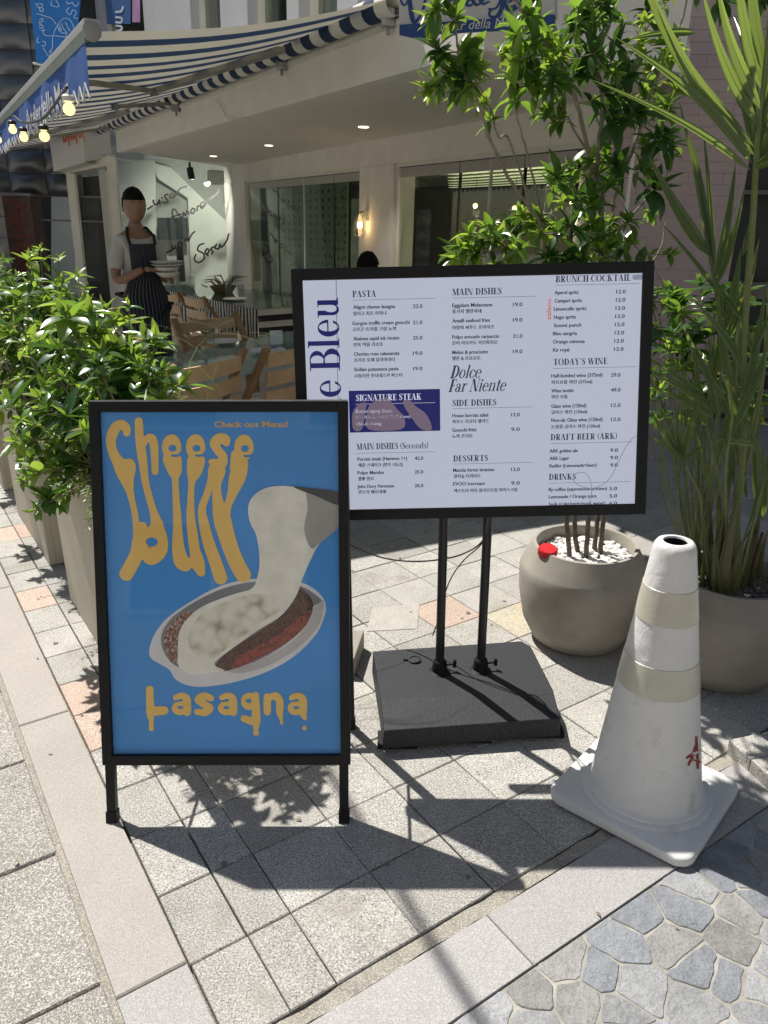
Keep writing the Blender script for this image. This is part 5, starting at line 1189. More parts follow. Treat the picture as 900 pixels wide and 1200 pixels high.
# valance: blue cloth with pointed hem, hangs in soft folds
m_val = M('valance_blue', (.012, .085, .33), .8, .08, 8.); m_hem = M('hem_white', (.62, .62, .62), .8)
def VL(s, z): return B0 + dF * s + nF * (.07 + (.002 + .03 * z) * (math.sin(s * 5.3) + .5 * math.sin(s * 13 + 1))) - Z3 * (.02 + z)
mb = MB(); hm = MB(); st = .0275; n = int(LA / st)
def hemz(s): ph = (s / .165) % 1; return .28 - .075 * (1 - abs(2 * ph - 1))
for i in range(n):
    a, b_ = i * st, (i + 1) * st; zs = [0, .1, .2]
    for z0, z1_ in ((0, .1), (.1, .2)): mb.quad(VL(a, z1_), VL(b_, z1_), VL(b_, z0), VL(a, z0))
    mb.quad(VL(a, hemz(a)), VL(b_, hemz(b_)), VL(b_, .2), VL(a, .2))
    p, q = VL(a, hemz(a) - .008), VL(b_, hemz(b_) - .008); hm.tube([p, q], .006, 5, False)
mb.build('valance', m_val, awn, smooth=True, merge=True); hm.build('hem', m_hem, awn)
mb = MB(); sv0 = (onpl(RP, 97, 80, B0, nF) - B0).dot(dF); sv1 = (onpl(RP, 41, 110, B0, nF) - B0).dot(dF); tW = sv1 - sv0
TEXTQ.append(dict(s='Atelier della Musa', w=tW, h=.17, shear=.15, bold=.02, mb=mb, fn=lambda x, y, t: VL(sv0 + tW - x, .22 - y) + nF * (.010 + t))); LATE.append((mb, 'valance_lettering', m_hem, awn))
# folding arms
def AP(px, py, dn=.07):
    n_ = dF.cross(sl_v).normalized(); return onpl(RP, px, py, A0 - Z3 * dn, n_)
m_arm = M('awning_arm', (.27, .26, .24), .5, .06, 4.)
for (p, q, w) in (((108, 97), (180, 107), .055), ((180, 107), (330, 58), .065), ((134, 125), (205, 121), .065), ((60, 160), (125, 150), .06), ((0, 172), (60, 154), .055), ((20, 165), (150, 130), .055)):
    mb = MB(); mb.bar(AP(*p), AP(*q), w, .035); mb.build('arm', m_arm, awn, bevel=.004)
mb = MB()
for p in ((180, 107), (206, 122), (134, 125), (125, 150)): c = AP(*p); mb.lathe(c - Z3 * .03, [(.035, 0), (.035, .06)], 14, True, True)
mb.build('elbow_joint', m_galv, awn, smooth=True)
for px in (206, 330, 455):
    mb = MB(); p = onpl(RP, px, 130 - (px - 206) * .42 - 5, FS(0, 0, .04), nF); mb.box(p, (.08, .08, .10)); mb.lathe(p - Z3 * .09, [(.012, 0), (.012, .06)], 8, True, True); mb.build('wall_bracket', m_galv, awn, bevel=.006)
mb = MB()
for L in ([(254, 118), (261, 128), (266, 138), (276, 140)], [(118, 165), (112, 176), (126, 182), (140, 186), (165, 192)]):
    P = [Vector(q) for q in catmull([onpl(RP, x, y, FS(0, 0, .02), nF) for x, y in L], 5)]; mb.tube(P, .006, 6)
mb.build('loose_wire', m_frame, awn)
# string of warm bulbs
strg = thing('string_lights', 'string of warm glowing round bulbs hanging below the blue valance', 'string lights', B0 + dF * 2, plumb=True)
bp = []
npl = nF
for (px, py) in ((81, 128), (52, 160), (28, 161), (15, 152), (-2, 164), (-30, 175)):
    bp.append(onpl(RP, px, py, B0 + nF * .13, nF))
m_sock = M('bulb_socket', (.02, .02, .02), .5); m_bgl = M('bulb_yellow', (1, .85, .45), .4, 0, emis=1.0, ecol=(1., .80, .36))
for i, c in enumerate(bp):
    r = .031
    mb = MB(); mb.lathe(c, [(r * math.sin(math.pi * k / 10), -r * math.cos(math.pi * k / 10)) for k in range(10)] + [(.026, r * 1.25)], 18, False); bo = mb.build('bulb', m_bgl, strg, smooth=True)
    mb = MB(); mb.lathe(c, [(.030, r * 1.15), (.032, r * 1.9), (.022, r * 2.2)], 12, False, True); mb.build('socket', m_frame if i == 0 else m_sock, strg, smooth=True)
mb = MB(); pts = []
for c in bp: pts += [c + Z3 * .10]
mb.tube([Vector(q) for q in catmull(pts, 4)], .008, 6); mb.build('cord', m_sock, strg)

# ---- hanging blue banner
ban = thing('hanging_banner', 'bright blue hanging banner with white line drawing above the awning', 'banner', PY(70, 75, 11.5), plumb=True)
BYd = 11.5; mb = MB()
f = [PY(42, 72, BYd), PY(94, 52, BYd), PY(94, -50, BYd), PY(30, -50, BYd)]; f = [PY(43, 74, BYd), PY(86, 82, BYd), PY(98, -40, BYd), PY(31, -40, BYd)]
mb.quad(*f); mb.quad(*[p + Vector((0, .02, 0)) for p in reversed(f)]); mb.build('cloth', M('banner_blue', (.03, .20, .58), .8, .05, 3.), ban)
S = Sheet(30, -10, 100, 80, .3)
bn = lambda L, w=.55: S.stroke([(x / 6.923, y / 6.923, w) for x, y in L], k=5)
for L in ([(290, 30), (330, 85)], [(300, 30), (345, 35), (335, 60), (310, 55), (350, 70), (345, 95), (320, 85)], [(300, 110), (365, 130)], [(320, 160), (345, 150), (345, 175), (318, 180), (330, 195)], [(318, 205), (345, 205), (348, 225), (318, 228)], [(335, 250), (360, 240), (350, 270), (380, 290)], [(310, 300), (300, 340), (320, 345)], [(345, 335), (370, 345), (360, 375), (340, 370)],
          [(420, 10), (415, 40), (460, 55), (480, 45), (455, 5)], [(540, 10), (550, 30), (590, 20)], [(560, 60), (540, 90), (570, 120), (590, 80), (620, 100), (600, 140), (630, 150)], [(590, 30), (620, 50), (640, 20)],
          [(400, 420), (425, 385), (430, 290), (470, 200), (520, 150), (570, 165), (600, 230), (600, 290), (570, 325), (545, 305)], [(440, 290), (490, 295), (535, 300), (530, 270), (500, 265), (480, 230)], [(500, 190), (515, 230), (545, 270)], [(530, 180), (555, 230), (570, 250)], [(470, 215), (480, 250)], [(480, 200), (500, 240)],
          [(420, 395), (400, 460)], [(350, 390), (395, 460)], [(370, 290), (430, 290)], [(365, 130), (420, 150), (455, 195)]): bn(L)
mb = MB(); S.put(mb, lambda x, y: PY(x, y, BYd - .012)); mb.build('line_drawing', M('drawing_white', (.45, .62, .85), .8), ban)
mb = MB(); mb.tube([f[3] + Vector((-.05, 0, .3)), f[2] + Vector((.05, 0, .3))], .02, 8); mb.build('rod', m_frame, ban); mb = MB(); mb.tube([f[0] + Vector((-.05, 0, 0)), f[1] + Vector((.03, 0, 0))], .012, 8); mb.build('rod', m_frame, ban)

# ---- mauve brick side building on the right
pk = thing('brick_building', 'mauve painted brick wall rising behind the potted trees', 'building', (2.4, 5.9, 0), plumb=True)
m_pk = M('mauve_paint', (.43, .345, .34), .85, .06, 4., bump=.2, bscale=50.)
pa = PY(704, 250, 5.75); pb = PY(858, 250, 5.75); pa = Vector((pa.x, 5.75, 0)); pb = Vector((pb.x, 5.62, 0)); dP = (pb - pa).normalized(); nP = Vector((dP.y, -dP.x, 0)); LP = (pb - pa).length
mb = MB(); mb.obox(pa - nP * 2.2 - Vector((0, 0, .3)), dP * LP, nP * 2.19, Z3 * 7.0); mb.build('wall', m_pk, pk)
bk_ = {}; z = -.02; r = 0
m_pkb = M('mauve_brick', (.43, .345, .34), .85, .05, 4., bump=.2, bscale=50., rnd=.015)
stuffb = MB(); nb = 0
while z < 6.2:
    off = 0 if r % 2 else .11; x = -off
    while x < LP:
        x0, x1 = max(0, x), min(LP, x + .22)
        if x1 - x0 > .03:
            c = pa + dP * ((x0 + x1) / 2) + Z3 * (z + .035)
            if .3 < z < 3.2 and nb < 290:
                key = round(x1 - x0, 3)
                if key not in bk_:
                    q = MB(); w = x1 - x0; q.obox(Vector((-w / 2 + .0008, -.002, -.0339)), Vector((w - .0016, 0, 0)), Vector((0, .012, 0)), Z3 * .0678); bk_[key] = q.mesh('brick', m_pkb)
                m4 = Matrix.Translation(c) @ Matrix(((dP.x, nP.x, 0, 0), (dP.y, nP.y, 0, 0), (0, 0, 1, 0), (0, 0, 0, 1))) ; m4 = Matrix.Translation(nP * (-.009 + JIT.uniform(0, .0008))) @ m4
                inst('brick', bk_[key], m4, pk); nb += 1
            else: stuffb.obox(pa + dP * (x0 + .0008) - nP * .011 + Z3 * (z + .001), dP * (x1 - x0 - .0016), nP * .012, Z3 * .0678)
        x += .22
    z += .0695; r += 1
tag(stuffb.build('brickwork', m_pkb, pk), kind='stuff')
# dark shopfront further right
ds = thing('dark_shopfront', 'dark shuttered shopfront at the right edge behind the palm', 'building', (3.9, 6.4, 0), plumb=True)
mb = MB(); mb.obox(Vector((pb.x + .06, 6.2, -.2)), Vector((4.5, -.9, 0)), Vector((0, 3, 0)), Z3 * 6.5); mb.build('wall', M('shop_dark', (.035, .035, .035), .6, .3, 2.), ds)
for i in range(7):
    zz = [.12, .45, 1.02, 1.75, 2.45, 3.2, 3.9][i]; mb = MB(); mb.obox(Vector((pb.x + .1, 6.16, zz)), Vector((4.4, -.88, 0)), Vector((0, -.05, 0)), Z3 * [.22, .03, .12, .03, .15, .03, .2][i]); mb.build('rail', M('shop_rail', (.16, .15, .14), .6, .2), ds)

# ---- far left: metal clad building with brick pier
fl = thing('metal_building', 'dark building with bulging metal cladding and a red brick pier', 'building', (-7, 16, 0), plumb=True)
m_clad = M('metal_cladding', (.16, .165, .17), .35, .15, 2., metal=.6)
yb = 14.0
mb = MB(); mb.obox(PY(-200, 330, yb + 1.6) * 1, Vector((12, 0, 0)), Vector((0, .3, 0)), Z3 * .01)
mb = MB(); a = PY(-260, 300, 16.5); mb.obox(Vector((a.x, 16.5, -.5)), Vector((9.4, 1.5, 0)), Vector((0, .4, 0)), Z3 * 12); mb.build('wall', M('far_dark', (.022, .021, .020), .5, .5, 1.), fl)
for r_ in range(9):
    for c_ in range(3):
        z0 = 1.75 + .36 * r_; x0 = PY(-25, 250, yb).x + .62 * c_
        if x0 + .6 > PY(37, 250, yb).x + .3: pass
        mb = MB(); nn = 6
        for i in range(nn):
            for j in range(nn):
                def bp_(i, j): u, v = i / nn, j / nn; return Vector((x0 + .6 * u, yb - .10 * (math.sin(math.pi * u) * math.sin(math.pi * v)) ** .5, z0 + .35 * v))
                mb.quad(bp_(i, j), bp_(i + 1, j), bp_(i + 1, j + 1), bp_(i, j + 1))
        mb.build('panel', m_clad, fl, smooth=True, merge=True)
for r_ in range(5):
    z0 = .1 + .33 * r_; x0 = PY(-30, 250, 13.2).x; mb = MB()
    for i in range(6):
        for j in range(6):
            def bp_(i, j): u, v = i / 6, j / 6; return Vector((x0 + .48 * u, 13.2 - .12 * (math.sin(math.pi * u) * math.sin(math.pi * v)) ** .5, z0 + .32 * v))
            mb.quad(bp_(i, j), bp_(i + 1, j), bp_(i + 1, j + 1), bp_(i, j + 1))
    mb.build('panel', M('metal_light', (.36, .36, .36), .4, .15, 2., metal=.4), fl, smooth=True, merge=True)
m_rb = M('red_brick', (.20, .07, .055), .85, .2, 12., rnd=.2)
bx0, bx1 = PY(8, 270, yb - .3).x, PY(40, 270, yb - .3).x; mb = MB(); mb.obox(Vector((bx0, yb - .3, -.3)), Vector((bx1 - bx0, 0, 0)), Vector((0, .4, 0)), Z3 * 2.02); mb.build('brick_pier', M('mortar_red', (.16, .10, .085), .9), fl)
q = MB(); q.obox(Vector((-.12, -.012, -.03)), Vector((.24, 0, 0)), Vector((0, .02, 0)), Z3 * .062); bm_red = q.mesh('brick', m_rb)
z = .02; r = 0
while z < 1.68:
    x = bx0 + (.125 if r % 2 else .25)
    while x < bx1 - .1: inst('brick', bm_red, Matrix.Translation((x, yb - .3, z)), fl); x += .25
    z += .078; r += 1
mb = MB(); mb.obox(Vector((bx0 - .05, yb - .36, 1.73)), Vector((bx1 - bx0 + .1, 0, 0)), Vector((0, .4, 0)), Z3 * .05); mb.obox(Vector((bx1, yb, 1.74)), Vector((1.2, 0, 0)), Vector((0, .1, 0)), Z3 * .03); mb.obox(Vector((bx1, yb, 1.35)), Vector((1.2, 0, 0)), Vector((0, .1, 0)), Z3 * .03)
mb.build('stone_ledge', M('ledge', (.28, .26, .25), .8), fl)

# ---- overhead service cable (its shadow crosses the paving) --------
g_a, g_b = G(398, 925), G(560, 1192); hh = 3.6; sv = Vector((SUNV.x, SUNV.y, 0))
ca_, cb_ = g_a - sv * hh + Z3 * hh, g_b - sv * hh + Z3 * hh; dd_ = (cb_ - ca_)
cbl = thing('overhead_cable', 'black overhead cable strung from the awning bracket across the pavement', 'cable', ca_)
P = [Vector(q) for q in catmull([tuple(ca_ - dd_ * 2.6 - Z3 * .3), tuple(ca_ - dd_ * 1.2 - Z3 * .1), tuple(ca_), tuple(cb_), tuple(cb_ + dd_ * 1.5 + Z3 * .2), tuple(cb_ + dd_ * 9 + Z3 * 1.2)], 8)]
mb = MB(); mb.tube(P, .013, 8); mb.build('cable', m_dkf, cbl, smooth=True)
# ---- sunlit building across the street (behind the viewer, seen in reflections)
opp = thing('opposite_building', 'plain rendered building across the street behind the viewer', 'building', (0, -7.5, 0))
mb = MB(); mb.obox(Vector((-14, -8.5, -.5)), Vector((24, 0, 0)), Vector((0, -6, 0)), Z3 * 9.5); mb.build('wall', M('opp_render', (.46, .45, .43), .85, .06, 1.), opp)
for i in range(8):
    for j in range(3):
        x = -12.5 + 2.8 * i; z = .9 + 3.0 * j; mb = MB(); mb.obox(Vector((x, -8.5, z)), Vector((1.4, 0, 0)), Vector((0, .04, 0)), Z3 * 1.5); w_ = mb.build('window', m_frame, opp)
        mb = MB(); mb.obox(Vector((x + .08, -8.46, z + .08)), Vector((1.24, 0, 0)), Vector((0, .02, 0)), Z3 * 1.34); mb.build('pane', m_dkf, w_)
# ================================================================== TERRACE FURNITURE (street frame)
m_wood = M('chair_wood', (.56, .37, .20), .5, .14, 9., rnd=.06); m_leg = M('chair_leg_wood', (.30, .18, .095), .55, .15, 9.)
def make_chair():
    t = thing('folding_chair', 'x', 'chair', (0, 0, 0))           # faces +Y, back at -Y
    for z in (.50, .60, .70, .80):
        mb = MB(); n = 6
        for i in range(n):
            x0, x1 = -.21 + .42 * i / n, -.21 + .42 * (i + 1) / n; f = lambda x: -.20 - .035 * (1 - (x / .21) ** 2) - (z - .5) * .12
            mb.obox(Vector((x0, f(x0), z)), Vector((x1 - x0, f(x1) - f(x0), 0)), Vector((0, .016, 0)), Vector((0, -.006, .072)))
        mb.build('back_slat', m_wood, t)
    for sx in (-1, 1):
        mb = MB(); mb.bar((sx * .225, -.245, .90), (sx * .225, .24, .0), .024, .04, up=(1, 0, 0)); mb.build('leg', m_leg, t)
        mb = MB(); mb.bar((sx * .198, -.26, 0), (sx * .198, .20, .43), .024, .04, up=(1, 0, 0)); mb.build('leg', m_leg, t)
    for i in range(6):
        mb = MB(); mb.box((0, -.17 + .072 * i, .445), (.38, .058, .016)); mb.build('seat_slat', m_wood, t)
    mb = MB(); mb.box((0, .2, .14), (.40, .02, .03)); mb.box((0, -.21, .1), (.37, .02, .03)); mb.build('stretcher', m_leg, t)
    return t
chair0 = make_chair(); chair0.scale = (1.14, 1.05, 1.0); used = [0]
TA = R_(29); ta = Vector((math.sin(TA), math.cos(TA), 0)); tb = Vector((-math.cos(TA), math.sin(TA), 0))
def face(v): return math.atan2(-v.x, v.y)
def place(x, y, v, label):
    o = chair0 if not used[0] else copy_tree(chair0); used[0] = 1
    o.location = (x, y, 0); o.rotation_euler = (0, 0, face(Vector(v))); o['label'] = label; o['group'] = 'slatted wooden folding chairs on the terrace'
place(-1.05, 3.79, tb, 'slatted wooden chair at the near white table, directly above the A-board')
place(-.69, 4.26, tb, 'slatted wooden chair at the near white table, partly behind the left edge of the screen')
place(-1.02, 5.20, -ta * .2 - tb, 'wooden chair on the far side of the near white table')
place(-1.80, 7.58, UD, 'wooden chair beside the striped cloth table, next to the waiter')
place(-1.46, 7.11, UD, 'wooden chair beside the striped cloth table, nearer the menu screen')
m_cloth = M('white_cloth', (.70, .70, .68), .9, .05, 4.); m_tg = glass('table_glass', (.85, .92, .90), .0)
to = Vector((-1.08, 3.52, 0)); TLn, TWd = 2.15, .78
tab = thing('cafe_table', 'long glass topped cafe table with white cloth just beyond the hedge', 'table', to + ta * 1 + tb * .4)
mb = MB(); mb.obox(to + Z3 * .70, ta * TLn, tb * TWd, Z3 * .025); mb.build('tabletop', m_leg, tab)
mb = MB(); mb.obox(to + ta * -.005 + tb * -.005 + Z3 * .7265, ta * (TLn + .01), tb * (TWd + .01), Z3 * .004)
for k in range(3):
    a = to + ta * (.12 + .68 * k) - tb * .006; w = .56
    for i in range(10):
        f = lambda j: .006 * math.sin(j * 2.1); p0 = a + ta * (w * i / 10) - tb * f(i); p1 = a + ta * (w * (i + 1) / 10) - tb * f(i + 1); mb.quad(p0 + Z3 * .52, p1 + Z3 * .52, p1 + Z3 * .729, p0 + Z3 * .729)
mb.build('white_cloth', m_cloth, tab)
mb = MB(); mb.obox(to + Z3 * .732 - ta * .01 - tb * .01, ta * (TLn + .02), tb * (TWd + .02), Z3 * .008); mb.build('glass_top', m_tg, tab)
for (u, v) in ((.06, .06), (TLn - .1, .06), (.06, TWd - .1), (TLn - .1, TWd - .1)):
    mb = MB(); mb.obox(to + ta * u + tb * v, ta * .05, tb * .05, Z3 * .70); mb.build('leg', m_leg, tab)
m_china = M('china', (.72, .72, .70), .25, .03); m_napk = M('napkin_paper', (.75, .75, .73), .9, .03)
def plate(x, y, z, r, label, group='plates laid on the cafe tables'):
    mb = MB(); mb.lathe((x, y, z), [(r * .55, 0), (r * .62, .004), (r, .018), (r * .99, .021), (r * .6, .008), (0, .007)], 28, True); tag(mb.build('plate', m_china, smooth=True, origin=(x, y, z)), label, 'plate', group)
def tumbler(x, y, z, label, h=.10):
    mb = MB(); mb.lathe((x, y, z), [(.027, 0), (.034, h), (.0325, h), (.026, .008), (0, .008)], 18, True); tag(mb.build('drinking_glass', m_gls2, smooth=True, origin=(x, y, z)), label, 'glass', 'drinking glasses on the cafe tables')
g1 = G(314, 413, .745); plate(g1.x, g1.y, .741, .11, 'white plate with dark cutlery on the near table, right of the napkin card')
mb = MB(); mb.bar(g1 + Z3 * .02 - ta * .05, g1 + Z3 * .024 + ta * .09, .02, .004); tag(mb.build('cutlery', m_dkf), 'dark knife and fork bundle lying across the white plate', 'cutlery')
g2 = G(262, 402, .745); plate(g2.x, g2.y, .741, .11, 'white plate on the near table in front of the far wooden chair')
g3 = G(317, 404, .745); mb = MB(); mb.obox(g3, Vector((.075, .02, 0)), Vector((-.002, .006, 0)), Z3 * .09); mb.obox(g3 + Vector((0, .03, 0)), Vector((.075, .02, 0)), Vector((0, -.022, 0)), Z3 * .085); tag(mb.build('napkin_card', m_napk), 'folded white card standing upright on the near cafe table', 'card')
g4 = G(247, 402, .745); tumbler(g4.x, g4.y, .741, 'clear tumbler standing on the near table beside the plate')
# long table with striped cloth
co = Vector((-1.16, 7.25, 0)); L2, W2 = 3.1, .8
st_ = thing('striped_table', 'long cafe table under a black and white striped cloth behind the chairs', 'table', co + VD * 1.5)
mb = MB(); mb.obox(co + Z3 * .70 + UD * .01 + VD * .01, VD * (L2 - .02), UD * (W2 - .02), Z3 * .03); mb.build('tabletop', m_leg, st_)
m_sb2 = M('stripe_black', (.025, .025, .028), .9); m_sw2 = M('stripe_white', (.62, .61, .56), .9)
mb = MB(); n = 88
for i in range(n):
    mb.cur = i % 2; a0_, a1_ = L2 * i / n, L2 * (i + 1) / n
    for o_, z_ in ((.0, 1),):
        w0 = -UD * (.01 + .012 * math.sin(i * .8)); w1 = -UD * (.01 + .012 * math.sin((i + 1) * .8)); dr = .30 + .05 * math.sin(i * .35)
        mb.quad(co + VD * a0_ + w0 + Z3 * (.742 - dr), co + VD * a1_ + w1 + Z3 * (.742 - dr), co + VD * a1_ + Z3 * .742, co + VD * a0_ + Z3 * .742)
        mb.quad(co + VD * a0_ + Z3 * .742, co + VD * a1_ + Z3 * .742, co + VD * a1_ + UD * W2 + Z3 * .742, co + VD * a0_ + UD * W2 + Z3 * .742)
for i in range(6):
    mb.cur = (i + 1) % 2; mb.quad(co - VD * .006 + Z3 * (.742 - .055 * i), co + UD * W2 - VD * .006 + Z3 * (.742 - .055 * i), co + UD * W2 - VD * .012 + Z3 * (.742 - .055 * (i + 1)), co - VD * .012 + Z3 * (.742 - .055 * (i + 1)))
mb.build('striped_cloth', [m_sb2, m_sw2], st_)
mb = MB(); mb.obox(co + Z3 * .744 - UD * .01 - VD * .01, VD * (L2 + .02), UD * (W2 + .02), Z3 * .008); mb.build('glass_top', m_tg, st_)
for (u, v) in ((.06, .06), (L2 - .1, .06), (.06, W2 - .1), (L2 - .1, W2 - .1)):
    mb = MB(); mb.obox(co + VD * u + UD * v, VD * .05, UD * .05, Z3 * .70); mb.build('leg', m_leg, st_)
for i, (x, y) in enumerate(((283, 350), (268, 345), (300, 356), (196, 336), (208, 334), (226, 338))):
    p = G(x, y, .752); tumbler(p.x, p.y, .752, ['clear glass on the striped table, right of the bread basket', 'clear glass on the striped table, directly behind the bread basket', 'clear glass on the striped table at its corner nearest the screen', 'clear glass on the striped table, closest to the waiter', 'clear glass on the striped table, second beyond the stacked dishes', 'clear glass on the striped table beneath the word Sera'][i], .14)
p = G(275, 352, .752); plate(p.x, p.y, .752, .12, 'white plate on the striped cloth table')
m_bask = M('basket', (.16, .11, .06), .8, .3, 40.)
p = G(262, 343, .752); mb = MB(); mb.lathe((p.x, p.y, .752), [(.10, 0), (.15, .07), (.145, .075), (.1, .01), (0, .01)], 20, True); tag(mb.build('bread_basket', m_bask, smooth=True, origin=(p.x, p.y, .752)), 'dark woven basket on the striped cloth table', 'basket')
m_frond = M('dry_decor', (.12, .10, .06), .8, .3, 30.)
rr = random.Random(2); mb = MB()
for i in range(26):
    a = rr.uniform(0, 6.28); l = rr.uniform(.12, .3); b_ = Vector((p.x + rr.uniform(-.06, .06), p.y, .79)); mb.tube([b_, b_ + Vector((math.cos(a) * l * .5, math.sin(a) * l * .3, l * .5)), b_ + Vector((math.cos(a) * l, math.sin(a) * l * .6, l * .45))], [.005, .004, .002], 4)
tag(mb.build('dried_stems', m_frond), 'loose bunch of dried stems in the dark woven basket', 'dried flowers', kind=None)
# second table further right, mostly hidden behind the screen
q0 = Vector((-.95, 7.9, 0)); t3 = thing('round_table', 'dark small table with striped cloth partly hidden by the screen corner', 'table', q0)
mb = MB(); mb.obox(q0 + Z3 * .70, UD * 1.2, VD * .7, Z3 * .03); mb.build('tabletop', m_leg, t3)
for (u, v) in ((.05, .05), (1.1, .05), (.05, .6), (1.1, .6)): mb = MB(); mb.obox(q0 + UD * u + VD * v, UD * .05, VD * .05, Z3 * .7); mb.build('leg', m_leg, t3)
mb = MB()
for i in range(5):
    mb.cur = i % 2; mb.quad(q0 - VD * .006 + Z3 * (.74 - .055 * i), q0 + UD * 1.2 - VD * .006 + Z3 * (.74 - .055 * i), q0 + UD * 1.2 - VD * .01 + Z3 * (.74 - .055 * (i + 1)), q0 - VD * .01 + Z3 * (.74 - .055 * (i + 1)))
mb.quad(q0 + Z3 * .74, q0 + UD * 1.2 + Z3 * .74, q0 + UD * 1.2 + VD * .7 + Z3 * .74, q0 + VD * .7 + Z3 * .74); mb.build('striped_cloth', [m_sb2, m_sw2], t3)

# ================================================================== PEOPLE
m_skin = M('skin', (.30, .17, .11), .55, .06, 20.); m_hair = M('hair_black', (.010, .008, .008), .85, .3, 90., bump=.8, bscale=120., spec=.15); m_shirt = M('shirt_white', (.50, .48, .45), .9, .05, 12., bump=.2, bscale=30.)
def skinned(name, chains, mat, parent, lev=2, base=0, off=Vector()):
    """one continuous surface grown from a joint skeleton: chains are lists of (point, radius[, radius2]); equal points are welded"""
    me = bpy.data.meshes.new(name); V = []; E_ = []; Rr = []
    def vid(p, r):
        for i, q in enumerate(V):
            if (Vector(q) - Vector(p)).length < 1e-4: return i
        V.append(tuple(p)); Rr.append(r if isinstance(r, tuple) else (r, r)); return len(V) - 1
    for ch in chains:
        ids = [vid(p, r) for p, r in ch]; E_ += list(zip(ids, ids[1:]))
    me.from_pydata(V, E_, []); o = bpy.data.objects.new(name, me); COL.objects.link(o)
    md = o.modifiers.new('s', 'SKIN'); md.use_smooth_shade = True
    for i, sv in enumerate(me.skin_vertices[0].data): sv.radius = Rr[i]; sv.use_root = (i == base)
    sd = o.modifiers.new('d', 'SUBSURF'); sd.levels = lev; sd.render_levels = lev
    bpy.context.view_layer.update(); ev = bpy.data.meshes.new_from_object(o.evaluated_get(bpy.context.evaluated_depsgraph_get()))
    bpy.data.objects.remove(o); ev.materials.clear(); ev.materials.append(mat); ev.name = name
    for p_ in ev.polygons: p_.use_smooth = True
    ob = bpy.data.objects.new(name, ev); COL.objects.link(ob); ob.parent = parent; return ob
def head_mesh(name, c, yaw, mat, parent, R=.098):
    """egg-shaped head with brow, eye sockets, nose, lips, chin and ears; c is the centre, face towards -Y before yaw"""
    bm = bmesh.new(); bmesh.ops.create_uvsphere(bm, u_segments=40, v_segments=28, radius=1)
    for v in bm.verts:
        x, y, z = v.co; fr_ = max(0, -y)
        X = x * .88 * (1 - .22 * max(0, -z) ** 1.5); Y = y * .94; Z = z * 1.18
        Y -= .05 * fr_ * math.exp(-((z + .85) / .25) ** 2)                                   # chin
        if fr_ > .3:
            Y -= .20 * math.exp(-(x / .13) ** 2) * math.exp(-((z + .10) / .20) ** 2) * (1 if z < .1 else .6)     # nose
            for s_ in (-1, 1): Y += .07 * math.exp(-((x - s_ * .34) / .17) ** 2 - ((z - .10) / .10) ** 2)        # sockets
            Y -= .04 * math.exp(-((z - .27) / .08) ** 2) * math.exp(-(x / .5) ** 2)                              # brow
            Y -= .05 * math.exp(-(x / .24) ** 2) * math.exp(-((z + .46) / .05) ** 2); Y -= .05 * math.exp(-(x / .22) ** 2) * math.exp(-((z + .58) / .05) ** 2)
        v.co = Vector((X, Y, Z)) * R
    for s_ in (-1, 1):
        r = bmesh.ops.create_uvsphere(bm, u_segments=12, v_segments=8, radius=1)
        for v in r['verts']: v.co = Vector((s_ * .77 + v.co.x * .07, .05 + v.co.y * .16, v.co.z * .26 - .02)) * R
    me = bpy.data.meshes.new(name); bm.to_mesh(me); bm.free(); me.materials.append(mat)
    for p_ in me.polygons: p_.use_smooth = True
    me.transform(Matrix.Translation(Vector(c)) @ Matrix.Rotation(yaw, 4, 'Z')); o = bpy.data.objects.new(name, me); COL.objects.link(o); o.parent = parent; return o
def hair_mesh(c, yaw, parent, R=.098, fringe=.30):
    bm = bmesh.new(); bmesh.ops.create_uvsphere(bm, u_segments=48, v_segments=32, radius=1)
    for v in bm.verts:
        x, y, z = v.co; lo_ = fringe if y < -.1 else (-.35 if y > .25 else -.05); k = 1.0 if z > lo_ else .78
        n_ = noise.noise(Vector((x * 6, y * 6, z * 3))) * .05
        v.co = Vector((x * .90, y * 1.03, z * 1.27 + .02)) * R * (k + (.05 + n_ if k == 1 else 0))
    me = bpy.data.meshes.new('hair'); bm.to_mesh(me); bm.free(); me.materials.append(m_hair)
    for p_ in me.polygons: p_.use_smooth = True
    me.transform(Matrix.Translation(Vector(c)) @ Matrix.Rotation(yaw, 4, 'Z')); o = bpy.data.objects.new('hair', me); COL.objects.link(o); o.parent = parent; return o
def eyes(c, yaw, parent, R=.098):
    mb = MB(); m_ = Matrix.Translation(Vector(c)) @ Matrix.Rotation(yaw, 4, 'Z')
    for s_ in (-1, 1):
        for i, (rr_, mi) in enumerate(((.0115, 0), (.0056, 1))):
            mb.cur = mi; pc = Vector((s_ * .028, -.074 - i * .0072, .010)); i0 = len(mb.v); mb.lathe(pc, [(rr_ * math.sin(math.pi * k / 8), -rr_ * .6 * math.cos(math.pi * k / 8)) for k in range(9)], 10, False); 
    mb.cur = 2; mb.box((0, -.094, -.051), (.034, .006, .003))
    for s_ in (-1, 1): mb.cur = 1; mb.box((s_ * .027, -.083, .0305), (.026, .010, .004))
    mb.v = [m_ @ v for v in mb.v]
    me = mb.mesh('face_features', [M('eye_white', (.36, .32, .28), .5), m_hair, M('lips', (.3, .12, .1), .5)]); o = bpy.data.objects.new('face_features', me); COL.objects.link(o); o.parent = parent
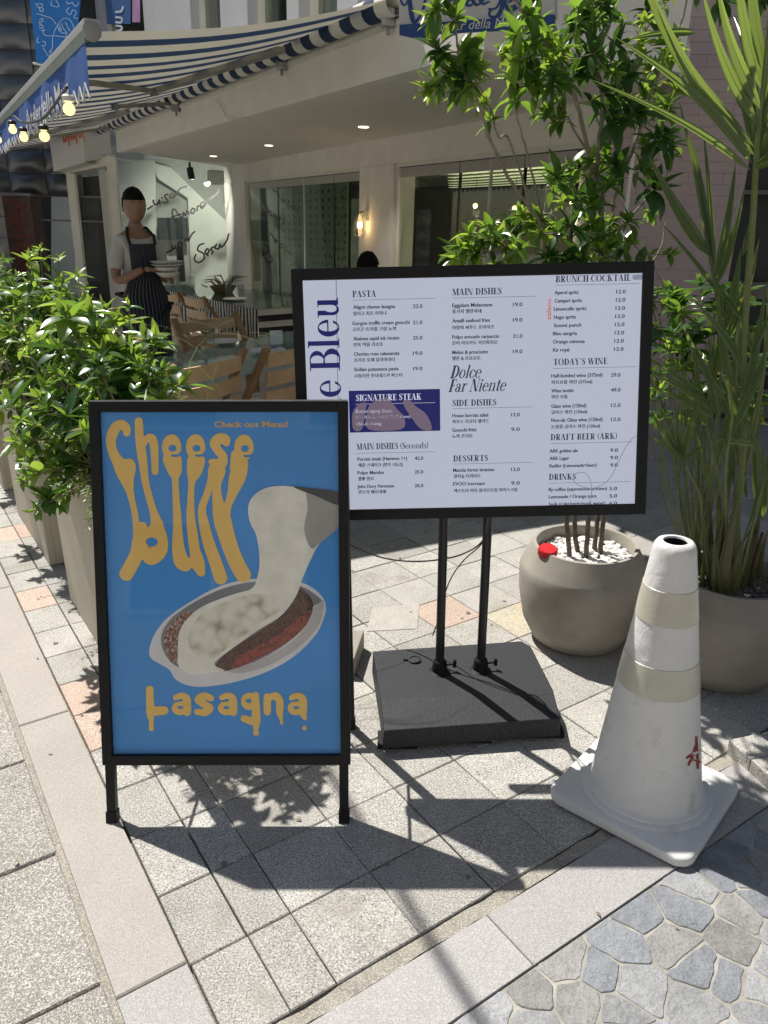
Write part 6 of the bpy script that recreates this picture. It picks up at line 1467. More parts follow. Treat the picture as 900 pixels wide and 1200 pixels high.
# waiter, standing, half turned to his left, carrying stacked plates
wx, wy = -1.80, 5.95
man = thing('person', 'waiter in white shirt and dark striped apron carrying stacked dishes', 'person', (wx, wy, 0))
V = Vector
sh = V((0, .0, 1.38)); body = [
    [(V((0, .01, .94)), (.13, .105)), (V((0, .01, 1.10)), (.118, .10)), (V((0, .01, 1.26)), (.135, .105)), (V((0, .015, 1.37)), (.12, .085)), (V((0, .01, 1.45)), .052), (V((0, 0, 1.53)), .055)],
    [(V((0, .015, 1.37)), (.12, .085)), (V((-.13, .02, 1.37)), .054), (V((-.185, .02, 1.24)), .047), (V((-.20, .0, 1.09)), .040), (V((-.14, -.12, 1.13)), .034), (V((-.05, -.20, 1.18)), .025)],
    [(V((0, .015, 1.37)), (.12, .085)), (V((.13, .02, 1.37)), .054), (V((.185, .02, 1.24)), .047), (V((.20, .0, 1.09)), .040), (V((.16, -.11, 1.11)), .034), (V((.10, -.20, 1.15)), .025)],
    [(V((0, .01, .94)), (.15, .105)), (V((-.09, .01, .86)), .095), (V((-.10, 0, .48)), .062), (V((-.10, .03, .09)), .042), (V((-.10, -.12, .04)), .035)],
    [(V((0, .01, .94)), (.15, .105)), (V((.09, .01, .86)), .095), (V((.10, 0, .48)), .062), (V((.10, .03, .09)), .042), (V((.10, -.12, .04)), .035)]]
skinned('body', body, m_skin, man)
tsh = [[(V((0, .01, .92)), (.158, .14)), (V((0, .01, 1.10)), (.145, .13)), (V((0, .01, 1.26)), (.150, .125)), (V((0, .015, 1.37)), (.125, .095)), (V((0, .012, 1.43)), (.075, .065))],
       [(V((0, .015, 1.37)), (.125, .095)), (V((-.125, .02, 1.365)), .064), (V((-.175, .02, 1.26)), .064), (V((-.195, .01, 1.155)), .064)],
       [(V((0, .015, 1.37)), (.125, .095)), (V((.125, .02, 1.365)), .064), (V((.175, .02, 1.26)), .064), (V((.195, .01, 1.155)), .064)]]
skinned('t_shirt', tsh, m_shirt, man)
m_trs = M('black_trousers', (.012, .012, .015), .9)
skinned('trousers', [[(V((0, .01, .97)), (.175, .125)), (V((-.09, .01, .86)), .115), (V((-.10, 0, .48)), .085), (V((-.10, .03, .12)), .07)], [(V((0, .01, .97)), (.175, .125)), (V((.09, .01, .86)), .115), (V((.10, 0, .48)), .085), (V((.10, .03, .12)), .07)]], m_trs, man)
m_apr = M('apron_navy', (.013, .015, .024), .9, .1); m_pin = M('apron_pinstripe', (.14, .15, .17), .9)
def AX(u, z):                                            # apron surface wrapped round the front
    hw = .115 if z > 1.12 else .115 + min(1, (1.12 - z) / .12) * .055
    a = u * (1.0 if z > 1.12 else 1.25); r = .168 + (.01 if z < .95 else 0)
    return V((hw * 1.05 * math.sin(a) / math.sin(1.25) * 1.0, .01 - r * math.cos(a * .85) * (.96 if z > 1.12 else 1.0), z))
mb = MB(); nz = 16; nu = 14
for j in range(nz):
    z0, z1_ = .50 + .85 * j / nz, .50 + .85 * (j + 1) / nz
    for i in range(nu): u0, u1 = -1 + 2 * i / nu, -1 + 2 * (i + 1) / nu; mb.quad(AX(u0, z0), AX(u1, z0), AX(u1, z1_), AX(u0, z1_))
ap = bpy.data.objects.new('apron', mb.mesh('apron', m_apr, smooth=True, merge=True)); COL.objects.link(ap); ap.parent = man
mb = MB()
for i in range(15):
    u = -.93 + 1.86 * i / 14
    for j in range(nz):
        z0, z1_ = .50 + .85 * j / nz, .50 + .85 * (j + 1) / nz; o_ = V((0, -.0025, 0)); mb.quad(AX(u - .012, z0) + o_, AX(u + .012, z0) + o_, AX(u + .012, z1_) + o_, AX(u - .012, z1_) + o_)
q = bpy.data.objects.new('pinstripes', mb.mesh('pinstripes', m_pin)); COL.objects.link(q); q.parent = ap
for s_ in (-1, 1):
    mb = MB(); mb.tube([AX(s_ * .9, 1.345) + V((0, -.004, 0)), V((s_ * .105, -.085, 1.40)), V((s_ * .078, -.02, 1.455)), V((s_ * .04, .06, 1.455))], .012, 8)
    q = bpy.data.objects.new('neck_strap', mb.mesh('neck_strap', m_apr)); COL.objects.link(q); q.parent = ap
mb = MB()
mb.tube([V((-.19, -.07, .99)), V((-.2, .05, 1.0)), V((0, .16, 1.0)), V((.2, .05, 1.0)), V((.19, -.07, .99))], .012, 6)
q = bpy.data.objects.new('strap', mb.mesh('strap', m_apr)); COL.objects.link(q); q.parent = ap
hd = V((0, -.02, 1.600)); head_mesh('head', hd, R_(-8), m_skin, man); hair_mesh(hd, R_(-8), man, fringe=.36); eyes(hd, R_(-8), man)
mb = MB()
for s_ in (-1, 1): mb.box((s_ * .10, -.06, .04), (.095, .27, .07))
q = bpy.data.objects.new('shoes', mb.mesh('shoes', m_dkf, bevel=.02)); COL.objects.link(q); q.parent = man
def hand(parent, wrist, d, up_, side, name='hand'):
    """palm, thumb and four bent fingers, one surface"""
    d, up_ = d.normalized(), up_.normalized(); sd = d.cross(up_).normalized() * side
    ch = [[(wrist, .024), (wrist + d * .045, (.030, .016)), (wrist + d * .085, (.034, .014))]]
    for k, (o_, L) in enumerate(((-.030, .062), (-.010, .072), (.010, .068), (.030, .055))):
        b = wrist + d * .085; p = b + sd * o_ * .95 + d * .01; q_ = p + d * L * .45 - up_ * .008; r = q_ + d * L * .35 - up_ * L * .30; s2 = r + d * L * .1 - up_ * L * .3
        ch.append([(b, (.034, .014)), (p, .0105), (q_, .0092), (r, .0085), (s2, .007)])
    t0 = wrist + d * .045; ch.append([(t0, (.030, .016)), (t0 - sd * .034 + d * .012, .012), (t0 - sd * .048 + d * .040 - up_ * .01, .0098), (t0 - sd * .046 + d * .062 - up_ * .018, .008)])
    return skinned(name, ch, m_skin, parent, 1)
dc = V((.085, -.30, 1.175))
hand(man, V((-.05, -.20, 1.18)), V((.75, -.6, -.05)), V((0, .2, 1)), 1)
hand(man, V((.10, -.20, 1.15)), V((.05, -1, -.15)), V((.6, 0, .8)), 1)
dish_ = thing('dish_stack', 'stack of pale bowls and plates held by the waiter', 'dishes', V((wx, wy, 0)) + dc)
for k, (r, z, h) in enumerate(((.085, -.05, .035), (.09, -.015, .035), (.115, .022, .018), (.12, .040, .02))):
    mb = MB(); c = V((wx, wy, 0)) + dc + V((0, 0, z)); mb.lathe(c, [(r * .5, 0), (r * .8, h * .4), (r, h), (r * .96, h), (r * .75, h * .5), (0, h * .3)], 24, True); mb.build('bowl' if k < 2 else 'plate', m_china, dish_, smooth=True)
man.scale = (.93, .93, 1.0); man.rotation_euler = (0, 0, R_(38)); dish_.location = Matrix.Rotation(R_(38), 3, 'Z') @ dc + V((wx, wy, 0))
# seated guest whose dark hair shows above the screen
gx, gy = -.13, 6.75
gst = thing('person', 'guest with short black hair seated behind the menu screen', 'person', (gx, gy, 0))
skinned('body', [[(V((0, 0, .52)), (.15, .11)), (V((0, 0, .72)), (.135, .10)), (V((0, 0, .92)), (.14, .09)), (V((0, 0, 1.0)), .05), (V((0, -.01, 1.06)), .05)],
    [(V((0, 0, .92)), (.14, .09)), (V((-.17, 0, .90)), .055), (V((-.2, -.05, .66)), .045), (V((-.14, -.28, .62)), .033)], [(V((0, 0, .92)), (.14, .09)), (V((.17, 0, .90)), .055), (V((.2, -.05, .66)), .045), (V((.14, -.28, .62)), .033)],
    [(V((0, 0, .52)), (.15, .11)), (V((-.1, -.1, .50)), .085), (V((-.11, -.45, .48)), .06), (V((-.11, -.45, .07)), .045)], [(V((0, 0, .52)), (.15, .11)), (V((.1, -.1, .50)), .085), (V((.11, -.45, .48)), .06), (V((.11, -.45, .07)), .045)]], m_skin, gst)
skinned('dark_top', [[(V((0, 0, .50)), (.18, .14)), (V((0, 0, .72)), (.165, .13)), (V((0, 0, .92)), (.165, .11)), (V((0, 0, .985)), .07)], [(V((0, 0, .92)), (.165, .11)), (V((-.17, 0, .90)), .078), (V((-.2, -.05, .70)), .07)], [(V((0, 0, .92)), (.165, .11)), (V((.17, 0, .90)), .078), (V((.2, -.05, .70)), .07)]], m_trs, gst)
hd = V((0, -.01, 1.135)); head_mesh('head', hd, R_(150), m_skin, gst); hair_mesh(hd, R_(150), gst, fringe=.1); eyes(hd, R_(150), gst)
# ================================================================== PLANTS
m_bark = M('bark', (.13, .105, .08), .85, .25, 30., bump=.6, bscale=60.); m_twig = M('twig', (.26, .22, .16), .8, .2, 30.)
m_lf = leafmat('leaf_gloss', (.04, .10, .028), (.09, .18, .045), (.36, .60, .06), .24, .40)
m_lfd = leafmat('leaf_dark', (.025, .075, .02), (.05, .12, .03), (.16, .34, .03), .32, .25)
m_lfl = leafmat('leaf_light', (.13, .25, .04), (.21, .31, .06), (.50, .70, .08), .34, .45)
m_palm = leafmat('palm_leaf', (.05, .085, .04), (.095, .13, .06), (.42, .58, .09), .27, .36)
m_grs = leafmat('grass_blade', (.12, .20, .06), (.30, .33, .16), (.45, .55, .15), .4, .35)
def leaf_mesh(name, L, W, mat, bend=.35, fold=.25, n=5, tipw=0., wave=0.):
    mb = MB(); pr = []
    for i in range(n + 1):
        t = i / n; w = W * .5 * (math.sin(math.pi * min(1, t ** .8)) ** .85 if 0 < t < 1 else (0.06 if t == 0 else .02)); a = bend * t
        y = L * (math.sin(a) / bend if bend else t) * 1.0; z = -L * (1 - math.cos(a)) / bend if bend else 0
        z += L * .0; pr.append((V((0, y, z)), w))
    vs_ = []
    for (p, w) in pr: vs_ += [p + V((-w, 0, w * fold)), p, p + V((w, 0, w * fold))]
    for i in range(n):
        a = 3 * i; mb.v += [] if i else vs_
        mb.f += [(a, a + 1, a + 4, a + 3), (a + 1, a + 2, a + 5, a + 4)]; mb.mi += [0, 0]
    return mb.mesh(name, mat, smooth=True)
def orient(p, d, roll=0., s=1.):
    d = d.normalized(); q = d.to_track_quat('Y', 'Z'); return Matrix.Translation(p) @ q.to_matrix().to_4x4() @ Matrix.Rotation(roll, 4, 'Y') @ Matrix.Scale(s, 4)
LEAF = {}
leafmat('leaf_yellowed', (.20, .19, .04), (.30, .24, .06), (.6, .5, .1), .5, .35)
def leafset(k, mat, L, W, name='leaf'):
    if k not in LEAF: LEAF[k] = [leaf_mesh(name, L, W, mat, bend=b_, fold=f_) for b_, f_ in ((.25, .35), (.55, .25), (.85, .3), (.1, .5))]
    return LEAF[k]
leafset('big', m_lf, .074, .029); leafset('dark', m_lfd, .084, .034); leafset('light', m_lfl, .062, .025); leafset('fine', m_lfl, .024, .006); leafset('med', m_lf, .05, .020)
leafset('old', MATS['leaf_yellowed'], .055, .018)
class Plant:
    def __init__(s, parent, limit=300): s.p = parent; s.lim = limit; s.items = []; s.wood = MB()
    def leaf(s, kind, m4, rng): s.items.append((kind, rng.randrange(4), m4))
    def whorl(s, kind, p, d, rng, n=7, size=1., open_=1.0):
        d = d.normalized(); a0 = rng.uniform(0, 6.28); x = d.orthogonal().normalized(); y = d.cross(x)
        for k in range(n):
            a = a0 + 6.283 * k / n + rng.uniform(-.25, .25); r = x * math.cos(a) + y * math.sin(a); el_ = rng.uniform(.05, .75) / open_
            dd = (r * math.cos(el_) + d * math.sin(el_)); dd.z -= .08
            s.leaf('old' if rng.random() < .02 else kind, orient(p - d * rng.uniform(0, .012), dd, rng.uniform(-.3, .3), size * rng.uniform(.7, 1.15)), rng)
        for k in range(2): s.leaf('light' if kind != 'dark' else 'big', orient(p, d + x * rng.uniform(-.4, .4) + y * rng.uniform(-.4, .4), rng.uniform(0, 3), size * rng.uniform(.45, .75)), rng)
    def finish(s, wood_name='branches', mat=m_bark, leafname='leaf'):
        if s.wood.v: s.wood.build(wood_name, mat, s.p, smooth=True)
        sc = []
        for i, (k, v_, m4) in enumerate(s.items):
            c = m4.translation; x, y = gpix(c); inn = -20 < x < 920 and -20 < y < 1220
            hidden = 352 < x < 764 and 318 < y < 606
            sc.append(((0 if inn and not hidden else 1), -m4.to_scale()[0] * (.5 if k == 'fine' else 1) / max(c.length, .2), i))
        sc.sort(); rest = {}
        for r, (o_, _, i) in enumerate(sc):
            k, v_, m4 = s.items[i]
            if r < s.lim and not o_: inst(leafname, LEAF[k][v_], m4, s.p)
            else: rest.setdefault(LEAF[k][0].materials[0].name, []).append((LEAF[k][v_], m4))
        if rest:
            mats = list(rest); mb = MB(); cache = {}
            for mi, mn in enumerate(mats):
                mb.cur = mi
                for me, m4 in rest[mn]:
                    if me.name not in cache: cache[me.name] = ([v.co.copy() for v in me.vertices], [tuple(f.vertices) for f in me.polygons])
                    vs_, fs = cache[me.name]; b0 = len(mb.v); mb.v += [m4 @ q for q in vs_]; mb.f += [tuple(b0 + i for i in f) for f in fs]; mb.mi += [mi] * len(fs)
            tag(mb.build('foliage', [bpy.data.materials[n] for n in mats], s.p, smooth=True), kind='stuff')

# ---- planters and hedge on the left
m_bx = M('planter_box', (.50, .455, .36), .75, .06, 4., bump=.15, bscale=60.)
PH = .70
boxes = [(2.25, 3.17), (3.57, 4.40), (4.85, 5.70), (6.1, 6.95), (7.3, 8.15)]
plab = ['first from the blue poster stand', 'second from the blue poster stand', 'third from the blue poster stand', 'fourth from the blue poster stand', 'fifth and farthest from the blue poster stand']
def hedge_box(i, v0, v1, u0=.5, u1=.84):
    o_ = uv2((u0 + u1) / 2, (v0 + v1) / 2)
    t = thing('planter_box', 'tall cream rectangular planter box, %s' % plab[i], 'planter', o_, 'cream planter boxes along the terrace')
    mb = MB(); th = .03
    mb.obox(uv2(u0, v0, .004), UD * th, VD * (v1 - v0), Z3 * PH); mb.obox(uv2(u1 - th, v0, .004), UD * th, VD * (v1 - v0), Z3 * PH)
    mb.obox(uv2(u0 + th, v0, .004), UD * (u1 - u0 - 2 * th), VD * th, Z3 * PH); mb.obox(uv2(u0 + th, v1 - th, .004), UD * (u1 - u0 - 2 * th), VD * th, Z3 * PH)
    mb.build('box_wall', m_bx, t, bevel=.004)
    mb = MB(); mb.obox(uv2(u0 + th, v0 + th, PH - .06), UD * (u1 - u0 - 2 * th), VD * (v1 - v0 - 2 * th), Z3 * .02); mb.build('soil', m_soil, t); return t
slab = ['dense glossy green shrub overflowing the planter box nearest the blue poster', 'dense glossy green shrub in the second planter box from the blue poster', 'green shrub in the third planter box, at the left edge', 'green shrub in the fourth planter box from the poster', 'green shrub in the farthest planter box']
for i, (v0, v1) in enumerate(boxes):
    hedge_box(i, v0, v1)
    rng = random.Random(40 + i); near = i < 2
    sh_ = thing('shrub', slab[i], 'shrub', uv2(.67, (v0 + v1) / 2, PH), 'shrubs in the cream planter boxes'); P_ = Plant(sh_)
    ns = (150, 125, 70, 34, 30)[i]
    for k in range(ns):
        b_ = uv2(rng.uniform(.56, .78), rng.uniform(v0 + .08, v1 - .08), PH - .05)
        ang = rng.uniform(0, 6.28); sp_ = rng.random() ** .7; hgt = (.59, .70, .72, .70, .70)[i] * (1 - .55 * sp_ ** 2) * rng.uniform(.5, 1.08)
        if k % 9 == 4: hgt *= 1.1
        tip = b_ + UD * (math.cos(ang) * sp_ * (.25 if i == 0 else .28) - (.04 if i == 0 else 0)) + VD * math.sin(ang) * sp_ * (.32 if v0 > 2.5 else .30) + Z3 * hgt
        if k % 7 == 0: tip = b_ + UD * (rng.choice((-.26, .14))) + VD * rng.uniform(-.1, .1) + Z3 * rng.uniform(-.05, .2)
        mid = (b_ + tip) / 2 + V((rng.uniform(-.04, .04), rng.uniform(-.04, .04), .06))
        P_.wood.tube([b_, mid, tip], [.004, .003, .002], 5, False)
        d = (tip - mid).normalized() + Z3 * .35
        kd = rng.choices(['big', 'dark', 'light', 'med'], (5, 2, 4, 4))[0]
        P_.whorl(kd, tip, d, rng, rng.choice((5, 6, 7, 8)), rng.choice((.8, .95, 1.1, 1.3, 1.6)) if near else 1.15, rng.uniform(.7, 1.4))
        for j in range(rng.choice((2, 3, 4))):                       # leaves along the stem
            t = rng.uniform(.3, .9); q = b_.lerp(tip, t) + V((0, 0, .05 * math.sin(t * 3.1))); a = rng.uniform(0, 6.28)
            P_.whorl(rng.choice(('med', 'dark', 'big')), q, V((math.cos(a), math.sin(a), .7)), rng, 4, .9, 1.2)
    for k in range((420, 260, 120, 30, 10)[i]):                                     # small fern-like sprays that fill the box and spill over
        a = rng.uniform(0, 6.28); b_ = uv2(rng.uniform(.47, .86), rng.uniform(v0 - .02, v1 + .02), PH + rng.uniform(-.04, .20)); d = V((math.cos(a), math.sin(a), rng.uniform(-.5, .5))); L = rng.uniform(.06, .15)
        P_.wood.tube([b_, b_ + d * L * .6, b_ + d * L - Z3 * .02], .0012, 3, False)
        for j in range(9):
            t = j / 9; q = b_ + d * L * (.2 + .8 * t) - Z3 * .02 * t; sdv = d.cross(Z3).normalized() * (1 if j % 2 else -1)
            P_.leaf('fine', orient(q, sdv + d * .6, 0, rng.uniform(.7, 1.3) * (1.2 - .5 * t)), rng)
    P_.finish('stems', m_twig)
# grasses arching out of the hedge
gr_ = thing('ornamental_grass', 'pale arching grass blades sticking out of the hedge toward the tables', 'grass', uv2(.75, 2.7, PH))
rng = random.Random(9); mb = MB()
def blade(mb, pts, w):
    P = [V(q) for q in catmull([tuple(p) for p in pts], 5)]; n = len(P)
    for i in range(n - 1):
        t0, t1 = i / (n - 1), (i + 1) / (n - 1); d = (P[i + 1] - P[i]).normalized(); sd = d.cross(Z3); sd = sd.normalized() if sd.length > .05 else V((1, 0, 0))
        w0, w1 = w * (1 - t0) ** .6, w * (1 - t1) ** .6; mb.quad(P[i] - sd * w0, P[i + 1] - sd * w1, P[i + 1] + sd * w1, P[i] + sd * w0)
for k in range(46):
    b_ = uv2(rng.uniform(.6, .84), rng.uniform(2.35, 4.3), PH + .05); a = rng.uniform(0, 6.28) if k % 2 else rng.uniform(-.8, .8); L = rng.uniform(.25, .5); d = V((math.cos(a), math.sin(a), 0))
    blade(mb, [b_, b_ + d * L * .3 + Z3 * L * .8, b_ + d * L * .75 + Z3 * L * .85, b_ + d * L * 1.2 + Z3 * L * .45], rng.uniform(.0018, .0035))
tag(mb.build('blade', m_grs, gr_, smooth=True, merge=True), kind='stuff')

# ---- potted tree on the left pot
tr_ = thing('potted_tree', 'slender branching tree with glossy leaf clusters in the pebble filled pot', 'tree', P1 + Z3 * .35)
P_ = Plant(tr_, 298); rng = random.Random(77)
skel = []                                                     # (point, radius)
def limb(pts, r0, r1, k=5, bend=.0):
    Q = [V(q) for q in catmull([tuple(p) for p in pts], k)]; n = len(Q)
    for i in range(1, n - 1): Q[i] += V((rng.uniform(-1, 1), rng.uniform(-1, 1), rng.uniform(-1, 1))) * bend
    rs = [r0 + (r1 - r0) * i / (n - 1) for i in range(n)]; P_.wood.tube(Q, rs, 7, False)
    for q, r in zip(Q, rs): skel.append((q, r))
stm = MB()
def limb_dark(pts, r0, r1, k, bend):
    w_ = P_.wood; P_.wood = stm; limb(pts, r0, r1, k, bend); P_.wood = w_
for k, (x0, x1, yy, zt) in enumerate(((668, 664, 2.60, 2), (677, 673, 2.64, 2), (687, 690, 2.60, 2), (696, 701, 2.66, 2), (703, 708, 2.62, 2))):
    a = V(GY(x0, 648, yy)); a.z = .33; b_ = GY(x1, 600, yy)
    targets = [(650, 300, 2.75), (686, 330, 2.8), (704, 300, 2.8), (712, 285, 2.85), (735, 330, 2.9)][k]
    limb_dark([a, b_, GY((x1 + targets[0]) / 2, 440, (yy + targets[2]) / 2), GY(*targets)], .0095, .0075, 6, .0015)
limb([GY(704, 300, 2.8), GY(705, 240, 2.8), GY(700, 190, 2.78), GY(706, 120, 2.75), GY(690, 40, 2.7), GY(680, -60, 2.65)], .0105, .004, 6, .003)
limb([GY(712, 285, 2.85), GY(722, 225, 2.85), GY(745, 165, 2.85), GY(770, 90, 2.9), GY(800, 20, 2.95), GY(810, -60, 2.95)], .008, .003, 6, .003)
limb([GY(704, 240, 2.8), GY(690, 180, 2.75), GY(672, 110, 2.65), GY(645, 60, 2.6), GY(610, 10, 2.5), GY(580, -30, 2.5)], .008, .003, 6, .002)
limb([GY(690, 180, 2.75), GY(650, 110, 2.7), GY(632, 30, 2.6)], .004, .002, 5, .003)
limb([GY(650, 300, 2.75), GY(632, 260, 2.7), GY(600, 215, 2.65), GY(575, 165, 2.6), GY(562, 125, 2.55), GY(540, 75, 2.5), GY(535, 40, 2.5), GY(530, -20, 2.48)], .007, .0022, 6, .002)
limb([GY(625, 250, 2.7), GY(597, 165, 2.65), GY(584, 160, 2.6), GY(572, 120, 2.6), GY(552, 88, 2.55), GY(520, 60, 2.5)], .004, .0018, 6, .001)
limb([GY(640, 270, 2.75), GY(618, 180, 2.7), GY(605, 130, 2.68), GY(612, 90, 2.66)], .004, .0018, 6, .002)
limb([GY(686, 330, 2.8), GY(655, 260, 2.8), GY(620, 255, 2.8), GY(580, 290, 2.75), GY(548, 300, 2.7)], .005, .002, 5, .002)
limb([GY(712, 285, 2.85), GY(760, 230, 2.95), GY(785, 200, 3.0)], .005, .002, 5, .003)
limb([GY(735, 330, 2.9), GY(770, 300, 2.95), GY(780, 260, 3.0)], .005, .002, 5, .003)
tips = []
def zone(n, x0, x1, y0, y1, d0, d1, md, kinds, sz=(.8, 1.15)):
    c = 0; t = 0
    while c < n and t < n * 40:
        t += 1; x, y = rng.uniform(x0, x1), rng.uniform(y0, y1); p = GY(x, y, rng.uniform(d0, d1))
        if all((p - q[0]).length > md for q in tips): tips.append((p, rng.choice(kinds), rng.uniform(*sz))); c += 1
D_, B_, L_ = 'dark', 'big', 'light'
for x, y, dd, k, s_ in ((519, 66, 2.5, B_, 1.), (512, 58, 2.48, D_, .9), (545, 60, 2.5, L_, 1.1), (553, 70, 2.5, B_, 1.1), (500, 105, 2.48, L_, .9), (512, 100, 2.5, B_, .9), (541, 92, 2.52, D_, 1.), (547, 105, 2.5, L_, 1.), (560, 80, 2.52, L_, 1.), (525, 85, 2.5, B_, .9), (574, 140, 2.6, B_, .8), (566, 120, 2.58, L_, .8), (537, 112, 2.55, B_, .8),
                       (510, 10, 2.48, B_, 1.), (520, -5, 2.48, L_, 1.), (532, 20, 2.5, B_, 1.), (505, 25, 2.5, L_, .8), (605, 115, 2.68, B_, 1.), (600, 60, 2.6, L_, 1.), (590, 62, 2.6, L_, .8), (655, 140, 2.7, B_, 1.), (640, 130, 2.7, B_, 1.), (540, 290, 2.7, B_, 1.), (565, 285, 2.7, D_, 1.1), (585, 275, 2.72, B_, 1.1), (600, 290, 2.74, L_, 1.1), (625, 265, 2.75, L_, 1.2), (632, 255, 2.75, B_, 1.), (650, 280, 2.8, B_, 1.),
                       (556, 298, 2.7, L_, 1.), (610, 250, 2.75, L_, 1.), (780, 130, 2.9, B_, .9), (785, 60, 2.95, L_, .9)): tips.append((GY(x, y, dd), k, s_))
zone(34, 612, 745, -20, 110, 2.45, 2.95, .06, [D_, D_, B_, B_, 'med'], (.8, 1.1)); zone(10, 600, 650, 30, 100, 2.5, 2.7, .06, [L_, B_])
zone(30, 690, 790, 100, 320, 2.6, 3.0, .06, [D_, D_, B_, 'med', D_]); zone(14, 640, 700, 190, 315, 2.6, 2.9, .06, [B_, D_, L_]); zone(12, 530, 680, 262, 320, 2.62, 2.85, .06, [B_, L_, D_])
zone(10, 745, 800, 20, 180, 2.8, 3.05, .08, [B_, L_]); zone(14, 640, 820, -160, -20, 2.5, 3.0, .09, [B_, D_]); zone(10, 740, 800, 330, 420, 2.85, 3.1, .07, [D_, B_])
zone(16, 700, 900, -150, 120, 3.0, 3.3, .1, [B_, D_, L_])
tips.sort(key=lambda q: min((q[0] - s_[0]).length for s_ in skel[::3]))
for p, kd, sz in tips:
    a, r = min(skel, key=lambda s_: (p - s_[0]).length + .12 * max(0, s_[0].z - p.z)); L = (p - a).length
    mid = a.lerp(p, .5) + V((rng.uniform(-.15, .15), rng.uniform(-.15, .15), -.12)) * L
    Q = [V(q) for q in catmull([tuple(a), tuple(mid), tuple(p)], 4)]
    P_.wood.tube(Q, [max(.0022, r * .5) + (.0014 - max(.0022, r * .5)) * i / (len(Q) - 1) for i in range(len(Q))], 5, False)
    for q in Q[2:]: skel.append((q, .0022))
    d = (p - mid).normalized() + Z3 * .5
    P_.whorl(kd, p, d, rng, rng.choice((5, 6, 7)), sz * 1.12, rng.uniform(.8, 1.5))
    for j in range(2): q = Q[-1 - j * 2] ; a_ = rng.uniform(0, 6.28); P_.whorl(kd, q - (p - mid) * .25 * j, V((math.cos(a_), math.sin(a_), .5)), rng, 3, sz * .8, 1.2)
stm.build('lower_stems', m_bark, tr_, smooth=True)
P_.finish('branches', M('bark_sunlit', (.27, .235, .185), .85, .3, 40., bump=.6, bscale=60.))  # sunlight on the upper branches is put into this paler bark colour

# ---- palm in the right pot
palm = thing('palm', 'tall potted palm with long backlit leaflets in the brown pot', 'palm', P2 + Z3 * .33)
rng = random.Random(31); stems = MB()
m_stem = M('palm_stem', (.13, .16, .05), .5, .2, 20.); m_sheath = leafmat('palm_sheath', (.09, .11, .035), (.13, .12, .05), (.20, .22, .06), .5, .15)
def leaflet(parent, a, b_, w, arch=.08, seg=9, side=None, name='leaflet', mat=m_palm):
    """long pleated leaflet from a to b_, arched upwards, with a folded midrib"""
    a, b_ = V(a), V(b_); L = (b_ - a).length; mb = MB(); d = (b_ - a).normalized(); sd = (side or d.cross(V((0, -1, .35)))).normalized(); up_ = sd.cross(d)
    if up_.z < 0: up_ = -up_
    R0 = []
    for i in range(seg + 1):
        t = i / seg; p = a.lerp(b_, t) + up_ * (arch * L * math.sin(math.pi * t)); ww = w * .5 * (min(1, t / .18) ** .6) * (1 - max(0, t - .35) / .65) ** .75 + .0006
        R0.append([p - sd * ww + up_ * ww * .15, p - sd * ww * .5 + up_ * ww * .42, p, p + sd * ww * .5 + up_ * ww * .42, p + sd * ww + up_ * ww * .15])
    i0 = 0
    for r in R0: mb.v += r
    for i in range(seg):
        for j in range(4): q = 5 * i + j; mb.f.append((q, q + 1, q + 6, q + 5)); mb.mi.append(0)
    return mb.build(name, mat, parent, smooth=True)
def stem(pts, r0, r1, name='stem'):
    Q = [V(q) for q in catmull([tuple(p) for p in pts], 6)]; n = len(Q); mb = MB(); mb.tube(Q, [r0 + (r1 - r0) * i / (n - 1) for i in range(n)], 8); return mb.build(name, m_stem, palm, smooth=True)
def base_pt(dx, dy): return P2 + V((dx, dy, .30))
# main frond: rises to the hub at (886,195) and goes on upwards
hub = GY(886, 193, 2.28)
stem([base_pt(-.05, -.02), GY(868, 560, 2.34), GY(872, 400, 2.32), GY(882, 260, 2.30), hub, GY(893, 120, 2.27), GY(903, 20, 2.2), GY(915, -90, 2.1)], .0125, .005)
stem([base_pt(-.02, .05), GY(880, 520, 2.42), GY(898, 400, 2.45), GY(908, 220, 2.5), GY(912, 80, 2.5)], .009, .006)
stem([base_pt(-.06, .02), GY(855, 560, 2.44), GY(862, 440, 2.5), GY(868, 350, 2.55)], .009, .006)
for (x0, y0, d0, x1, y1, d1, w, ar) in ((880, 200, 2.28, 695, 94, 2.05, .021, .05), (882, 192, 2.28, 722, 44, 2.1, .034, .07), (884, 182, 2.28, 765, -8, 2.0, .045, .05), (884, 172, 2.28, 738, -70, 2.0, .040, .08), (890, 150, 2.27, 822, -15, 2.1, .034, .05), (893, 130, 2.27, 838, -30, 2.1, .036, .05), (895, 110, 2.27, 862, -70, 2.1, .035, .05), (897, 90, 2.26, 880, -110, 2.1, .03, .05),
        (815, 38, 2.35, 737, 46, 2.3, .022, .06), (888, 195, 2.28, 985, 60, 2.1, .04, .08), (889, 185, 2.28, 990, 0, 2.1, .04, .08), (893, 150, 2.27, 980, -40, 2.1, .035, .08), (886, 200, 2.28, 965, 130, 2.1, .034, .08), (895, 120, 2.27, 960, -80, 2.1, .03, .08), (884, 196, 2.28, 950, 175, 2.15, .028, .12), (885, 192, 2.3, 940, 110, 2.35, .03, .1),
        (886, 190, 2.28, 846, 60, 2.6, .028, .06), (888, 180, 2.28, 860, 20, 2.6, .03, .06), (892, 160, 2.28, 905, -60, 2.6, .03, .06)):
    leaflet(palm, GY(x0, y0, d0), GY(x1, y1, d1), w, ar)
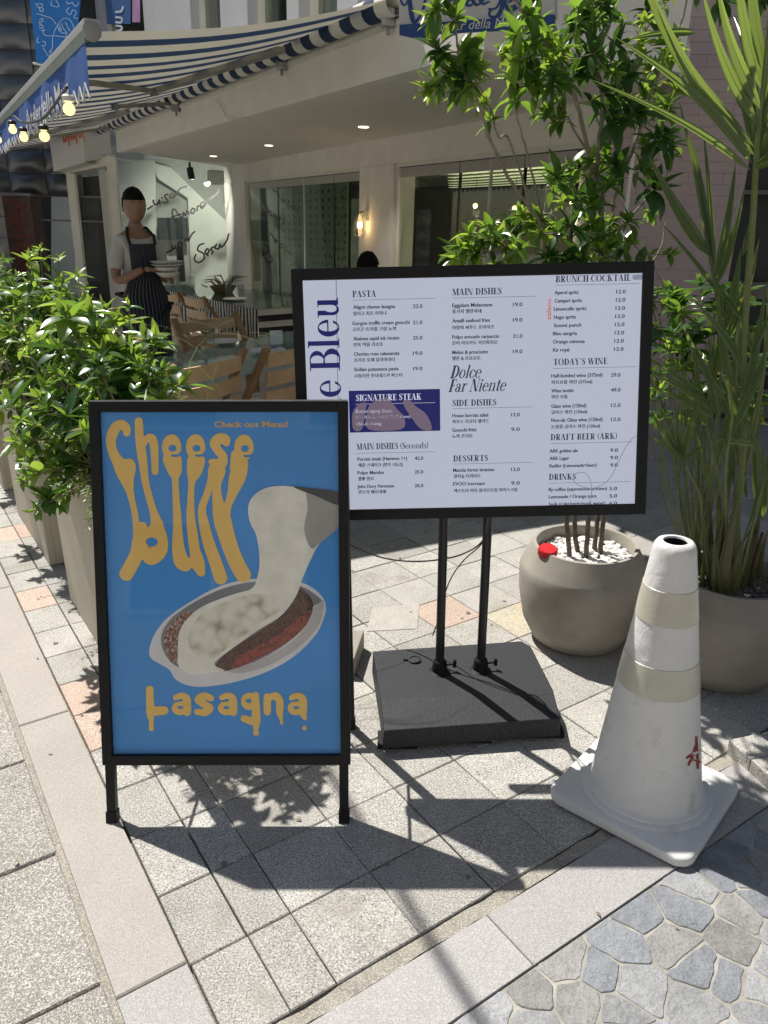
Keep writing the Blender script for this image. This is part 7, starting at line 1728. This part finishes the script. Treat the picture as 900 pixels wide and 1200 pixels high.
# second, darker frond to the left of the stem
h2 = GY(832, 300, 2.5)
stem([base_pt(-.10, .0), GY(838, 520, 2.42), GY(846, 400, 2.46), h2], .008, .004)
for k_, (x1, y1, d1, w, ar) in enumerate(((760, 182, 2.4, .040, .03), (796, 120, 2.5, .022, .03), (812, 165, 2.5, .026, .02), (824, 150, 2.6, .018, .02), (862, 190, 2.6, .026, .05), (873, 218, 2.65, .024, .06), (776, 262, 2.5, .014, .03))):
    leaflet(palm, GY(832 + k_ * 1.5, 300 + k_ * 7, 2.5), GY(x1, y1, d1), w, ar)
for (x0, y0, x1, y1, w, dd) in ((846, 375, 830, 300, .020, 2.42), (848, 390, 868, 290, .030, 2.45), (852, 400, 890, 280, .03, 2.5), (870, 300, 884, 240, .02, 2.5), (836, 330, 870, 380, .022, 2.4), (862, 500, 898, 330, .028, 2.3)):
    leaflet(palm, GY(x0, y0, dd), GY(x1, y1, dd + .05), w, .06)
# lower fan and side fronds
stem([base_pt(-.08, -.06), GY(824, 620, 2.3), GY(820, 580, 2.28), GY(803, 545, 2.25)], .005, .003)
for (x1, y1, w) in ((765, 485, .020), (776, 478, .018), (787, 482, .016), (797, 480, .016), (822, 460, .022), (760, 510, .014), (828, 520, .012)): leaflet(palm, GY(802, 540, 2.25), GY(x1, y1, 2.2), w, .07)
stem([base_pt(-.02, -.05), GY(850, 560, 2.25), GY(858, 480, 2.2), GY(845, 435, 2.15)], .006, .003)
for (x1, y1, w, x0, y0) in ((758, 432, .028, 812, 470), (762, 452, .026, 815, 480), (752, 415, .02, 808, 462)): leaflet(palm, GY(x0 + 22, y0 + 8, 2.3), GY(x1, y1, 2.25), w, .05)
for (x0, y0, x1, y1, w) in ((886, 520, 830, 515, .020), (868, 480, 905, 590, .018), (895, 420, 840, 540, .024), (850, 470, 800, 380, .022), (870, 430, 812, 350, .024), (880, 420, 915, 350, .02), (858, 450, 842, 340, .026), (892, 560, 868, 640, .012)):
    leaflet(palm, GY(x0, y0, 2.3), GY(x1, y1, 2.22), w, .06)
for k in range(15):
    x0 = rng.uniform(828, 896); dd = rng.uniform(2.30, 2.55); y0 = rng.uniform(430, 610); x1 = x0 + rng.gauss(-8, 34); y1 = y0 - rng.uniform(70, 190)
    leaflet(palm, GY(x0, y0, dd), GY(x1, y1, dd + rng.uniform(-.12, .12)), rng.uniform(.012, .030), rng.uniform(.02, .10))
    if k % 4 == 0:
        a = V(GY(rng.uniform(840, 880), 680, dd)); a.z = .31; stem([a, a.lerp(GY(x0, y0, dd), .5) + V((0, 0, .02)), GY(x0, y0, dd)], .006, .003)
# leaf sheaths wrapped round the foot
for k, (x0, x1, y1, w, dd) in enumerate(((835, 832, 575, .036, 2.40), (843, 850, 600, .055, 2.30), (858, 866, 586, .075, 2.26), (872, 884, 612, .04, 2.34), (880, 893, 590, .028, 2.40), (825, 815, 610, .022, 2.42), (850, 842, 560, .03, 2.42), (866, 862, 570, .035, 2.38), (888, 900, 620, .02, 2.42), (840, 824, 600, .026, 2.30), (862, 872, 630, .036, 2.27), (846, 838, 630, .03, 2.27))):
    a = GY(x0, 680, dd); a.z = .315; leaflet(palm, a, GY(x1, y1, dd - .03), w, .03, name='leaf_sheath', mat=m_sheath)
for (x, w) in ((842, .022), (858, .028), (872, .024), (880, .018)):
    a = GY(x, 680, 2.36); a.z = .31; mb = MB(); mb.tube([a, a + V((0, 0, .10)), a + V((rng.uniform(-.02, .02), 0, .22))], [w * .62, w * .55, w * .3], 10); mb.build('cut_stem', M('palm_base', (.075, .06, .03), .8, .3, 30., bump=.6, bscale=80.), palm, smooth=True)

# ---- broad leaved shrub behind the pots at right
sh2 = thing('leafy_shrub', 'low leafy shrub with pale glossy leaves between the screen edge and the palm', 'shrub', V((1.28, 2.85, .12)))
P_ = Plant(sh2); rng = random.Random(55)
root = V((1.28, 2.85, .12))
for k in range(62):
    x, y = rng.uniform(758, 890), rng.uniform(325, 500); p = GY(x, y, rng.uniform(2.75, 3.15)); mid = root.lerp(p, .5) + V((rng.uniform(-.08, .08), rng.uniform(-.05, .05), 0))
    P_.wood.tube([V(q) for q in catmull([tuple(root), tuple(mid), tuple(p)], 4)], .0018, 5, False)
    P_.whorl(rng.choice(('dark', 'big', 'dark', 'med')), p, p - mid + Z3 * .2, rng, rng.choice((5, 6, 7)), rng.uniform(.9, 1.4), rng.uniform(.8, 1.4))
P_.finish('stems', m_stem)
mb = MB(); mb.lathe((1.28, 2.85, 0), [(.10, 0), (.11, .01), (.12, .14), (.115, .145), (.11, .12), (0, .12)], 32, True); tag(mb.build('small_pot', m_pot2, smooth=True, origin=(1.28, 2.85, 0)), 'small dark pot hidden behind the two round concrete pots', 'plant pot')
# green foliage seen through the vestibule at far left
# ================================================================== FINISH
chair_g = copy_tree(chair0); chair_g.location = (gx, gy + .02, 0); chair_g.rotation_euler = (0, 0, math.pi); chair_g['label'] = 'wooden chair under the seated guest, hidden behind the screen'
flush_text()
for mb, nm, mt, par in LATE:
    mb.build(nm, mt, par)
T3 = Matrix([list(r) for r in TILT])
for o in PLUMB:
    loc = o.location.copy(); o.location = Vector((0, 0, HC)) + T3 @ (loc - Vector((0, 0, HC)))
    o.rotation_euler = (T3 @ o.rotation_euler.to_matrix()).to_euler()
